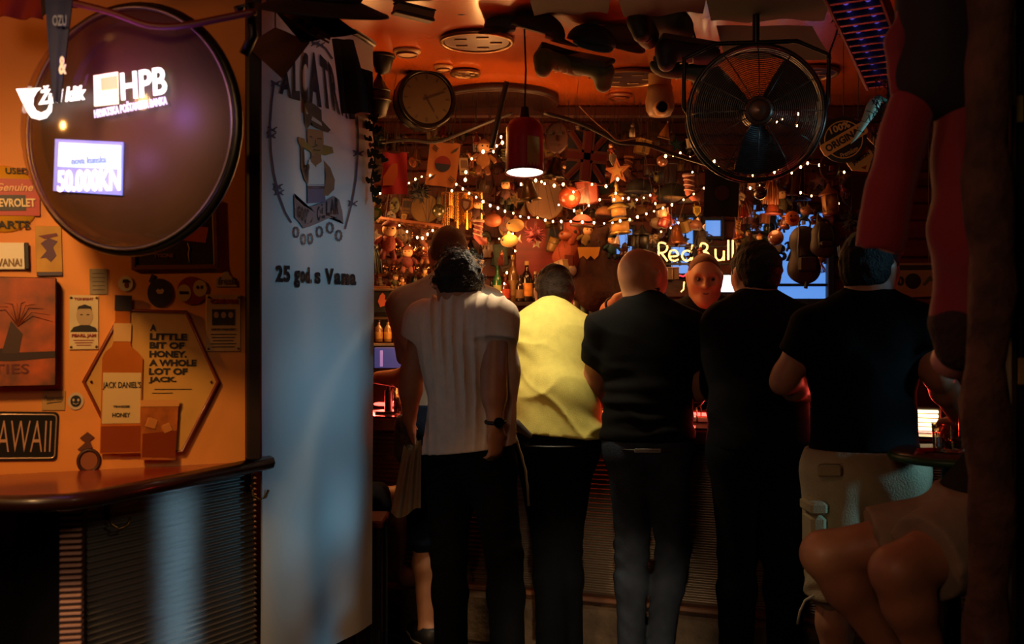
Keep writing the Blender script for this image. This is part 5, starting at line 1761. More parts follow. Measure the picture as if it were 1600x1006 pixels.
def cap_thing(label, p, r, h, h2, rot):
    e = thing('peaked_hat', label, 'hat', p, rot)
    MB().lathe([(r * math.cos(a), r * .72 * math.sin(a)) for a in [i / 8 * PI / 2 for i in range(9)]], 22).build('crown', mat(h, .75), e)
    b = []
    for i in range(13):
        a = -PI * .36 + PI * .72 * i / 12
        b.append((math.sin(a) * r * .98, -math.cos(a) * r))
    o_ = [(x * .86, y - r * .52 * math.cos(i / 12 * PI - PI / 2)) for i, (x, y) in enumerate(b)]
    vs = [(x, y, .002) for x, y in b] + [(x, y, -.012) for x, y in o_] + [(x, y, -.004) for x, y in b] + [(x, y, -.018) for x, y in o_]
    fs = [(i, i + 13, i + 14, i + 1) for i in range(12)] + [(26 + i + 1, 26 + i + 14, 26 + i + 13, 26 + i) for i in range(12)] + [(13 + i, 39 + i, 40 + i, 14 + i) for i in range(12)]
    MB().add(vs, fs).build('brim', mat(h2, .75), e)
    MB().ball((0, 0, r * .73), .008, 8, 6).build('button', mat(h2, .7), e)
    return e


cap_thing('dark blue shiny cap hanging above the yellow-green trainer', P(924, 66, 4.1), .10, '0c2a38', '14424e', (.4, .1, .2))
cap_thing('dark brown cap under the ceiling left of the shoes', P(840, 50, 4.0), .11, '1c120c', '2a1c12', (.3, -.2, 1.4))
cap_thing('grey felt cap under the ceiling beside the lettered badge', P(795, 42, 4.1), .10, '2c2622', '1c1612', (.25, .2, -.8))
cap_thing('brown suede cap hanging right of the blue cap', P(966, 60, 4.2), .10, '5a3a22', '4a2a18', (.5, -.2, .6))
cap_thing('black cap hanging above the purple trainer', P(1040, 45, 4.0), .11, '120c0c', '1c1414', (.4, .2, 2.2))
# dark lanterns and a book by the clock
for px, py, hpx, lab in ((598, 82, 70, 'dark pointed iron lantern left of the clock finial'), (592, 150, 70, 'dark round iron lantern left of the black clock')):
    Yl = 4.6
    c = P(px, py, Yl)
    h_ = S(hpx, Yl)
    e = thing('iron_lantern', lab, 'lantern', c)
    MB().lathe([(0, -h_ * .5), (h_ * .16, -h_ * .44), (h_ * .26, -h_ * .1), (h_ * .24, h_ * .1), (h_ * .1, h_ * .34), (.006, h_ * .5)], 12).build('body', mat('14140f', .5, metal=.4), e)
    MB().torus((0, 0, -h_ * .1), (0, 0, 1), h_ * .26, .006, 20, 5).torus((0, 0, h_ * .12), (0, 0, 1), h_ * .24, .006, 20, 5).build('band', mat('2a241a', .4, metal=.6), e)
    hang(e, h_ * .5, CEIL - c.z)
c = on_ceiling(645, 26, .06)
e = thing('old_book', 'dark old book fixed under the ceiling above the clock', 'book', c, (.2, .15, .3))
MB().bbox((0, 0, 0), (.15, .11, .012), .003).bbox((0, 0, .035), (.15, .11, .008), .003).build('cover', mat('2a2018', .6), e)
MB().bbox((0, .002, .018), (.142, .10, .026), .002).build('pages', mat('6a5a3c', .8), e)
# ivy at the banner edge
e = thing('ivy_sprig', 'dark ivy sprig trailing down the right edge of the banner', 'plant', P(585, 170, 3.74))
MB().tube([(0, 0, 0), (-.005, 0, -.08), (.006, 0, -.16), (-.012, 0, -.26), (-.004, 0, -.34)], .003, 5).build('stem', mat('1c2412', .7), e)
lv = MB().prism([(0, 0), (.010, .006), (.016, .0), (.012, -.012), (0, -.024), (-.012, -.012), (-.016, 0), (-.010, .006)], -.0008, .0008)
lm = mesh_from(lv.v, lv.f, lv.s)
lm.materials.append(mat('1a2a14', .6))
for k in range(30):
    o = bpy.data.objects.new('leaf', lm)
    col.objects.link(o)
    o.parent = e
    o.location = (random.gauss(-.002, .016), random.gauss(-.005, .01), -.01 - .34 * (k / 30) + random.uniform(-.01, .01))
    o.rotation_euler = (random.uniform(-.7, .7), random.uniform(-1, 1), random.uniform(-.8, .8))
    o.scale = (random.uniform(.7, 1.15),) * 3

# ------------------------------------------------------------ over the banner: drum, lettered pennant, cloths
c = P(505, 8, 2.6)
e = thing('straw_hat', 'wide dark brown hat hanging above the top of the banner', 'hat', c, (.35, .1, 0))
MB().lathe([(.0, .09), (.06, .085), (.085, .06), (.09, .015), (.13, .0), (.165, -.012), (.168, -.018), (.13, -.008), (.088, .0), (.0, .0)], 32).build('felt', mat('1c0f08', .8, noise=(14, .3)), e)
MB().torus((0, 0, .02), (0, 0, 1), .091, .008, 28, 6).build('hat_band', mat('0c0807', .6), e)
hang(e, .09, .28)


def cloth_sheet(name, label, cat, pxs, y, h, amp=.012, seed=0, th=.004, nx_=12, nz_=12, extra=None, rough=.85):
    """hanging cloth through four photograph corners (top-left, top-right, bottom-right, bottom-left) at depth y, softly folded"""
    C = [P(a, b, y if not q else q[0]) for a, b, *q in pxs]
    o_ = C[0]
    e = thing(name, label, cat, o_)
    vs = []
    for sd in (0, th):
        for j in range(nz_ + 1):
            for i in range(nx_ + 1):
                u_, v_ = i / nx_, j / nz_
                p = C[0].lerp(C[1], u_).lerp(C[3].lerp(C[2], u_), v_)
                vs.append(tuple(p - o_ + V((0, sd + amp * math.sin(u_ * 11 + seed + v_ * 2.0) * (.3 + .7 * v_), 0))))
    K_ = (nx_ + 1) * (nz_ + 1)
    fs = []
    for j in range(nz_):
        for i in range(nx_):
            a = j * (nx_ + 1) + i
            fs += [(a, a + nx_ + 1, a + nx_ + 2, a + 1), (K_ + a + 1, K_ + a + nx_ + 2, K_ + a + nx_ + 1, K_ + a)]
    MB().add(vs, fs, True).build('cloth', mat(h, rough, noise=(8, .2)), e)
    e['amp'] = 0
    return e, C


e, C = cloth_sheet('brown_pennant', 'dark brown cloth square hanging over the banner top left', 'pennant', [(430, 42), (484, 66), (440, 122), (383, 70)], 2.86, '3a1a10', .006, 1)
hang(e, 0, CEIL - C[0].z, None, .002)
cloth_sheet('brown_drape', 'dark brown drape drooping over the banner top right corner', 'cloth', [(518, 60), (552, 62), (582, 175), (534, 178)], 3.30, '2c1712', .012, 2)
cloth_sheet('dark_drape', 'small dark fold of cloth at the banner right edge', 'cloth', [(560, 105), (582, 112), (584, 180), (566, 172)], 3.70, '1a0f0c', .010, 3)
e, C = cloth_sheet('lettered_ribbon', 'dark ribbon with orange block letters above the banner', 'ribbon', [(410, -6), (470, -16), (560, 52), (470, 66)], 2.7, '140c0c', .004, 4)
for k, (ch, px, py) in enumerate((('T', 446, 10), ('E', 462, 26), ('L', 480, 42), ('E', 502, 54))):
    o = link('ribbon_letter', text_mesh(ch, S(34, 2.68), S(14, 2.68), .002, .05), mat('6a2c16', .7), e, P(px, py, 2.665) - C[0])
    o.rotation_euler = (0, .5, 0)

# over the dome: blue pennant with pale letters, red cloth
e, C = cloth_sheet('blue_pennant', 'dark blue pennant strip hanging in front of the glass dome', 'pennant', [(70, -10), (114, -6), (95, 160), (82, 160)], 2.2, '1c2450', .004, 5)
link('pennant_lettering', text_mesh('OZU', S(22, 2.19), S(17, 2.19), .0012, .03), mat('6a74a0', .7), e, P(93, 32, 2.185) - C[0])
o = link('pennant_figure', text_mesh('&', S(12, 2.19), S(28, 2.19), .0012, .03), mat('dfe4ff', .6), e, P(98, 102, 2.185) - C[0])
cloth_sheet('red_cloth', 'red cloth draped along the top left corner above the dome', 'cloth', [(-12, -14), (70, -16), (66, 30), (-12, 26)], 2.5, '7a1c10', .014, 6)
cloth_sheet('dark_cloth', 'dark cloth hanging at the top left behind the blue pennant', 'cloth', [(60, -20), (125, -20), (118, 10), (64, 26)], 2.45, '1a0f10', .010, 7)

# ============================================================ RIGHT FOREGROUND: posts, stuffed figure, table
M_bark = mat('4a2c1c', .85, noise=(14, .5), bump=(22, .8))
p0, p1 = P(1545, 1100, 1.85), P(1545, -200, 1.85)
pm_ = MB()
pts, rads = [], []
for i in range(40):
    zz = i / 39 * CEIL
    pts.append((p0.x + .006 * math.sin(i * .9), 1.85 + .005 * math.cos(i * 1.3), zz))
    rads.append(.040 + .0045 * math.sin(i * 2.1) + .003 * math.sin(i * 5.3))
pil = struct('pillar', pm_.tube(pts, rads, 14), M_bark)
struct('pillar', MB().bbox((P(1587, 500, 1.95).x, 1.95, CEIL / 2), (.035, .05, CEIL), .006), mat('1a100c', .6, wood=(9, .4)))
struct('wall_right', MB().bbox((P(1700, 500, 2.2).x, 2.2, CEIL / 2), (.16, .06, CEIL), .006), mat('20120c', .7, noise=(4, .4)))
for k, (px, py, h, lab) in enumerate(((1594, 170, '8a7a1c', 'small yellow tag hanging at the right frame edge'), (1590, 20, '4a5a1c', 'small green tag at the top right frame edge'), (1582, 215, '6a3a34', 'narrow pinkish ribbon beside the dark right post'), (1596, 580, '8a6a1c', 'small yellow strip low at the right frame edge'))):
    e = thing('hanging_tag', lab, 'tag', P(px, py, 1.9))
    MB().bbox((0, 0, 0), (.012, .004, .05 if k != 2 else .12), .0015).build('strip', mat(h, .6), e)
    hang(e, .025, .10)

# big red stuffed costume figure hanging from the ceiling
e = thing('stuffed_figure', 'large stuffed red-clad figure hanging from the ceiling by the right post', 'stuffed figure', P(1470, 100, 2.0))
o_ = P(1470, 100, 2.0)
red = mat('7c1218', .8, noise=(6, .2), sheen=.2)
L_ = lambda x, y, d=2.0: P(x, y, d) - o_
sdf_obj('torso', [pr(L_(1468, -60), L_(1470, 120), .085, .085, (0, 1, 0), .8), pr(L_(1440, 120), L_(1500, 140), .055, .06)], mat('1c1014', .85), e, .009)
for nm, a, b, c_, r0, r1, r2 in (('leg', L_(1425, 165), L_(1392, 290, 2.03), L_(1372, 392, 2.05), .045, .046, .046), ('leg', L_(1505, 165), L_(1508, 350, 1.98), L_(1502, 520, 1.98), .052, .064, .056), ('arm', L_(1425, -40), L_(1408, 60), L_(1405, 150), .024, .022, .018)):
    sdf_obj(nm, [pr(a, b, r0, r1), pr(b, c_, r1, r2, None, 1, .03, True)], red, e, .008, lambda D, X, Y, Z: D + .003 * np.sin(X * 70 + Z * 9) + .003 * np.sin(Z * 40 + X * 20))
sdf_obj('cuff', [pr(L_(1502, 508, 1.98), L_(1502, 540, 1.98), .062, .05)], mat('2a1210', .9, bump=(60, .6)), e, .008)
hang(e, .10, CEIL - o_.z, mat('1a0d08', .8), .006)
# pale globe below the leg
c = P(1494, 562, 2.25)
e = thing('pale_globe', 'pinkish pale globe with a dark red rim hanging below the red leg', 'globe', c)
r = S(38, 2.25)
MB().ball((0, 0, 0), (r, r * .9, r * .82), 20, 14).build('globe', mat('b87a70', .5), e)
MB().torus((0, 0, r * .74), (0, 0, 1), r * .5, .007, 24, 6).build('rim', mat('5a1614', .5), e)
MB().cyl((0, 0, r * .74), (0, 0, r * 1.1), r * .42, r * .35, 16).build('neck', mat('8a4a3c', .5), e)
MB().tube([(0, 0, r * 1.1), (.0, -.01, r * 1.8), (.01, -.03, CEIL - c.z)], .003, 5).build('thread', mat('1a0d08', .8), e)

# tinsel garland and louvred purple lamp at the upper right
a, b = P(1322, -40, 2.75), P(1392, 128, 3.35)
d = (b - a)
Ln = d.length
rotm = d.to_track_quat('X', 'Z').to_euler()
e = thing('louvred_lamp', 'long louvred lamp glowing purple under the ceiling at upper right', 'lamp', (a + b) / 2, rotm)
MB().bbox((0, 0, .02), (Ln, .15, .03), .006).build('housing', mat('120c10', .5), e)
for sy in (-1, 1):
    MB().bbox((0, sy * .07, -.005), (Ln, .012, .04), .003).build('side_rail', mat('1a1014', .5), e)
for sy in (-1, 1):
    MB().cyl((-Ln * .48, sy * .03, .0), (Ln * .48, sy * .03, .0), .009, n=8).build('tube', mat('6a58c8', .4, emit=.55, ecol='6a5ae0'), e)
for k in range(16):
    MB().box((-Ln * .47 + Ln * .94 * k / 15, 0, -.012), (.010, .13, .022)).build('louvre', mat('241a30', .4), e)
e = thing('tinsel_garland', 'red and gold tinsel garland looped beside the louvred purple lamp', 'garland', P(1350, 80, 3.3))
tg = MB()
rg = random.Random(9)
path = [P(x, y, 3.3) - P(1350, 80, 3.3) for x, y in ((1308, 20), (1322, 50), (1340, 78), (1352, 100), (1372, 122), (1392, 132), (1408, 136), (1412, 150))]
MB().tube(path, .006, 5).build('core', mat('3a1408', .5), e)
for i in range(220):
    t = rg.uniform(0, len(path) - 1.01)
    p = path[int(t)].lerp(path[int(t) + 1], t % 1)
    q = p + V((rg.gauss(0, .016), rg.gauss(0, .012), rg.gauss(0, .016)))
    u = (q - p).cross(V((0, 1, .3))).normalized() * .0016
    tg.add([p - u, p + u, q + u, q - u], [(0, 1, 2, 3)], False)
o = tg.build('tinsel_strips', mat('b04a1c', .25, metal=.8), e)
o['kind'] = 'stuff'
e = thing('dark_tinsel', 'dark green tinsel bunch hanging left of the red figure', 'tinsel', P(1388, 200, 3.2))
tg = MB()
for i in range(260):
    p = V((rg.gauss(0, .03), rg.gauss(0, .02), rg.uniform(-.12, .12)))
    q = p + V((rg.gauss(0, .02), rg.gauss(0, .012), rg.gauss(-.012, .02)))
    u = V((.0016, 0, .0006))
    tg.add([p - u, p + u, q + u, q - u], [(0, 1, 2, 3)], False)
MB().tube([(0, 0, .15), (.004, 0, 0), (0, 0, -.13)], .005, 5).build('core', mat('10140c', .6), e)
o = tg.build('tinsel_strips', mat('1e2a1c', .35, metal=.5), e)
o['kind'] = 'stuff'

# pale green horn-shaped glass, lit by an added cool spot
c = P(1352, 185, 3.3)
e = thing('glass_horn', 'pale green curved horn shape hanging in front of the round badge sign', 'ornament', c)
pts = [(S(dx, 3.3), 0, -S(dy, 3.3)) for dx, dy in ((16, -27), (12, -18), (6, -6), (-2, 8), (-10, 22), (-17, 33), (-23, 40))]
MB().tube(pts, [.024, .030, .024, .017, .011, .006, .001], 12, flat=.7).build('horn', mat('b4e0d0', .35, coat=.3), e)
MB().tube([pts[0], (pts[0][0] + .014, 0, pts[0][2] + .006), (pts[0][0] + .035, .0, pts[0][2] + .0), (pts[0][0] + .05, 0, pts[0][2] - .012)], [.016, .012, .007, .002], 8).build('tip', mat('4a7a6c', .5), e)
hang(e, pts[0][2], CEIL - c.z, None, .0015, pts[0][0])

# round badge sign and pentagon sign
Y = 4.1
c = P(1318, 218, Y)
e = thing('badge_sign', 'round black sign with slanted tan band and lettering under the tinsel', 'sign', c, (0, 0, -.1))
R = S(36, Y)
hang(e, R, CEIL - c.z, None, .002)
MB().cyl((0, 0, 0), (0, .012, 0), R, n=36).build('disc', mat('17100c', .45), e)
MB().torus((0, -.002, 0), (0, 1, 0), R * .80, .0026, 36, 5).build('ring_line', mat('c89a62', .5), e)
b = MB().prism(rrect(S(76, Y), S(20, Y), .012), -.012, .0)
o = b.build('band', mat('c88e4e', .5), e)
o.rotation_euler = (0, -.52, 0)
o2 = link('band_lettering', text_mesh('ORIGINAL', S(64, Y), S(12, Y), .002, .04), mat('2a120a', .5), e, (0, -.0135, 0))
o2.rotation_euler = (0, -.52, 0)
o2 = link('disc_lettering', text_mesh('100%', S(32, Y), S(11, Y), .002, .03), mat('c89a62', .5), e, (-S(6, Y), -.003, S(19, Y)))
o2.rotation_euler = (0, -.35, 0)
o2 = link('disc_lettering', text_mesh('Premium', S(30, Y), S(8, Y), .002, .01, .3), mat('c89a62', .5), e, (S(8, Y), -.003, -S(20, Y)))
o2.rotation_euler = (0, -.45, 0)
Y = 4.15
c = P(1342, 250, Y)
e = thing('pentagon_sign', 'tan five-sided whiskey sign right of the round black badge', 'sign', c, (0, 0, -.1))
hang(e, .04, CEIL - c.z, None, .002, 0, .006)
q = lambda x, y: (S(x - 1342, Y), -S(y - 250, Y))
MB().prism([q(1319, 247), q(1346, 232), q(1366, 236), q(1356, 268), q(1332, 266)], 0, .012).build('board', mat('b88448', .5, noise=(10, .12)), e)
o2 = link('lettering', text_mesh('JAMESON', S(30, Y), S(8, Y), .002, .04), mat('2a120a', .5), e, (S(3, Y), -.001, S(2, Y)))
o2.rotation_euler = (0, -.60, 0)
MB().prism([q(1345, 262), q(1354, 258), q(1352, 265)], -.002, .0).build('red_mark', mat('7a1c10', .5), e)
MB().prism([q(1350, 210), q(1358, 206), q(1376, 228), q(1370, 232)], 0, .008).build('side_strip', mat('b88448', .5), e)

# tan plaque behind the right-hand person, red letters, orange lit mark
Y = 4.4
c = P(1428, 438, Y)
e = thing('tan_plaque', 'tan wooden plaque with numerals ball and leaf behind the cargo-shorts person', 'plaque', c, (0, 0, -.08))
w, h = S(80, Y), S(54, Y)
hang(e, h / 2, CEIL - c.z, None, .002, -w * .3, .01)
hang(e, h / 2, CEIL - c.z, None, .002, w * .3, .01)
MB().prism([(-w / 2, -h * .3), (-w * .2, -h / 2), (w / 2, -h * .45), (w / 2, h / 2), (-w / 2, h / 2)], 0, .02).build('board', mat('9a6e42', .6, wood=(8, .25)), e)
MB().prism([(-w / 2, h * .30), (w / 2, h * .30), (w / 2, h * .44), (-w / 2, h * .44)], -.003, 0).build('dark_band', mat('2a170c', .6), e)
link('numerals', text_mesh('10', S(18, Y), S(15, Y), .003, .04), ink, e, (-w * .30, -.002, -h * .02))
MB().prism(ellipse(S(12, Y), S(12, Y), 24, -w * .02, -h * .02), -.004, 0).build('ball_print', mat('1a120e', .5), e)
MB().prism([(w * .16, -h * .12), (w * .3, h * .14), (w * .44, -h * .06), (w * .3, -h * .02), (w * .2, -h * .16)], -.004, 0).build('leaf_print', mat('4a4a1c', .6), e)
e = thing('red_letters', 'small glowing red letters on a dark ledge left of the red leg', 'sign', P(1464, 506, 4.6))
MB().bbox((0, .02, -.035), (.24, .03, .02), .004).build('ledge', mat('140c0a', .5), e)
hang(e, -.03, CEIL - P(1464, 506, 4.6).z, None, .003, .10, .02)
link('glowing_lettering', text_mesh('EC', S(22, 4.6), S(8, 4.6), .008, .05), mat('ff4a4a', .4, emit=2.0, ecol='ff3a34'), e, (-.03, 0, -.002))
e = thing('orange_light', 'small slanted orange glowing mark beside the dangling arm', 'light', P(1432, 578, 4.5))
o = MB().prism(rrect(S(9, 4.5), S(15, 4.5), .006), -.004, .004).build('lamp', mat('ff9a30', .4, emit=1.6, ecol='ff8a24'), e)
o.rotation_euler = (0, .5, 0)
MB().bbox((0, .012, 0), (.05, .014, .07), .004).build('backing', mat('14100c', .5), e)
MB().cyl((0, .014, -.03), (0, .014, -P(1432, 578, 4.5).z + .96), .008, n=8).build('post', mat('14100c', .5), e)

# small round table with glass bowl and bottle
tz = P(1475, 703, 3.08).z
tc_ = P(1486, 703, 3.08)
e = thing('bar_table', 'small round high table with green edge beside the right post', 'table', (tc_.x, tc_.y, 0))
MB().lathe([(0, tz - .035), (.155, tz - .035), (.17, tz - .028), (.17, tz - .008), (.16, tz), (0, tz)], 36).build('table_top', mat('4a2a18', .35, coat=.3, noise=(5, .3)), e)
MB().torus((0, 0, tz - .02), (0, 0, 1), .170, .012, 40, 6).build('green_edge', mat('1e4a1c', .45), e)
MB().cyl((0, 0, .03), (0, 0, tz - .03), .028, n=14).build('column', mat('140f0c', .4, metal=.6), e)
MB().lathe([(0, .035), (.04, .035), (.16, .012), (.17, 0), (0, 0)], 28).build('foot', mat('140f0c', .4, metal=.6), e)
gb = P(1484, 688, 3.02)
e = thing('glass_bowl', 'wide clear glass tumbler with dark contents on the green-edged table', 'glass', (gb.x, gb.y, tz))
r = S(27, 3.02)
MB().lathe([(0, .004), (r * .86, .004), (r * .9, .012), (r, .085), (r * .96, .085), (r * .87, .016), (0, .012)], 28).build('glass', thin_glass('f4e6d0', .35, .03), e)
for k in range(7):
    MB().ball((math.cos(k * 2.3) * r * .5, math.sin(k * 2.3) * r * .5, .022 + .008 * (k % 2)), (.014, .014, .010), 8, 6).build('dark_lump', mat('2a1408', .2, coat=.6), e)
bp_ = P(1512, 670, 3.12)


def bottle_thing(name, label, loc, H, r, hg, hl=None, hc=None, group=None, glassy=True, rot=0):
    e = thing(name, label, 'bottle', loc, (0, 0, rot), group)
    MB().lathe([(0, 0), (r * .95, 0), (r, .008), (r, H * .58), (r * .86, H * .66), (r * .42, H * .76), (r * .34, H * .80), (r * .34, H * .97), (0, H * .97)], 16).build('glass', mat(hg, .12, coat=.6), e)
    if hl:
        MB().lathe([(r * 1.01, H * .14), (r * 1.02, H * .15), (r * 1.02, H * .45), (r * 1.01, H * .46)], 16).build('label', mat(hl, .6, noise=(40, .2)), e)
    MB().cyl((0, 0, H * .90), (0, 0, H), r * .40, n=10).build('cap', mat(hc or '3a2a14', .4, metal=.3), e)
    return e


bottle_thing('red_bottle', 'slim red bottle on the green-edged table by the post', (bp_.x, bp_.y, tz), S(92, 3.12), .026, '8a1420', None, '5a1a14')
e = thing('red_lighter', 'small red lighter at the near edge of the green-edged table', 'lighter', (P(1428, 690, 3.1).x + .02, 3.04, tz + .006), (0, 0, .2))
MB().bbox((0, 0, 0), (.07, .02, .011), .003).build('body', mat('c02028', .35), e)
MB().bbox((.042, 0, 0), (.012, .016, .010), .002).build('metal_head', mat('9a9488', .3, metal=.9), e)
e = thing('red_balloon_tag', 'small round red tag hanging below the table edge', 'tag', P(1437, 713, 3.0))
MB().ball((0, 0, 0), (.018, .006, .022), 14, 8).build('disc', mat('a01820', .4), e)
hang(e, .02, .035)


def stool(label, c, z):
    e = thing('bar_stool', label, 'stool', (c.x, c.y, 0))
    MB().lathe([(0, z - .035), (.15, z - .035), (.165, z - .02), (.16, z - .004), (.13, z), (0, z)], 28).build('seat', mat('3a1c10', .5, wood=(7, .4)), e)
    for k in range(4):
        a = PI / 4 + k * PI / 2
        MB().cyl((math.cos(a) * .11, math.sin(a) * .11, z - .03), (math.cos(a) * .19, math.sin(a) * .19, 0), .016, .013, 8).build('leg', mat('150b07', .5), e)
    MB().torus((0, 0, .28), (0, 0, 1), .16, .008, 28, 6).build('foot_ring', mat('2a2420', .4, metal=.7), e)
    return e


stool('dark wooden bar stool under the seated person in beige shorts', P(1556, 850, 2.62), P(1556, 868, 2.62).z)
stool('dark wooden bar stool at the foot of the banner', P(500, 800, 4.24), P(500, 815, 4.24).z)
# wooden bench with dark leg at the banner's right edge
Y = 4.02
e = thing('wooden_bench', 'dark wooden bench end with pale worn edge beside the banner', 'bench', (P(560, 900, Y).x, Y, 0))
zt = P(590, 806, Y).z
MB().bbox((.0, .0, zt - .015), (.22, .22, .03), .006).build('seat_board', mat('7a3a22', .4, wood=(8, .3)), e)
for sx, sy in ((1, -1), (1, 1), (-1, -1), (-1, 1)):
    MB().bbox((sx * .08, sy * .08, (zt - .03) / 2), (.045, .045, zt - .03), .004).build('leg', mat('100806', .6), e)
MB().bbox((.13, -.02, .05), (.05, .16, .10), .006).build('foot_block', mat('5a2216', .5), e)

# dark cloths and netting slung flat under the ceiling
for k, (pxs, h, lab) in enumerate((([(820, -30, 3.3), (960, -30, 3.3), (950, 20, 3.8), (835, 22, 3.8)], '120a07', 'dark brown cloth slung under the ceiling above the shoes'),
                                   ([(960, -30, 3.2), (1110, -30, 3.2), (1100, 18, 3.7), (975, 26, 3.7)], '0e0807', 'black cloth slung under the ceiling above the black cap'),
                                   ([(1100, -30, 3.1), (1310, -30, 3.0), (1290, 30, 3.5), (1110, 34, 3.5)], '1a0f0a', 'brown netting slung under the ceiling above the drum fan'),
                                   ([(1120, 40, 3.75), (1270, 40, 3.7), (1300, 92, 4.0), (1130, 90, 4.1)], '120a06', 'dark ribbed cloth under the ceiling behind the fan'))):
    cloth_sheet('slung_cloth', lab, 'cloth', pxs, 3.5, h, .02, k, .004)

# ============================================================ BACK BAR FURNITURE
bb = thing('back_counter', 'dark back bar counter with red-brown edge strip below the bottles', 'counter', (0.57, 5.75, 0))
zc = P(870, 492, 5.5).z
MB().bbox((0, 0, zc - .02), (1.9, .52, .04), .008).build('counter_top', mat('5a2412', .35, wood=(7, .35), coat=.4), bb)
MB().box((0, .03, (zc - .04) / 2), (1.86, .42, zc - .04)).build('carcass', mat('120a08', .6), bb)
for k in range(4):
    d = MB().bbox((-.70 + .47 * k, -.20, .66), (.44, .03, 1.22), .006).build('door', mat('1a0e0a', .45), bb)
    MB().bbox((-.53 + .47 * k, -.225, 1.05), (.02, .02, .14), .004).build('handle', mat('6a5a44', .3, metal=.8), d)
dsp = MB().bbox((P(944, 507, 5.52).x - .57, -.24, P(944, 507, 5.5).z), (.20, .03, .035), .004).build('display_strip', mat('0c0a0a', .3), bb)
for k in range(3):
    MB().ball((P(940 + 5 * k, 507, 5.48).x - .57, -.262, P(944, 507, 5.48).z), .006, 8, 6).build('white_lamp', mat('ffffff', .4, emit=1.2), dsp)
# shelf boards
zs1 = P(800, 472, 5.72).z
e = thing('bottle_shelf', 'dark wooden shelf holding the liquor bottles', 'shelf', (P(810, 472, 5.75).x, 5.78, zs1))
MB().bbox((0, 0, -.012), (.62, .36, .024), .004).build('board', mat('2a120a', .5, wood=(7, .4)), e)
for sx in (-.28, .28):
    MB().bbox((sx, .0, -.045), (.03, .3, .045), .004).build('foot', mat('1a0c08', .5), e)
# dark red cupboard door behind the yellow shirt
c = P(842, 415, 5.93)
e = thing('red_cupboard', 'tall dark red cupboard door behind the yellow-shirted person', 'cupboard', c)
MB().bbox((0, 0, 0), (.30, .10, .64), .008).build('carcass', mat('6a1810', .45), e)
MB().bbox((-.01, -.058, 0), (.26, .02, .58), .006).build('door', mat('8a2014', .4, wood=(9, .25)), e)
MB().ball((.09, -.075, 0), .012, 10, 8).build('knob', mat('8a6a3a', .3, metal=.9), e)
# bottles
for k, (px, top, w, hg, hl, hc, lab) in enumerate((
    (777, 415, 14, '2a6a3a', 'a8b070', '1a4a2a', 'green bottle with pale label at the left of the shelf'),
    (789, 428, 17, '5a1a0c', 'b8442a', '8a5a1c', 'dark bottle with red label left of the tall bottle'),
    (801, 398, 16, '6a4a20', '8a6a3a', 'b89a4a', 'tall brown bottle with gold neck in the middle of the shelf'),
    (812, 430, 13, '2a1a10', '8a6a44', '1a120c', 'slim dark bottle right of the tall brown bottle'),
    (823, 408, 18, '1c120c', 'd8933a', 'c8a468', 'dark bottle with large orange label near the cupboard'),
    (836, 424, 12, '3a2a1c', '8a7a5a', 'c8b48a', 'small brown bottle at the right end of the shelf'),
    (768, 436, 12, '1a120c', '6a3a24', '3a1a10', 'short dark bottle behind the curly hair'))):
    Yb = 5.68 + .03 * (k % 3)
    c = P(px, 472, Yb)
    c.z = zs1
    H_ = S(472 - top, Yb) * 1.0
    bottle_thing('liquor_bottle', lab, c, H_, S(w, Yb) / 2, hg, hl, hc, 'liquor bottles on the dark shelf')
for k, (px, top, hg, lab) in enumerate(((912, 446, '6a8a74', 'clear greenish bottle on the counter right of the yellow shirt'), (925, 452, '4a4030', 'dark clear bottle beside the clear greenish bottle'), (900, 462, '8a7a5a', 'pale squat bottle left of the clear greenish bottle'))):
    c = P(px, 488, 5.62)
    c.z = zc
    bottle_thing('counter_bottle', lab, c, max(.12, P(px, top, 5.62).z - zc), .026, hg, None, '8a7a5a', 'bottles on the back counter')

# cooler with lit header, left
Y = 5.35
c = P(622, 500, Y)
e = thing('drinks_cooler', 'black drinks cooler with lettered header left of the grey shirt', 'cooler', (c.x, Y + .22, 0))
xw = S(96, Y)
zt = P(620, 452, Y).z
MB().bbox((0, .0, (zt - .0) / 2), (xw, .40, zt), .008).build('cabinet', mat('100d0c', .4), e)
hd = MB().bbox((.0, -.215, P(0, 472, Y).z), (xw * .96, .03, S(34, Y)), .005).build('header_panel', mat('20262a', .3), e)
link('header_lettering', text_mesh('burn', S(22, Y), S(11, Y), .003, .03), mat('b8a8a0', .4, emit=.12, ecol='c8b8b0'), e, (S(3, Y), -.233, P(0, 471, Y).z))
MB().prism([(-.018, -.03), (-.03, .0), (-.02, .03), (-.006, .045), (.008, .03), (.006, .008), (.02, .012), (.012, -.02)], -.234, -.228).build('flame_mark', mat('b0502c', .5, emit=.1, ecol='c05a30'), e).location = (-S(22, Y), 0, P(0, 471, Y).z)
MB().bbox((0, -.214, P(0, 453, Y).z), (xw * .98, .04, .012), .003).build('silver_strip', mat('8a8478', .3, metal=.8), e)
MB().bbox((0, -.20, P(0, 497, Y).z), (xw * .96, .03, .016), .003).build('lower_strip', mat('5a4a3c', .4), e)
dr_ = MB().bbox((0, -.205, P(0, 555, Y).z), (xw * .9, .02, S(90, Y)), .004).build('glass_door', mat('1c1610', .12, coat=.5), e)
MB().bbox((xw * .40, -.225, P(0, 555, Y).z), (.016, .02, .24), .004).build('handle', mat('4a4440', .3, metal=.8), dr_)
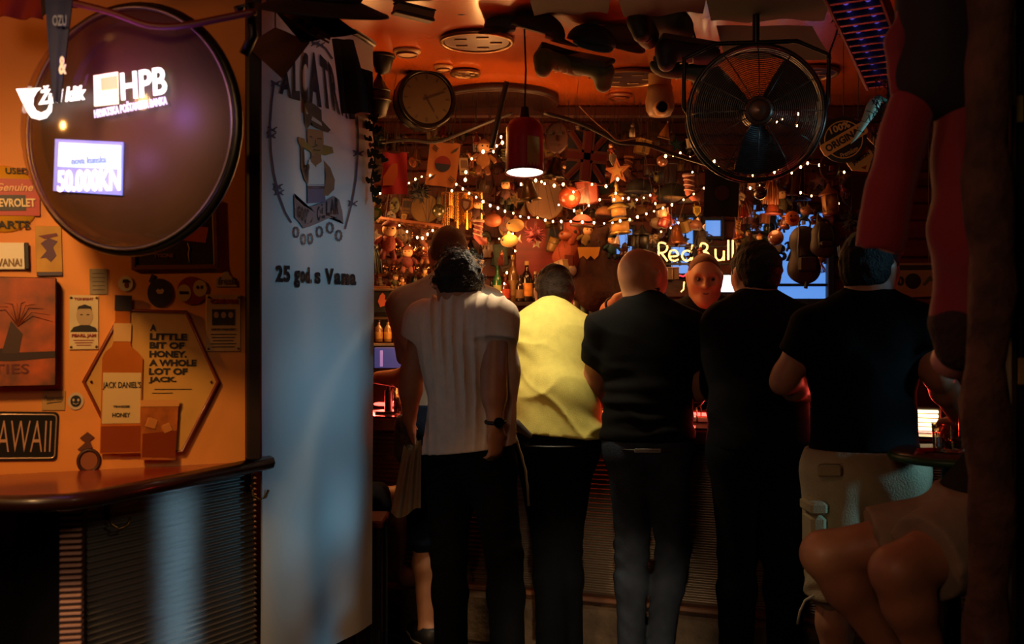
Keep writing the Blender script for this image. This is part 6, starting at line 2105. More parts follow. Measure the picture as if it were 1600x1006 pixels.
for k, (px, hg, hl, lab) in enumerate(((592, '8a6a4a', 'c8a05a', 'left square bottle on the ledge under the cooler header'), (606, '9a7a4a', 'd8a850', 'orange-labelled square bottle in the middle of the cooler ledge'), (621, '8a7a5a', 'a88a5a', 'clear square bottle at the right of the cooler ledge'))):
    c = P(px, 534, 5.24)
    e2 = bottle_thing('square_bottle', lab, c, S(34, 5.24), S(6, 5.24), hg, hl, '2a1a10', 'square bottles on the cooler ledge')
e = thing('cooler_ledge', 'narrow dark ledge across the cooler front holding square bottles', 'ledge', P(608, 536, 5.26))
MB().bbox((0, .03, -.008), (S(70, 5.26), .20, .016), .003).build('board', mat('5a3a22', .4), e)
for sx in (-1, 1):
    MB().bbox((sx * .08, .04, -.03), (.012, .06, .04), .003).build('bracket', mat('2a1a12', .5), e)
# monitor
c = P(606, 560, 5.1)
e = thing('small_monitor', 'small dark monitor with bluish screen on the bar behind the banner', 'monitor', c)
MB().bbox((0, .02, 0), (S(52, 5.1), .04, S(44, 5.1)), .006).build('case', mat('14100e', .4), e)
MB().bbox((0, -.001, .004), (S(42, 5.1), .006, S(32, 5.1)), .002).build('screen', mat('4a58a8', .3, emit=.22, ecol='5a68c0'), e)
MB().bbox((-S(10, 5.1), -.005, .0), (.014, .003, .08), .001).build('screen_mark', mat('b8a8e0', .3, emit=.4, ecol='a898e8'), e)
MB().cyl((0, .03, -.07), (0, .03, -.16), .012, n=8).cyl((0, .03, -.16), (0, .03, .966 - c.z), .02, n=12).cyl((0, .03, .976 - c.z), (0, .03, .966 - c.z), .07, n=16).build('stand', mat('14100e', .4), e)

# wine glasses: hanging rack and lower shelf
gl_me = None
ORD = 'first second third fourth fifth sixth seventh eighth ninth tenth eleventh twelfth thirteenth'.split()


def wine_glass(loc, flip, label, group, s=1.0):
    global gl_me
    if gl_me is None:
        q = MB().lathe([(.0, .0), (.028, .001), (.026, .004), (.004, .008), (.0035, .06), (.012, .07), (.030, .092), (.033, .115), (.027, .145), (.0255, .145), (.031, .115), (.028, .094), (.0, .072)], 12)
        gl_me = mesh_from(q.v, q.f, q.s)
        gl_me.materials.append(thin_glass('f0dcc8', .45, .05))
    o = bpy.data.objects.new('wine_glass', gl_me)
    col.objects.link(o)
    o.location = loc
    o.scale = (s,) * 3
    if flip:
        o.rotation_euler = (PI, 0, 0)
    return tag(o, label, 'glass', group)


e = thing('glass_rack', 'wooden hanging rack for stemmed glasses left of the gold tinsel', 'rack', P(645, 352, 5.45), (0, .13, 0))
for k in range(9):
    MB().bbox((-.15 + .0375 * k, 0, 0), (.008, .22, .012), .002).build('rail', mat('7a4a24', .5), e)
for sy in (-1, 1):
    MB().bbox((0, sy * .11, .008), (.34, .014, .016), .003).build('cross_bar', mat('6a3a1c', .5), e)
for sx in (-1, 1):
    MB().cyl((sx * .15, 0, .01), (sx * .15, 0, .9), .004, n=6, caps=False).build('hanger', mat('2a140c', .5), e)
for k in range(8):
    x = 600 + 11 * k
    wine_glass(P(x, 349 + 1.6 * k, 5.42 + .05 * (k % 2)), True, '%s stemmed glass from the banner hanging upside down under the wooden rack' % ORD[k], 'glasses on the hanging rack')
e = thing('glass_shelf', 'narrow wooden shelf of upright glasses left of the two heads', 'shelf', P(632, 448, 5.55))
MB().bbox((0, .04, -.008), (S(110, 5.55), .20, .016), .003).build('board', mat('7a4a2a', .5, wood=(8, .3)), e)
for sx in (-1, 1):
    MB().bbox((sx * .12, .06, -.035), (.014, .12, .05), .003).build('bracket', mat('3a1c10', .5), e)
for k in range(13):
    x = 584 + 8.2 * k
    p = P(x, 448, 5.52 + .07 * (k % 2))
    p.z = P(632, 448, 5.55).z
    wine_glass(p, False, '%s small stemmed glass from the banner on the narrow wooden shelf' % ORD[k], 'glasses on the narrow shelf', .85)

# neon sign: bent tubes
Yn = 5.7
e = thing('neon_sign', 'glowing warm neon lettering in front of the back window', 'neon sign', P(1083, 392, Yn))
no = P(1083, 392, Yn)
mneon = mat('ffd48a', .4, emit=2.6, ecol='ffc870')
NS = [('R', [(1029, 408), (1029, 394), (1029, 379), (1036, 379), (1042, 382), (1043, 387), (1041, 392), (1036, 395), (1030, 395)]), ('R', [(1033, 395), (1038, 401), (1043, 408)]),
      ('e', [(1046, 401), (1059, 400), (1059, 395), (1054, 390), (1047, 392), (1045, 400), (1048, 406), (1054, 408), (1060, 405)]),
      ('d', [(1080, 394), (1075, 391), (1068, 393), (1065, 400), (1068, 406), (1074, 408), (1080, 404), (1081, 394), (1082, 378), (1081, 407)]),
      ('B', [(1094, 407), (1094, 380), (1101, 380), (1106, 384), (1104, 391), (1096, 393), (1105, 394), (1109, 400), (1106, 406), (1094, 407)]),
      ('u', [(1118, 389), (1118, 402), (1122, 407), (1128, 406), (1131, 400), (1131, 389), (1131, 407)]),
      ('l', [(1138, 375), (1138, 406)]), ('l', [(1145, 375), (1145, 406)])]
for ch, pts in NS:
    out = []
    W = [P(x, y, Yn) - no for x, y in pts]
    for i in range(len(W) - 1):
        for t in (0, .25, .5, .75):
            out.append(W[i].lerp(W[i + 1], t))
    out.append(W[-1])
    for _ in range(2):
        out = [out[0]] + [(out[i - 1] + out[i] * 2 + out[i + 1]) / 4 for i in range(1, len(out) - 1)] + [out[-1]]
    MB().tube(out, .0055, 6).build('neon_letter', mneon, e)
MB().bbox((0, .03, -S(20, Yn)), (S(126, Yn), .012, .012), .002).bbox((0, .03, S(8, Yn)), (S(126, Yn), .012, .010), .002).build('frame_rail', mat('140a08', .5), e)
mred = mat('ff3a4a', .4, emit=2.2, ecol='ff2a40')
MB().tube([P(x, y, Yn) - no for x, y in ((1052, 436), (1060, 430), (1068, 432), (1075, 426))], .004, 6).build('red_squiggle', mred, e)
MB().tube([P(x, y, Yn) - no for x, y in ((1042, 432), (1046, 429), (1044, 436), (1049, 433))], .004, 6).build('red_squiggle', mred, e)
MB().tube([P(x, y, Yn) - no for x, y in ((1068, 446), (1069, 440), (1068, 452), (1064, 456))], .004, 6).build('gold_squiggle', mneon, e)
light('neon_glow_light', 'POINT', P(1090, 400, 5.55), (1, .55, .2), 1.5, size=.1)
e = thing('lit_panel', 'bright white lit panel behind the bartender shoulder', 'light panel', P(1135, 443, 5.6))
MB().bbox((0, 0, 0), (S(40, 5.6), .02, S(26, 5.6)), .004).build('panel', mat('ffffff', .4, emit=1.4, ecol='f4f6ff'), e)
MB().bbox((0, .018, 0), (S(46, 5.6), .02, S(32, 5.6)), .004).build('case', mat('1a1412', .4), e)
MB().cyl((0, .02, -.04), (0, .02, zc - P(1135, 443, 5.6).z), .01, n=8).build('stand', mat('1a1412', .4), e)

# things on the bar
def on_bar(px, inn, z=.966):
    """point on the bar top under a photograph column, inn metres behind the front face"""
    k = (px - 800) / 1600
    # solve x = k*y on the line offset inn
    n = -BN
    y = (4.56 + (n.y * inn) + .39 * n.x * inn) / (1 + .39 * k)
    return V((k * y, y, z))


p = on_bar(624, .22)
e = thing('straw_glass', 'clear drinking glass with a straw beside the resting forearm', 'glass', p)
MB().lathe([(0, .003), (.028, .003), (.034, .13), (.032, .13), (.026, .008), (0, .008)], 18).build('glass', thin_glass('f0e0d0', .4, .04), e)
MB().lathe([(0, .009), (.026, .009), (.030, .085), (0, .085)], 16).build('drink', mat('5a2a14', .15, coat=.4), e)
MB().cyl((-.01, 0, .02), (.024, .004, .19), .004, n=6).build('straw', mat('d8ccc0', .5), e)
p = on_bar(636, .40)
e = thing('bar_mat', 'pale striped paper mat lit by the glowing tube near the banner', 'mat', (p.x, p.y, .968), (0, 0, BTH))
MB().bbox((0, 0, 0), (.30, .16, .004), .001).build('paper', mat('d8c0a8', .6), e)
for k in range(4):
    MB().box((0, -.06 + .04 * k, .0026), (.29, .009, .001)).build('stripe', mat('a8222a', .6), e)
p = on_bar(938, .26)
e = thing('short_glass', 'short glass with clear liquid on the bar between yellow and black shirts', 'glass', p)
MB().lathe([(0, .003), (.030, .003), (.034, .075), (.032, .075), (.028, .010), (0, .008)], 18).build('glass', thin_glass('f0d8d0', .45, .04), e)
MB().bbox((.0, .0, .03), (.022, .022, .022), .004).build('ice_cube', mat('d8b8a8', .2, coat=.5), e)
p = on_bar(930, .36)
e = thing('bottle_crate', 'low orange-brown tray on the bar behind the short glass', 'tray', (p.x, p.y, .967), (0, 0, BTH))
MB().bbox((0, 0, .008), (.20, .12, .014), .003).build('base', mat('8a3a1a', .5), e)
for sy in (-1, 1):
    MB().bbox((0, sy * .058, .03), (.20, .008, .05), .002).build('side', mat('8a3a1a', .5), e)
p = on_bar(1092, .40)
e = thing('bar_caddy', 'small wire caddy of napkins lit pink by the glowing tube', 'caddy', (p.x, p.y, .967), (0, 0, BTH))
MB().bbox((0, 0, .012), (.15, .09, .02), .003).build('napkins', mat('d88a7a', .6), e)
for sx in (-1, 0, 1):
    MB().tube([(sx * .07, -.05, .0), (sx * .07, -.05, .07), (sx * .07, .05, .07), (sx * .07, .05, 0)], .003, 5).build('wire_hoop', mat('8a7a68', .3, metal=.9), e)
p = on_bar(1446, .30)
e = thing('glowing_stack', 'stack of glowing pale slats on the bar right of the black shirt', 'light', (p.x, p.y, .968), (0, 0, BTH))
for k in range(5):
    MB().bbox((0, 0, .012 + .018 * k), (.10, .05, .012), .003).build('slat', mat('ffe8b8', .5, emit=2.2, ecol='ffe6b0'), e)
MB().bbox((0, .02, .05), (.12, .03, .10), .004).build('backing', mat('3a2a18', .5), e)
p = on_bar(1278, .30)
e = thing('bar_tap_handle', 'small pale round knob on a stem on the bar right of the broad person', 'tap', (p.x, p.y, .967))
MB().cyl((0, 0, 0), (0, 0, .14), .010, .008, 10).build('stem', mat('6a5a4a', .3, metal=.8), e)
MB().ball((0, 0, .17), (.024, .02, .026), 14, 10).build('knob', mat('c08a80', .4), e)
p = on_bar(785, .36)
e = thing('dark_shaker', 'dark teal shaker on the bar beside the white shirt', 'shaker', (p.x, p.y, .967))
MB().lathe([(0, 0), (.034, 0), (.042, .11), (.038, .12), (.022, .17), (.018, .19), (0, .19)], 18).build('cup', mat('1a3a3a', .3, metal=.6), e)
MB().torus((0, 0, .115), (0, 0, 1), .041, .003, 20, 5).build('band', mat('8a8a80', .3, metal=.8), e)

# ============================================================ FLAGS
def flag(name, label, px0, py0, px1, py1, Y, h, tilt=0.0):
    c = P((px0 + px1) / 2, (py0 + py1) / 2, Y)
    w, h_ = S(px1 - px0, Y), S(py1 - py0, Y)
    e = thing(name, label, 'flag', c, (0, tilt, 0))
    vs = []
    n = 10
    for sd in (0, .003):
        for j in range(n + 1):
            for i in range(n + 1):
                u, v = i / n - .5, .5 - j / n
                vs.append((u * w, sd + .006 * math.sin(u * 9 + v * 3), v * h_))
    K_ = (n + 1) ** 2
    fs = []
    for j in range(n):
        for i in range(n):
            a = j * (n + 1) + i
            fs += [(a, a + n + 1, a + n + 2, a + 1), (K_ + a + 1, K_ + a + n + 2, K_ + a + n + 1, K_ + a)]
    MB().add(vs, fs).build('cloth', mat(h, .8, noise=(12, .12)), e)
    hang(e, h_ / 2, CEIL - c.z, None, .0012, -w * .4)
    hang(e, h_ / 2, CEIL - c.z, None, .0012, w * .4)
    MB().cyl((-w / 2 - .01, 0, h_ / 2), (w / 2 + .01, 0, h_ / 2), .004, n=6).build('rod', mat('3a1c0e', .6), e)
    return e, w, h_


e, w, h = flag('tricolour_flag', 'deep red flag with tan patch hanging beside the banner', 597, 238, 636, 303, 5.0, '8c1424')
MB().prism([(-w * .45, -h * .1), (-w * .1, h * .22), (w * .12, h * .22), (w * .12, -h * .05), (-w * .05, -h * .3), (-w * .45, -h * .3)], -.012, -.008).build('tan_patch', mat('9a4a20', .8), e)
e, w, h = flag('disc_flag', 'pale orange-lit flag with dark central disc and corner bars', 668, 222, 716, 291, 5.2, '8f5426', .12)
MB().prism(ellipse(w * .26, w * .26, 24), -.012, -.008).build('red_half', mat('6a1014', .8), e)
MB().prism([(-w * .26, 0)] + [(w * .26 * math.cos(a), -w * .26 * abs(math.sin(a))) for a in [PI + i * PI / 10 for i in range(11)]], -.014, -.010).build('blue_half', mat('14182c', .8), e)
for sx in (-1, 1):
    for sz in (-1, 1):
        for k in range(3):
            o = MB().box((0, 0, 0), (w * .20, .002, h * .018)).build('corner_bar', ink, e)
            o.location = (sx * w * .32 + k * .004, -.011, sz * h * .33 + (k - 1) * h * .035)
            o.rotation_euler = (0, -.6 * sx * sz, 0)
e, w, h = flag('union_flag', 'dark blue flag with red crosses hanging right of the red lamp', 886, 206, 948, 284, 5.1, '0e1024', .1)
wht = mat('5e3426', .8)
rdm = mat('561210', .8)
for sg in (-1, 1):
    for hgt, m_, yy in ((.030, wht, -.009), (.013, rdm, -.0115)):
        o = MB().box((0, yy, 0), (math.hypot(w, h) * .94, .002, hgt)).build('diagonal', m_, e)
        o.rotation_euler = (0, sg * math.atan2(h, w), 0)
MB().box((0, -.0135, 0), (w, .002, h * .25)).box((0, -.0135, 0), (w * .30, .002, h)).build('white_cross', wht, e)
MB().box((0, -.016, 0), (w, .002, h * .14)).box((0, -.016, 0), (w * .17, .002, h)).build('red_cross', rdm, e)
e, w, h = flag('black_flag', 'black flag with dark red disc hanging below the drum fan', 1101, 266, 1154, 338, 4.6, '0e0b0a', .03)
MB().prism(ellipse(w * .22, w * .22, 22), -.012, -.008).build('red_disc', mat('3a0c0a', .8), e)


# ============================================================ TRINKET BUILDERS (each at its own centre, height s)
def t_doll(e, s, c1, c2, c3='c89a6a'):
    a, b, c = mat(c1, .8, bump=(60, .3)), mat(c2, .8), mat(c3, .7)
    MB().ball((0, 0, -.08 * s), (.20 * s, .16 * s, .24 * s), 12, 8).build('body', a, e)
    hd = MB().ball((0, -.01 * s, .27 * s), (.18 * s, .16 * s, .18 * s), 12, 8).build('head', c, e)
    for sx in (-1, 1):
        MB().tube([(sx * .16 * s, 0, .06 * s), (sx * .30 * s, -.03 * s, -.04 * s), (sx * .34 * s, -.06 * s, -.12 * s)], [.07 * s, .06 * s, .05 * s], 8).build('arm', a, e)
        MB().tube([(sx * .09 * s, 0, -.25 * s), (sx * .14 * s, -.05 * s, -.38 * s), (sx * .15 * s, -.10 * s, -.46 * s)], [.085 * s, .075 * s, .07 * s], 8).build('leg', b, e)
        MB().ball((sx * .07 * s, -.165 * s, .30 * s), .025 * s, 6, 5).build('eye', ink, hd)
    MB().lathe([(.19 * s, .36 * s), (.19 * s, .39 * s), (.13 * s, .46 * s), (.03 * s, .52 * s), (0, .53 * s)], 12).build('hat', b, e)


def t_ball(e, s, c1, c2):
    MB().ball((0, 0, -.05 * s), .45 * s, 14, 10).build('ball', mat(c1, .25, coat=.5, noise=(20, .15)), e)
    MB().cyl((0, 0, .38 * s), (0, 0, .48 * s), .09 * s, n=8).build('cap', mat(c2, .3, metal=.8), e)


def t_card(e, s, c1, c2):
    MB().bbox((0, 0, 0), (.7 * s, .05 * s, s), .02 * s).build('card', mat(c1, .6, noise=(20, .2)), e)
    MB().prism(rrect(.5 * s, .45 * s, .04 * s, 0, .12 * s), -.035 * s, -.02 * s).build('picture', mat(c2, .6, noise=(40, .3)), e)
    MB().box((0, -.03 * s, -.3 * s), (.45 * s, .01 * s, .06 * s)).build('caption', ink, e)


def t_bell(e, s, c1, c2):
    MB().lathe([(0, .35 * s), (.14 * s, .32 * s), (.2 * s, .05 * s), (.3 * s, -.25 * s), (.42 * s, -.36 * s), (.38 * s, -.36 * s), (.27 * s, -.24 * s), (0, .2 * s)], 14).build('bell', mat(c1, .3, metal=.6), e)
    MB().ball((0, 0, -.36 * s), .09 * s, 8, 6).build('clapper', mat(c2, .4, metal=.6), e)
    MB().torus((0, 0, .42 * s), (0, 1, 0), .08 * s, .02 * s, 12, 5).build('loop', mat(c2, .4, metal=.6), e)


def t_lantern(e, s, c1, c2, glow=0.0):
    MB().lathe([(.2 * s, -.34 * s), (.24 * s, -.1 * s), (.22 * s, .16 * s), (.0, .16 * s)], 8).build('body', mat(c1, .5, emit=glow) if glow else mat(c1, .5), e)
    MB().lathe([(.34 * s, .14 * s), (.32 * s, .18 * s), (.1 * s, .36 * s), (.04 * s, .5 * s), (0, .5 * s)], 8).build('roof', mat(c2, .4, metal=.3), e)
    MB().lathe([(0, -.48 * s), (.26 * s, -.46 * s), (.28 * s, -.36 * s), (.2 * s, -.33 * s)], 8).build('base', mat(c2, .4, metal=.3), e)
    for k in range(4):
        a = PI / 4 + k * PI / 2
        MB().cyl((math.cos(a) * .25 * s, math.sin(a) * .25 * s, -.36 * s), (math.cos(a) * .26 * s, math.sin(a) * .26 * s, .16 * s), .02 * s, n=5).build('corner_bar', mat(c2, .4, metal=.3), e)


def t_mug(e, s, c1, c2):
    MB().lathe([(0, -.42 * s), (.3 * s, -.42 * s), (.34 * s, -.3 * s), (.32 * s, .4 * s), (.28 * s, .4 * s), (.28 * s, -.3 * s), (0, -.34 * s)], 16).build('cup', mat(c1, .4, coat=.3), e)
    MB().tube([(.32 * s, 0, .25 * s), (.52 * s, 0, .18 * s), (.52 * s, 0, -.15 * s), (.33 * s, 0, -.25 * s)], .05 * s, 6).build('handle', mat(c1, .4), e)
    MB().torus((0, 0, .1 * s), (0, 0, 1), .335 * s, .03 * s, 16, 5).build('band', mat(c2, .4), e)


def t_star(e, s, c1, c2):
    pts = [((.5 if i % 2 == 0 else .21) * s * math.sin(PI * i / 5), (.5 if i % 2 == 0 else .21) * s * math.cos(PI * i / 5)) for i in range(10)]
    MB().prism(pts, -.05 * s, .05 * s).build('star', mat(c1, .4, metal=.4), e)
    MB().prism([(x * .55, z * .55) for x, z in pts], -.08 * s, -.04 * s).build('inner_star', mat(c2, .4, metal=.4), e)


def t_ring(e, s, c1, c2):
    MB().torus((0, 0, .3 * s), (0, 1, 0), .17 * s, .025 * s, 18, 5).build('ring', mat(c2, .3, metal=.9), e)
    MB().prism([(-.24 * s, .1 * s), (0, .16 * s), (.24 * s, .1 * s), (.22 * s, -.22 * s), (0, -.48 * s), (-.22 * s, -.22 * s)], -.04 * s, .04 * s).build('tag_plate', mat(c1, .4, metal=.3), e)
    MB().prism([(-.14 * s, .04 * s), (.14 * s, .04 * s), (.12 * s, -.2 * s), (0, -.34 * s), (-.12 * s, -.2 * s)], -.06 * s, -.03 * s).build('emblem', mat(c2, .4), e)


def t_cap(e, s, c1, c2):
    r = .5 * s
    MB().lathe([(r * math.cos(a), -.2 * s + r * 1.0 * math.sin(a)) for a in [i / 7 * PI / 2 for i in range(8)]], 16).build('crown', mat(c1, .8), e)
    MB().lathe([(0, -.22 * s), (r * .9, -.2 * s), (r * .86, -.25 * s), (0, -.26 * s)], 16, (0, -.45 * s, 0)).build('brim', mat(c2, .8), e)


def t_pompom(e, s, c1, c2):
    rg = random.Random(int(s * 1e5))
    b = MB().ball((0, 0, 0), .26 * s, 10, 7)
    for k in range(70):
        d_ = V((rg.gauss(0, 1), rg.gauss(0, 1), rg.gauss(0, 1))).normalized()
        b.cyl(tuple(d_ * .2 * s), tuple(d_ * rg.uniform(.38, .5) * s), .05 * s, .01 * s, 4, False)
    b.build('tufts', mat(c1, .8), e)
    MB().cyl((0, 0, .4 * s), (0, 0, .55 * s), .04 * s, n=6).build('knot', mat(c2, .7), e)


def t_tassel(e, s, c1, c2):
    b = MB()
    for k in range(14):
        a = k * 2.4
        r = .06 * s * math.sqrt(k)
        b.tube([(r * .4 * math.cos(a), r * .4 * math.sin(a), .2 * s), (r * math.cos(a), r * math.sin(a), -.1 * s), (r * 1.1 * math.cos(a + .2), r * 1.1 * math.sin(a + .2), -.5 * s)], .025 * s, 4)
    b.build('strands', mat(c1, .5, metal=.3), e)
    MB().ball((0, 0, .26 * s), (.13 * s, .13 * s, .14 * s), 10, 7).cyl((0, 0, .36 * s), (0, 0, .5 * s), .03 * s, n=6).build('knot', mat(c2, .3, coat=.4), e)


def t_fish(e, s, c1, c2, glow=0.0):
    MB().ball((0, 0, 0), (.42 * s, .26 * s, .30 * s), 14, 10).build('body', mat(c1, .5, emit=glow) if glow else mat(c1, .5), e)
    MB().prism([(.36 * s, 0), (.56 * s, .2 * s), (.5 * s, 0), (.56 * s, -.2 * s)], -.03 * s, .03 * s).build('tail', mat(c2, .3, coat=.4), e)
    MB().prism([(-.1 * s, .26 * s), (.02 * s, .46 * s), (.2 * s, .24 * s)], -.03 * s, .03 * s).build('fin', mat(c2, .3, coat=.4), e)
    MB().ball((-.28 * s, -.2 * s, .08 * s), .05 * s, 8, 6).build('eye', ink, e)


def t_boot(e, s, c1, c2):
    MB().tube([(-.1 * s, 0, .42 * s), (-.1 * s, 0, .1 * s), (-.1 * s, 0, -.2 * s), (.06 * s, 0, -.36 * s), (.26 * s, 0, -.38 * s)], [.17 * s, .16 * s, .16 * s, .14 * s, .10 * s], 10).build('boot', mat(c1, .7), e)
    MB().torus((-.1 * s, 0, .40 * s), (0, 0, 1), .16 * s, .06 * s, 14, 6).build('cuff', mat(c2, .9), e)
    for k in range(3):
        MB().torus((-.1 * s, 0, (.22 - .17 * k) * s), (.3, 0, 1), .165 * s, .03 * s, 14, 5).build('stripe', mat(c2, .8), e)


def t_mask(e, s, c1, c2):
    MB().lathe([(.0, -.2 * s), (.2 * s, -.18 * s), (.34 * s, -.06 * s), (.36 * s, 0), (.3 * s, 0)], 16, M=Matrix.Rotation(-PI / 2, 4, 'X') @ Matrix.Scale(1.35, 4, (0, 1, 0)) @ Matrix.Scale(-1, 4, (0, 0, 1))).build('face', mat(c1, .5), e)
    for sx in (-1, 1):
        MB().prism(ellipse(.09 * s, .05 * s, 10, sx * .14 * s, .1 * s), -.24 * s, -.1 * s).build('eye', ink, e)
    MB().prism([(-.05 * s, .04 * s), (.05 * s, .04 * s), (.07 * s, -.12 * s), (-.07 * s, -.12 * s)], -.26 * s, -.12 * s).build('nose', mat(c2, .3, coat=.4), e)
    MB().prism(ellipse(.15 * s, .035 * s, 12, 0, -.22 * s), -.2 * s, -.1 * s).build('mouth', mat(c2, .3, coat=.4), e)


def t_plate(e, s, c1, c2):
    MB().lathe([(0, .02 * s), (.34 * s, .02 * s), (.48 * s, .05 * s), (.5 * s, .04 * s), (.36 * s, -.01 * s), (0, -.01 * s)], 32, M=Matrix.Rotation(PI / 2, 4, 'X')).build('dish', mat(c1, .45, noise=(5, .25)), e)
    MB().torus((0, -.05 * s, 0), (0, 1, 0), .47 * s, .014 * s, 32, 5).build('rim', mat(c2, .4, metal=.5), e)


def t_bow(e, s, c1, c2):
    for sx in (-1, 1):
        MB().tube([(0, 0, 0), (sx * .25 * s, 0, .22 * s), (sx * .46 * s, 0, .1 * s), (sx * .44 * s, 0, -.08 * s), (0, 0, 0)], .06 * s, 6, flat=2.0).build('loop', mat(c1, .5), e)
        MB().tube([(0, 0, 0), (sx * .12 * s, 0, -.22 * s), (sx * .24 * s, 0, -.46 * s)], .05 * s, 5, flat=2.0).build('ribbon_end', mat(c1, .5), e)
    MB().ball((0, -.04 * s, 0), .11 * s, 10, 7).build('knot', mat(c2, .3, coat=.4), e)


def t_box(e, s, c1, c2):
    MB().bbox((0, 0, 0), (.8 * s, .6 * s, .8 * s), .04 * s).build('box', mat(c1, .35, coat=.4), e)
    MB().bbox((0, 0, 0), (.14 * s, .62 * s, .82 * s), .01 * s).build('band', mat(c2, .3, coat=.4), e)
    MB().bbox((0, 0, .40 * s), (.84 * s, .64 * s, .08 * s), .02 * s).build('lid', mat(c1, .35, coat=.4), e)


def t_cone(e, s, c1, c2):
    MB().lathe([(.32 * s, -.45 * s), (.33 * s, -.4 * s), (.02 * s, .45 * s), (0, .46 * s)], 14).build('cone', mat(c1, .35, coat=.4), e)
    MB().torus((0, 0, -.43 * s), (0, 0, 1), .32 * s, .05 * s, 18, 5).build('brim', mat(c2, .6), e)
    MB().ball((0, 0, .47 * s), .07 * s, 8, 6).build('bobble', mat(c2, .7), e)


def t_horse(e, s, c1, c2):
    MB().tube([(-.3 * s, 0, 0), (0, 0, .03 * s), (.26 * s, 0, 0)], [.16 * s, .15 * s, .16 * s], 10).build('body', mat(c1, .35, coat=.4), e)
    MB().tube([(-.26 * s, 0, .06 * s), (-.36 * s, 0, .3 * s), (-.48 * s, 0, .26 * s)], [.11 * s, .09 * s, .06 * s], 8).build('head', mat(c1, .35, coat=.4), e)
    for x in (-.24, -.18, .2, .26):
        MB().cyl((x * s, (.06 if x in (-.24, .2) else -.06) * s, -.08 * s), (x * s, (.06 if x in (-.24, .2) else -.06) * s, -.48 * s), .05 * s, .04 * s, 7).build('leg', mat(c1, .35, coat=.4), e)
    MB().tube([(.28 * s, 0, .05 * s), (.44 * s, 0, -.02 * s), (.46 * s, 0, -.24 * s)], [.05 * s, .05 * s, .02 * s], 6).build('tail', mat(c2, .7), e)


def t_pagoda(e, s, c1, c2):
    g, w_ = mat(c2, .35, metal=.5), mat(c1, .45, emit=.25)
    for k, (z, r, h) in enumerate(((-.46, .17, .26), (-.16, .14, .22), (.1, .11, .18))):
        MB().lathe([(r * s, z * s), (r * s, (z + h * .7) * s), (0, (z + h * .7) * s)], 8).build('storey', w_, e)
        MB().lathe([(r * 1.55 * s, (z + h * .66) * s), (r * 1.5 * s, (z + h * .74) * s), (r * .7 * s, (z + h * 1.02) * s), (0, (z + h * 1.05) * s)], 8).build('roof', g, e)
    MB().lathe([(.05 * s, .28 * s), (.03 * s, .36 * s), (.05 * s, .40 * s), (.008 * s, .5 * s), (0, .5 * s)], 8).build('finial', g, e)
    MB().lathe([(.2 * s, -.5 * s), (.2 * s, -.46 * s), (0, -.46 * s)], 8).build('base', g, e)


KIND = dict(pagoda=t_pagoda, doll=t_doll, ball=t_ball, card=t_card, bell=t_bell, lantern=t_lantern, mug=t_mug, star=t_star, ring=t_ring, cap=t_cap, pompom=t_pompom, tassel=t_tassel, fish=t_fish, boot=t_boot, mask=t_mask, plate=t_plate, bow=t_bow, box=t_box, cone=t_cone, horse=t_horse)
CAT = dict(pagoda='lantern', doll='toy', ball='bauble', card='card', bell='bell', lantern='lantern', mug='mug', star='star', ring='keyring', cap='hat', pompom='pompom', tassel='tassel', fish='toy', boot='boot', mask='mask', plate='plate', bow='bow', box='box', cone='hat', horse='toy')
NM = dict(pagoda='pagoda_lantern', doll='stuffed_toy', ball='bauble', card='picture_card', bell='bell', lantern='lantern', mug='mug', star='star_ornament', ring='keyring', cap='round_hat', pompom='pompom', tassel='tassel', fish='fish_toy', boot='boot_ornament', mask='mask', plate='plate', bow='ribbon_bow', box='gift_box', cone='party_hat', horse='toy_horse')


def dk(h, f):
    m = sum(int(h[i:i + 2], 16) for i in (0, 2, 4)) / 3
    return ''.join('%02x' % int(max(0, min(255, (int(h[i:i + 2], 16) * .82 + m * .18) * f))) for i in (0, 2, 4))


def trinket(kind, px, py, spx, Y, c1, c2, label, rot=(0, 0, 0), thread=True, group=None, **kw):
    c = P(px, py, Y)
    s = S(spx, Y)
    e = thing(NM[kind], label, CAT[kind], c, rot, group)
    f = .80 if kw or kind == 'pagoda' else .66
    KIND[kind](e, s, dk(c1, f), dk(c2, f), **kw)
    if thread:
        hang(e, .45 * s, .45 * s + max(.03, CEIL - c.z - .45 * s), mat('2a0f08', .7), .0012)
    return e


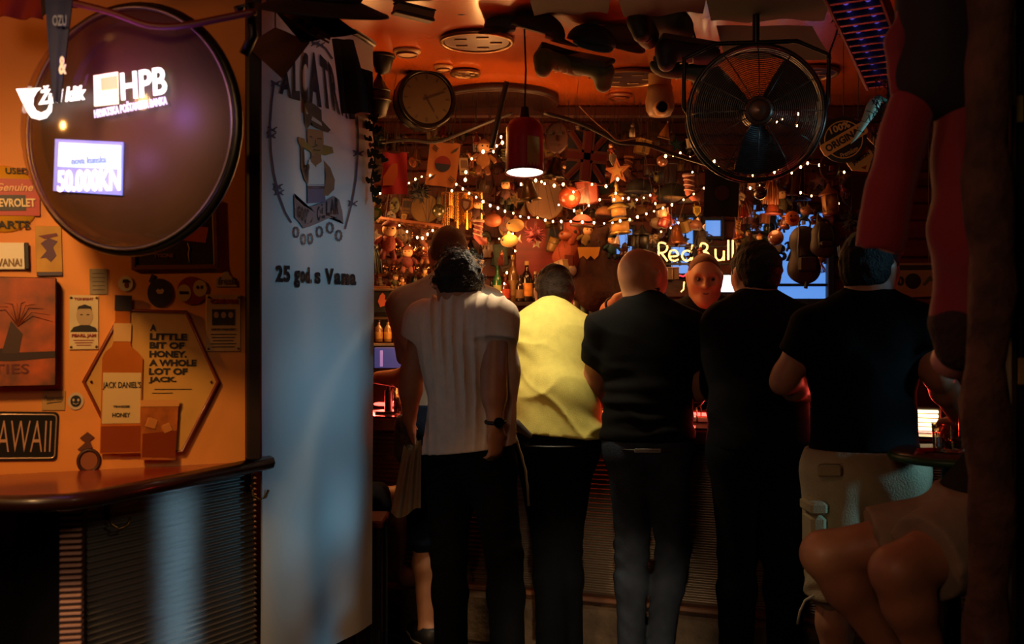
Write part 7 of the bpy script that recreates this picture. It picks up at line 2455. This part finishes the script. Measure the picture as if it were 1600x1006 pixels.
T = [
    ('plate', 853, 312, 66, 5.5, '8a5a2c', 'b88a4a', 'large round bronze plate hanging right of the red lamp'),
    ('ball', 890, 306, 40, 5.4, 'd0481c', '8a5a2c', 'bright orange paper ball right of the bronze plate'),
    ('box', 917, 303, 42, 5.5, 'c03a1c', '8a2a14', 'orange-red lantern box right of the orange ball'),
    ('cap', 910, 346, 38, 5.35, 'b83a2a', 'd8a070', 'red and cream striped cap below the orange ball'),
    ('pagoda', 966, 324, 84, 5.45, 'e0922c', 'd8b04c', 'tall golden pagoda lantern left of the black hat'),
    ('cap', 1000, 292, 44, 5.5, '140e0c', '241812', 'black hat hanging right of the golden pagoda'),
    ('cap', 1052, 302, 54, 5.5, '2c3414', '6a4a20', 'dark green and brown cap above the neon sign'),
    ('doll', 607, 376, 62, 5.15, 'c03418', '9a1c14', 'large red plush figure with moustache near the banner'),
    ('doll', 637, 406, 44, 5.4, '8a1a18', 'b04a2a', 'small dark red doll below the string of glasses'),
    ('doll', 664, 396, 34, 5.45, 'a83a1c', 'c87a44', 'small orange-red doll beside the two heads'),
    ('ring', 588, 330, 34, 4.9, '3f8a34', 'a8b87a', 'bright green tag ornament at the banner edge'),
    ('pompom', 655, 300, 42, 5.3, '120c10', '2a1a18', 'black pompom between the red flag and disc flag'),
    ('plate', 664, 326, 46, 5.6, 'c8923c', 'd8b060', 'gold half-hidden plate under the black pompom'),
    ('card', 636, 322, 24, 5.6, 'a86a2a', '3a1a10', 'tan label card left of the gold plate'),
    ('ring', 728, 316, 34, 5.2, '8a3a20', 'c89a7a', 'shield-shaped key ring below the disc flag'),
    ('doll', 755, 246, 56, 5.2, 'd8822c', 'a8541c', 'gold statuette standing among lights left of the red lamp'),
    ('boot', 751, 362, 42, 5.3, 'b03020', 'd8b090', 'red and white striped stocking above the curly hair'),
    ('fish', 770, 344, 36, 5.4, 'c8602a', '8a2a18', 'orange clown fish left of the glowing fish lamps'),
    ('fish', 805, 352, 34, 5.3, 'e8a030', 'c8702a', 'upper glowing yellow fish lamp below the light string', dict(glow=.35)),
    ('fish', 796, 376, 34, 5.35, 'e8a83a', 'b8602a', 'lower glowing yellow fish lamp above the bottles', dict(glow=.35)),
    ('pompom', 836, 366, 36, 5.3, 'c83a4a', '6a1a20', 'pink-red pompom right of the glowing fish lamps'),
    ('card', 782, 398, 34, 5.75, '2a4a2c', '4a6a44', 'dark green plaque above the liquor bottles'),
    ('star', 838, 380, 18, 5.4, 'd8c0a0', 'a88a6a', 'small silver star under the pink-red pompom'),
    ('card', 869, 372, 44, 5.8, '8a5a2c', '2a3448', 'tall picture card on the wall above the yellow shirt'),
    ('mug', 880, 350, 26, 5.6, '5a2a14', 'a8702c', 'brown mug hanging between the pompom and striped cap'),
    ('doll', 917, 372, 44, 5.5, 'd0a03a', '2a1810', 'yellow and black toy bird above the brown plush bear'),
    ('doll', 956, 386, 40, 5.5, '1c5a62', '14383e', 'teal toy figure left of the bald head'),
    ('doll', 950, 366, 30, 5.7, 'b02a24', 'd06a4a', 'red toy figure above the teal toy'),
    ('lantern', 1003, 374, 46, 5.4, '241a12', '140e0a', 'dark framed lantern above the bald head'),
    ('fish', 1001, 330, 26, 5.6, 'd88a34', 'a8541c', 'amber toy fish right of the golden pagoda'),
    ('doll', 1043, 346, 34, 5.6, 'a84a20', '7a2a14', 'brown-red toy above the first neon letter'),
    ('bell', 1057, 366, 44, 5.5, 'b05a20', '8a3a14', 'copper bell above the second neon letter'),
    ('boot', 1081, 292, 46, 5.3, 'b84a3a', 'd8a8a0', 'pink and red striped boot left of the black flag'),
    ('ring', 1089, 326, 26, 5.4, 'e0c040', '8a6a1c', 'yellow ring ornament left of the black flag hem'),
    ('cap', 945, 331, 30, 5.55, 'c0702c', '8a3a1c', 'orange beanie right of the striped cap'),
    ('ball', 1188, 300, 24, 5.0, '3a1210', '8a5a3a', 'dark red ball hanging below the fan'),
    ('tassel', 1205, 292, 54, 5.3, 'd86a24', 'a83a14', 'orange glittering tassel below the fan'),
    ('cone', 1208, 318, 36, 5.35, 'd0481c', 'a83014', 'orange cone hat under the glittering tassel'),
    ('doll', 1222, 316, 46, 5.45, '8a7a4a', '5a1a14', 'khaki stuffed toy left of the smiling ball'),
    ('lantern', 1297, 312, 52, 5.2, 'e08a2c', 'a8581c', 'orange lantern house lit by small bulbs at right'),
    ('mask', 1296, 262, 44, 4.9, '5a1a12', 'a8502c', 'dark red glossy mask under the round badge sign'),
    ('horse', 1266, 330, 44, 5.5, '5a2a18', '3a1a10', 'brown toy horse above the dark backpack'),
    ('bell', 1245, 288, 60, 5.6, '5a140e', '3a0c0a', 'large dark red bell behind the khaki toy'),
    ('bow', 1285, 345, 36, 5.5, 'a84a1c', '7a2a14', 'orange ribbon bow above the round dark bag'),
    ('pompom', 1180, 350, 28, 5.6, '6a2a18', '3a1410', 'brown pompom in front of the small blue pane'),
    ('doll', 1186, 378, 26, 5.5, '2a1410', 'a83a24', 'black toy with a red mark above the broad person'),
    ('tassel', 1160, 320, 60, 5.5, '8a3a1c', '5a1a10', 'long copper tassel right of the black flag'),
    ('star', 965, 268, 44, 5.4, 'd8702c', 'e8a040', 'flame-orange star ornament above the golden pagoda'),
    ('card', 913, 206, 26, 5.9, '8a4a22', '3a1a10', 'small square card pinned on the planks by the union flag'),
    ('card', 983, 182, 44, 5.9, '4a1c10', '2a100a', 'tall dark card on the planks below the ceiling badge'),
    ('card', 1022, 203, 34, 5.9, '8a4a22', '5a2a14', 'square card on the planks under the camera'),
    ('mask', 870, 215, 54, 5.5, '5a1c12', '3a100a', 'dark carved mask right of the red lamp'),
    ('bell', 868, 262, 46, 5.3, '2a1a10', '8a5a2c', 'dark bell right of the lamp mouth'),
    ('bell', 826, 296, 48, 5.2, '6a4a24', '3a2412', 'brown glass chime below the lamp mouth'),
    ('doll', 790, 300, 40, 5.4, '6a2a1c', '3a3a20', 'dull brown toy left of the lamp mouth'),
    ('doll', 745, 330, 36, 5.4, '5a2018', '8a4a2a', 'dark maroon doll left of the orange clown fish'),
    ('mug', 692, 312, 30, 5.6, 'a8702c', '5a2a14', 'amber mug under the disc flag'),
    ('bow', 935, 270, 44, 5.6, 'a83a1c', 'd86a2c', 'red-orange bow right of the union flag'),
    ('boot', 985, 262, 40, 5.6, '7a2014', 'b8602c', 'dark red boot right of the flame star'),
    ('mug', 1015, 262, 34, 5.6, '4a1c10', '8a3a1c', 'dark brown mug below the square card'),
    ('box', 1040, 272, 40, 5.7, '5a2010', '8a4a22', 'dark gift box under the ceiling camera'),
    ('horse', 1300, 380, 44, 5.7, '3a2014', '241208', 'dark toy horse right of the hanging bags'),
    ('tassel', 585, 400, 54, 5.3, '3a4a3a', '1c241c', 'grey-green glittering tassel behind the banner edge'),
    ('mask', 590, 262, 40, 5.6, '4a2a14', '2a140c', 'brown mask half behind the banner edge'),
    ('star', 690, 366, 28, 5.5, 'c89a5a', 'e0c080', 'pale gold star left of the two heads'),
    ('pompom', 1330, 345, 40, 5.4, '2a1c10', '180e08', 'dark brown pompom left of the red stuffed leg'),
    ('plate', 1340, 300, 56, 5.5, '3a2412', '5a3a1c', 'dark brown plate behind the pentagon sign'),
    ('card', 1335, 400, 60, 5.8, '241810', '3a2a1a', 'large dark framed card behind the cargo-shorts person'),
]
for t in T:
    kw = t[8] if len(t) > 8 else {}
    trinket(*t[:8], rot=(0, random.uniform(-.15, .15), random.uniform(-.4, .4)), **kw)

# smiling round cushion
Y = 5.1
c = P(1238, 341, Y)
e = thing('smiling_ball', 'orange round winking face cushion above the dark backpack', 'cushion', c)
r = S(11.5, Y)
MB().ball((0, 0, 0), (r, r * .5, r), 18, 12).build('cushion', mat('d8742a', .6), e)
MB().prism([(-r * .5, -r * .1), (r * .5, -r * .1), (r * .35, -r * .5), (0, -r * .62), (-r * .35, -r * .5)], -r * .52, -r * .40).build('mouth', mat('7a1c10', .6), e)
MB().prism(ellipse(r * .13, r * .17, 10, -r * .3, r * .28), -r * .52, -r * .42).build('eye', ink, e)
MB().tube([(r * .15, -r * .5, r * .25), (r * .32, -r * .49, r * .34), (r * .5, -r * .44, r * .25)], r * .05, 5).build('winking_eye', ink, e)
hang(e, r, CEIL - c.z)


def backpack(label, px0, py0, px1, py1, Y, h, roundness=.4):
    c = P((px0 + px1) / 2, (py0 + py1) / 2, Y)
    w, hh_ = S(px1 - px0, Y), S(py1 - py0, Y)
    e = thing('hanging_bag', label, 'bag', c)
    pp = [pr((-w * .18, 0, hh_ * .22), (w * .18, 0, hh_ * .22), w * .30), pr((-w * .16, 0, -hh_ * .28), (w * .16, 0, -hh_ * .28), w * .34), pr((0, 0, hh_ * .25), (0, 0, -hh_ * .3), w * .40, w * .44, (0, 1, 0), .6)]
    sdf_obj('body', pp, mat(h, .7, noise=(10, .3)), e, .010, lambda D, X, Y_, Z: D + .003 * np.sin(X * 60) * np.sin(Z * 20))
    MB().bbox((0, -w * .36, -hh_ * .2), (w * .6, .03, hh_ * .28), .012).build('pocket', mat(h, .75), e)
    for sx in (-1, 1):
        MB().tube([(sx * w * .22, -w * .2, hh_ * .42), (sx * w * .3, -w * .34, hh_ * .1), (sx * w * .26, -w * .3, -hh_ * .35)], .012, 6, flat=.4).build('strap', mat('0e0a0a', .7), e)
    MB().tube([(0, -.02, -hh_ * .45), (.004, -.02, -hh_ * .56), (0, -.02, -hh_ * .62)], .010, 6).build('loose_strap', mat('0e0a0a', .7), e)
    MB().torus((0, 0, hh_ * .5), (0, 1, 0), .03, .006, 16, 5).build('loop', mat('0e0a0a', .7), e)
    hang(e, hh_ * .5, CEIL - c.z)


backpack('dark brown backpack hanging in front of the bright window', 1232, 350, 1282, 440, 5.3, '241a18')
backpack('dark round bag hanging right of the backpack against the window', 1268, 352, 1306, 394, 5.2, '1c1010')

# big plush animals on the wall: orange crocodile shape and brown bear
Y = 5.55
o_ = P(888, 395, Y)
e = thing('orange_plush', 'tall orange stuffed toy hanging above the yellow-shirted head', 'toy', o_)
L_ = lambda x, y, d=0: P(x, y, Y + d) - o_
oc = mat('86381a', .8, bump=(50, .3))
sdf_obj('body', [pr(L_(890, 400), L_(886, 425), .075, .06), pr(L_(892, 372), L_(890, 400), .05, .07), pr(L_(878, 392), L_(870, 402), .03, .025), pr(L_(902, 392), L_(908, 402), .03, .025)], oc, e, .009)
sdf_obj('head', [pr(L_(893, 366), L_(890, 352), .048, .034), pr(L_(893, 372, -.04), L_(893, 378, -.06), .025, .02)], oc, e, .008)
for dx in (-6, 6):
    MB().ball(tuple(L_(893 + dx, 362, -.05)), .010, 8, 6).build('eye', ink, e)
MB().bbox(tuple(L_(889, 408, -.075)), (.05, .01, .07), .008).build('dark_patch', mat('5a1c10', .8), e)
hang(e, S(42, Y), CEIL - o_.z)
o_ = P(930, 425, Y)
e = thing('brown_bear', 'large brown plush bear hanging left of the bald head', 'toy', o_)
L_ = lambda x, y, d=0: P(x, y, Y + d) - o_
br = mat('3a1c0e', .9, noise=(20, .3), bump=(40, .5))
sdf_obj('body', [pr(L_(928, 410), L_(932, 455), .10, .115), pr(L_(905, 425), L_(895, 455), .05, .045), pr(L_(955, 425), L_(962, 455), .05, .045)], br, e, .010)
sdf_obj('head', [pr(L_(928, 382), L_(928, 376), .075, .07), pr(L_(928, 388, -.06), L_(928, 390, -.08), .035, .03), pr(L_(912, 362), L_(910, 358), .026, .022), pr(L_(945, 362), L_(947, 358), .026, .022)], br, e, .009)
for dx in (-8, 8):
    MB().ball(tuple(L_(928 + dx, 378, -.07)), .010, 8, 6).build('eye', ink, e)
MB().prism([(-.06, .03), (-.05, -.03), (-.03, -.015), (-.01, -.035), (.01, -.015), (.03, -.035), (.05, -.015), (.06, .03)], -.012, .0).build('yellow_collar', mat('c89030', .7), e).location = L_(920, 395, -.10)
hang(e, S(70, Y), CEIL - o_.z)
# gold tinsel curtain
e = thing('gold_tinsel', 'gold tinsel curtain of long strips above the two heads at left', 'tinsel', P(720, 300, 5.5))
for k in range(26):
    x = S(-30 + 62 * k / 25, 5.5)
    l = S(random.uniform(40, 62), 5.5)
    d_ = random.uniform(0, .06)
    a = random.uniform(-.8, .8)
    o = MB().add([(-.006, 0, 0), (.006, 0, 0), (.007, .003, -l * .5), (.006, 0, -l), (-.006, 0, -l), (-.005, .003, -l * .5)], [(0, 5, 2, 1), (5, 4, 3, 2)], False).build('strip', mat(random.choice(('d89a3a', 'b8742a', 'e0b050')), .25, metal=.85), e)
    o.location = (x, d_, 0)
    o.rotation_euler = (0, 0, a)
MB().cyl((S(-32, 5.5), .03, .004), (S(34, 5.5), .03, .004), .005, n=6).build('rod', mat('6a3a1c', .5), e)
hang(e, 0, .7, None, .002, S(-20, 5.5), .03)
hang(e, 0, .7, None, .002, S(24, 5.5), .03)

# small mixed trinkets filling the wall: each a different kind-and-colour pair
COL = [('amber', 'c87a24', '8a4a18'), ('scarlet', 'a82018', 'd86a3a'), ('gold', 'd8a040', '8a6a2a'), ('rust', '8a3a1a', '5a2412'), ('cream', 'd0a878', '8a5a34'), ('maroon', '5a1412', '8a3a2a'), ('orange', 'd05a1c', 'a83a14'), ('copper', 'a85a30', 'd08a54'), ('olive', '5a5220', '8a7a34'), ('teal', '1e4a4c', '3a7a74'), ('white', 'd8c0a8', 'a88a78'), ('black', '17110f', '5a3a28')]
kinds = ['bell', 'ball', 'ring', 'star', 'doll', 'mug', 'tassel', 'bow', 'boot', 'mask', 'cone', 'horse', 'box', 'card', 'lantern', 'fish']
word = dict(bell='bell', ball='glass bauble', ring='shield key ring', star='star ornament', doll='stuffed doll', mug='hanging mug', tassel='tassel', bow='ribbon bow', boot='stocking ornament', mask='face mask', cone='cone hat', horse='toy horse', box='gift box', card='picture card', lantern='lantern ornament', fish='toy fish')
zones = [(585, 700, 310, 345, 'over the glass rack'), (585, 665, 360, 445, 'near the red plush figure by the banner'), (735, 830, 255, 335, 'just left of the red lamp'), (735, 790, 335, 420, 'above the curly hair'),
         (840, 960, 240, 300, 'around the union flag'), (840, 960, 315, 365, 'around the striped cap'), (855, 990, 365, 445, 'around the brown plush bear'), (970, 1060, 250, 345, 'right of the golden pagoda'),
         (1010, 1100, 330, 375, 'above the neon lettering'), (1150, 1240, 270, 345, 'below the drum fan'), (1150, 1215, 345, 390, 'above the broad person'), (1240, 1330, 270, 345, 'around the orange lantern house'), (700, 800, 210, 260, 'around the gold statuette'), (1140, 1230, 262, 300, 'close under the drum fan'), (975, 1095, 375, 430, 'behind the neon lettering')]
rg = random.Random(21)
PLACED = [(P(t[1], t[2], t[4]), S(t[3], t[4])) for t in T]
up_zones = [(590, 700, 205, 255, 'high on the planks left of the gold statuette'), (850, 965, 200, 245, 'high on the planks right of the red lamp'), (968, 1095, 200, 262, 'high on the planks under the ceiling camera'), (1140, 1300, 345, 420, 'low behind the hanging bags'), (590, 700, 385, 445, 'behind the stemmed glasses')]
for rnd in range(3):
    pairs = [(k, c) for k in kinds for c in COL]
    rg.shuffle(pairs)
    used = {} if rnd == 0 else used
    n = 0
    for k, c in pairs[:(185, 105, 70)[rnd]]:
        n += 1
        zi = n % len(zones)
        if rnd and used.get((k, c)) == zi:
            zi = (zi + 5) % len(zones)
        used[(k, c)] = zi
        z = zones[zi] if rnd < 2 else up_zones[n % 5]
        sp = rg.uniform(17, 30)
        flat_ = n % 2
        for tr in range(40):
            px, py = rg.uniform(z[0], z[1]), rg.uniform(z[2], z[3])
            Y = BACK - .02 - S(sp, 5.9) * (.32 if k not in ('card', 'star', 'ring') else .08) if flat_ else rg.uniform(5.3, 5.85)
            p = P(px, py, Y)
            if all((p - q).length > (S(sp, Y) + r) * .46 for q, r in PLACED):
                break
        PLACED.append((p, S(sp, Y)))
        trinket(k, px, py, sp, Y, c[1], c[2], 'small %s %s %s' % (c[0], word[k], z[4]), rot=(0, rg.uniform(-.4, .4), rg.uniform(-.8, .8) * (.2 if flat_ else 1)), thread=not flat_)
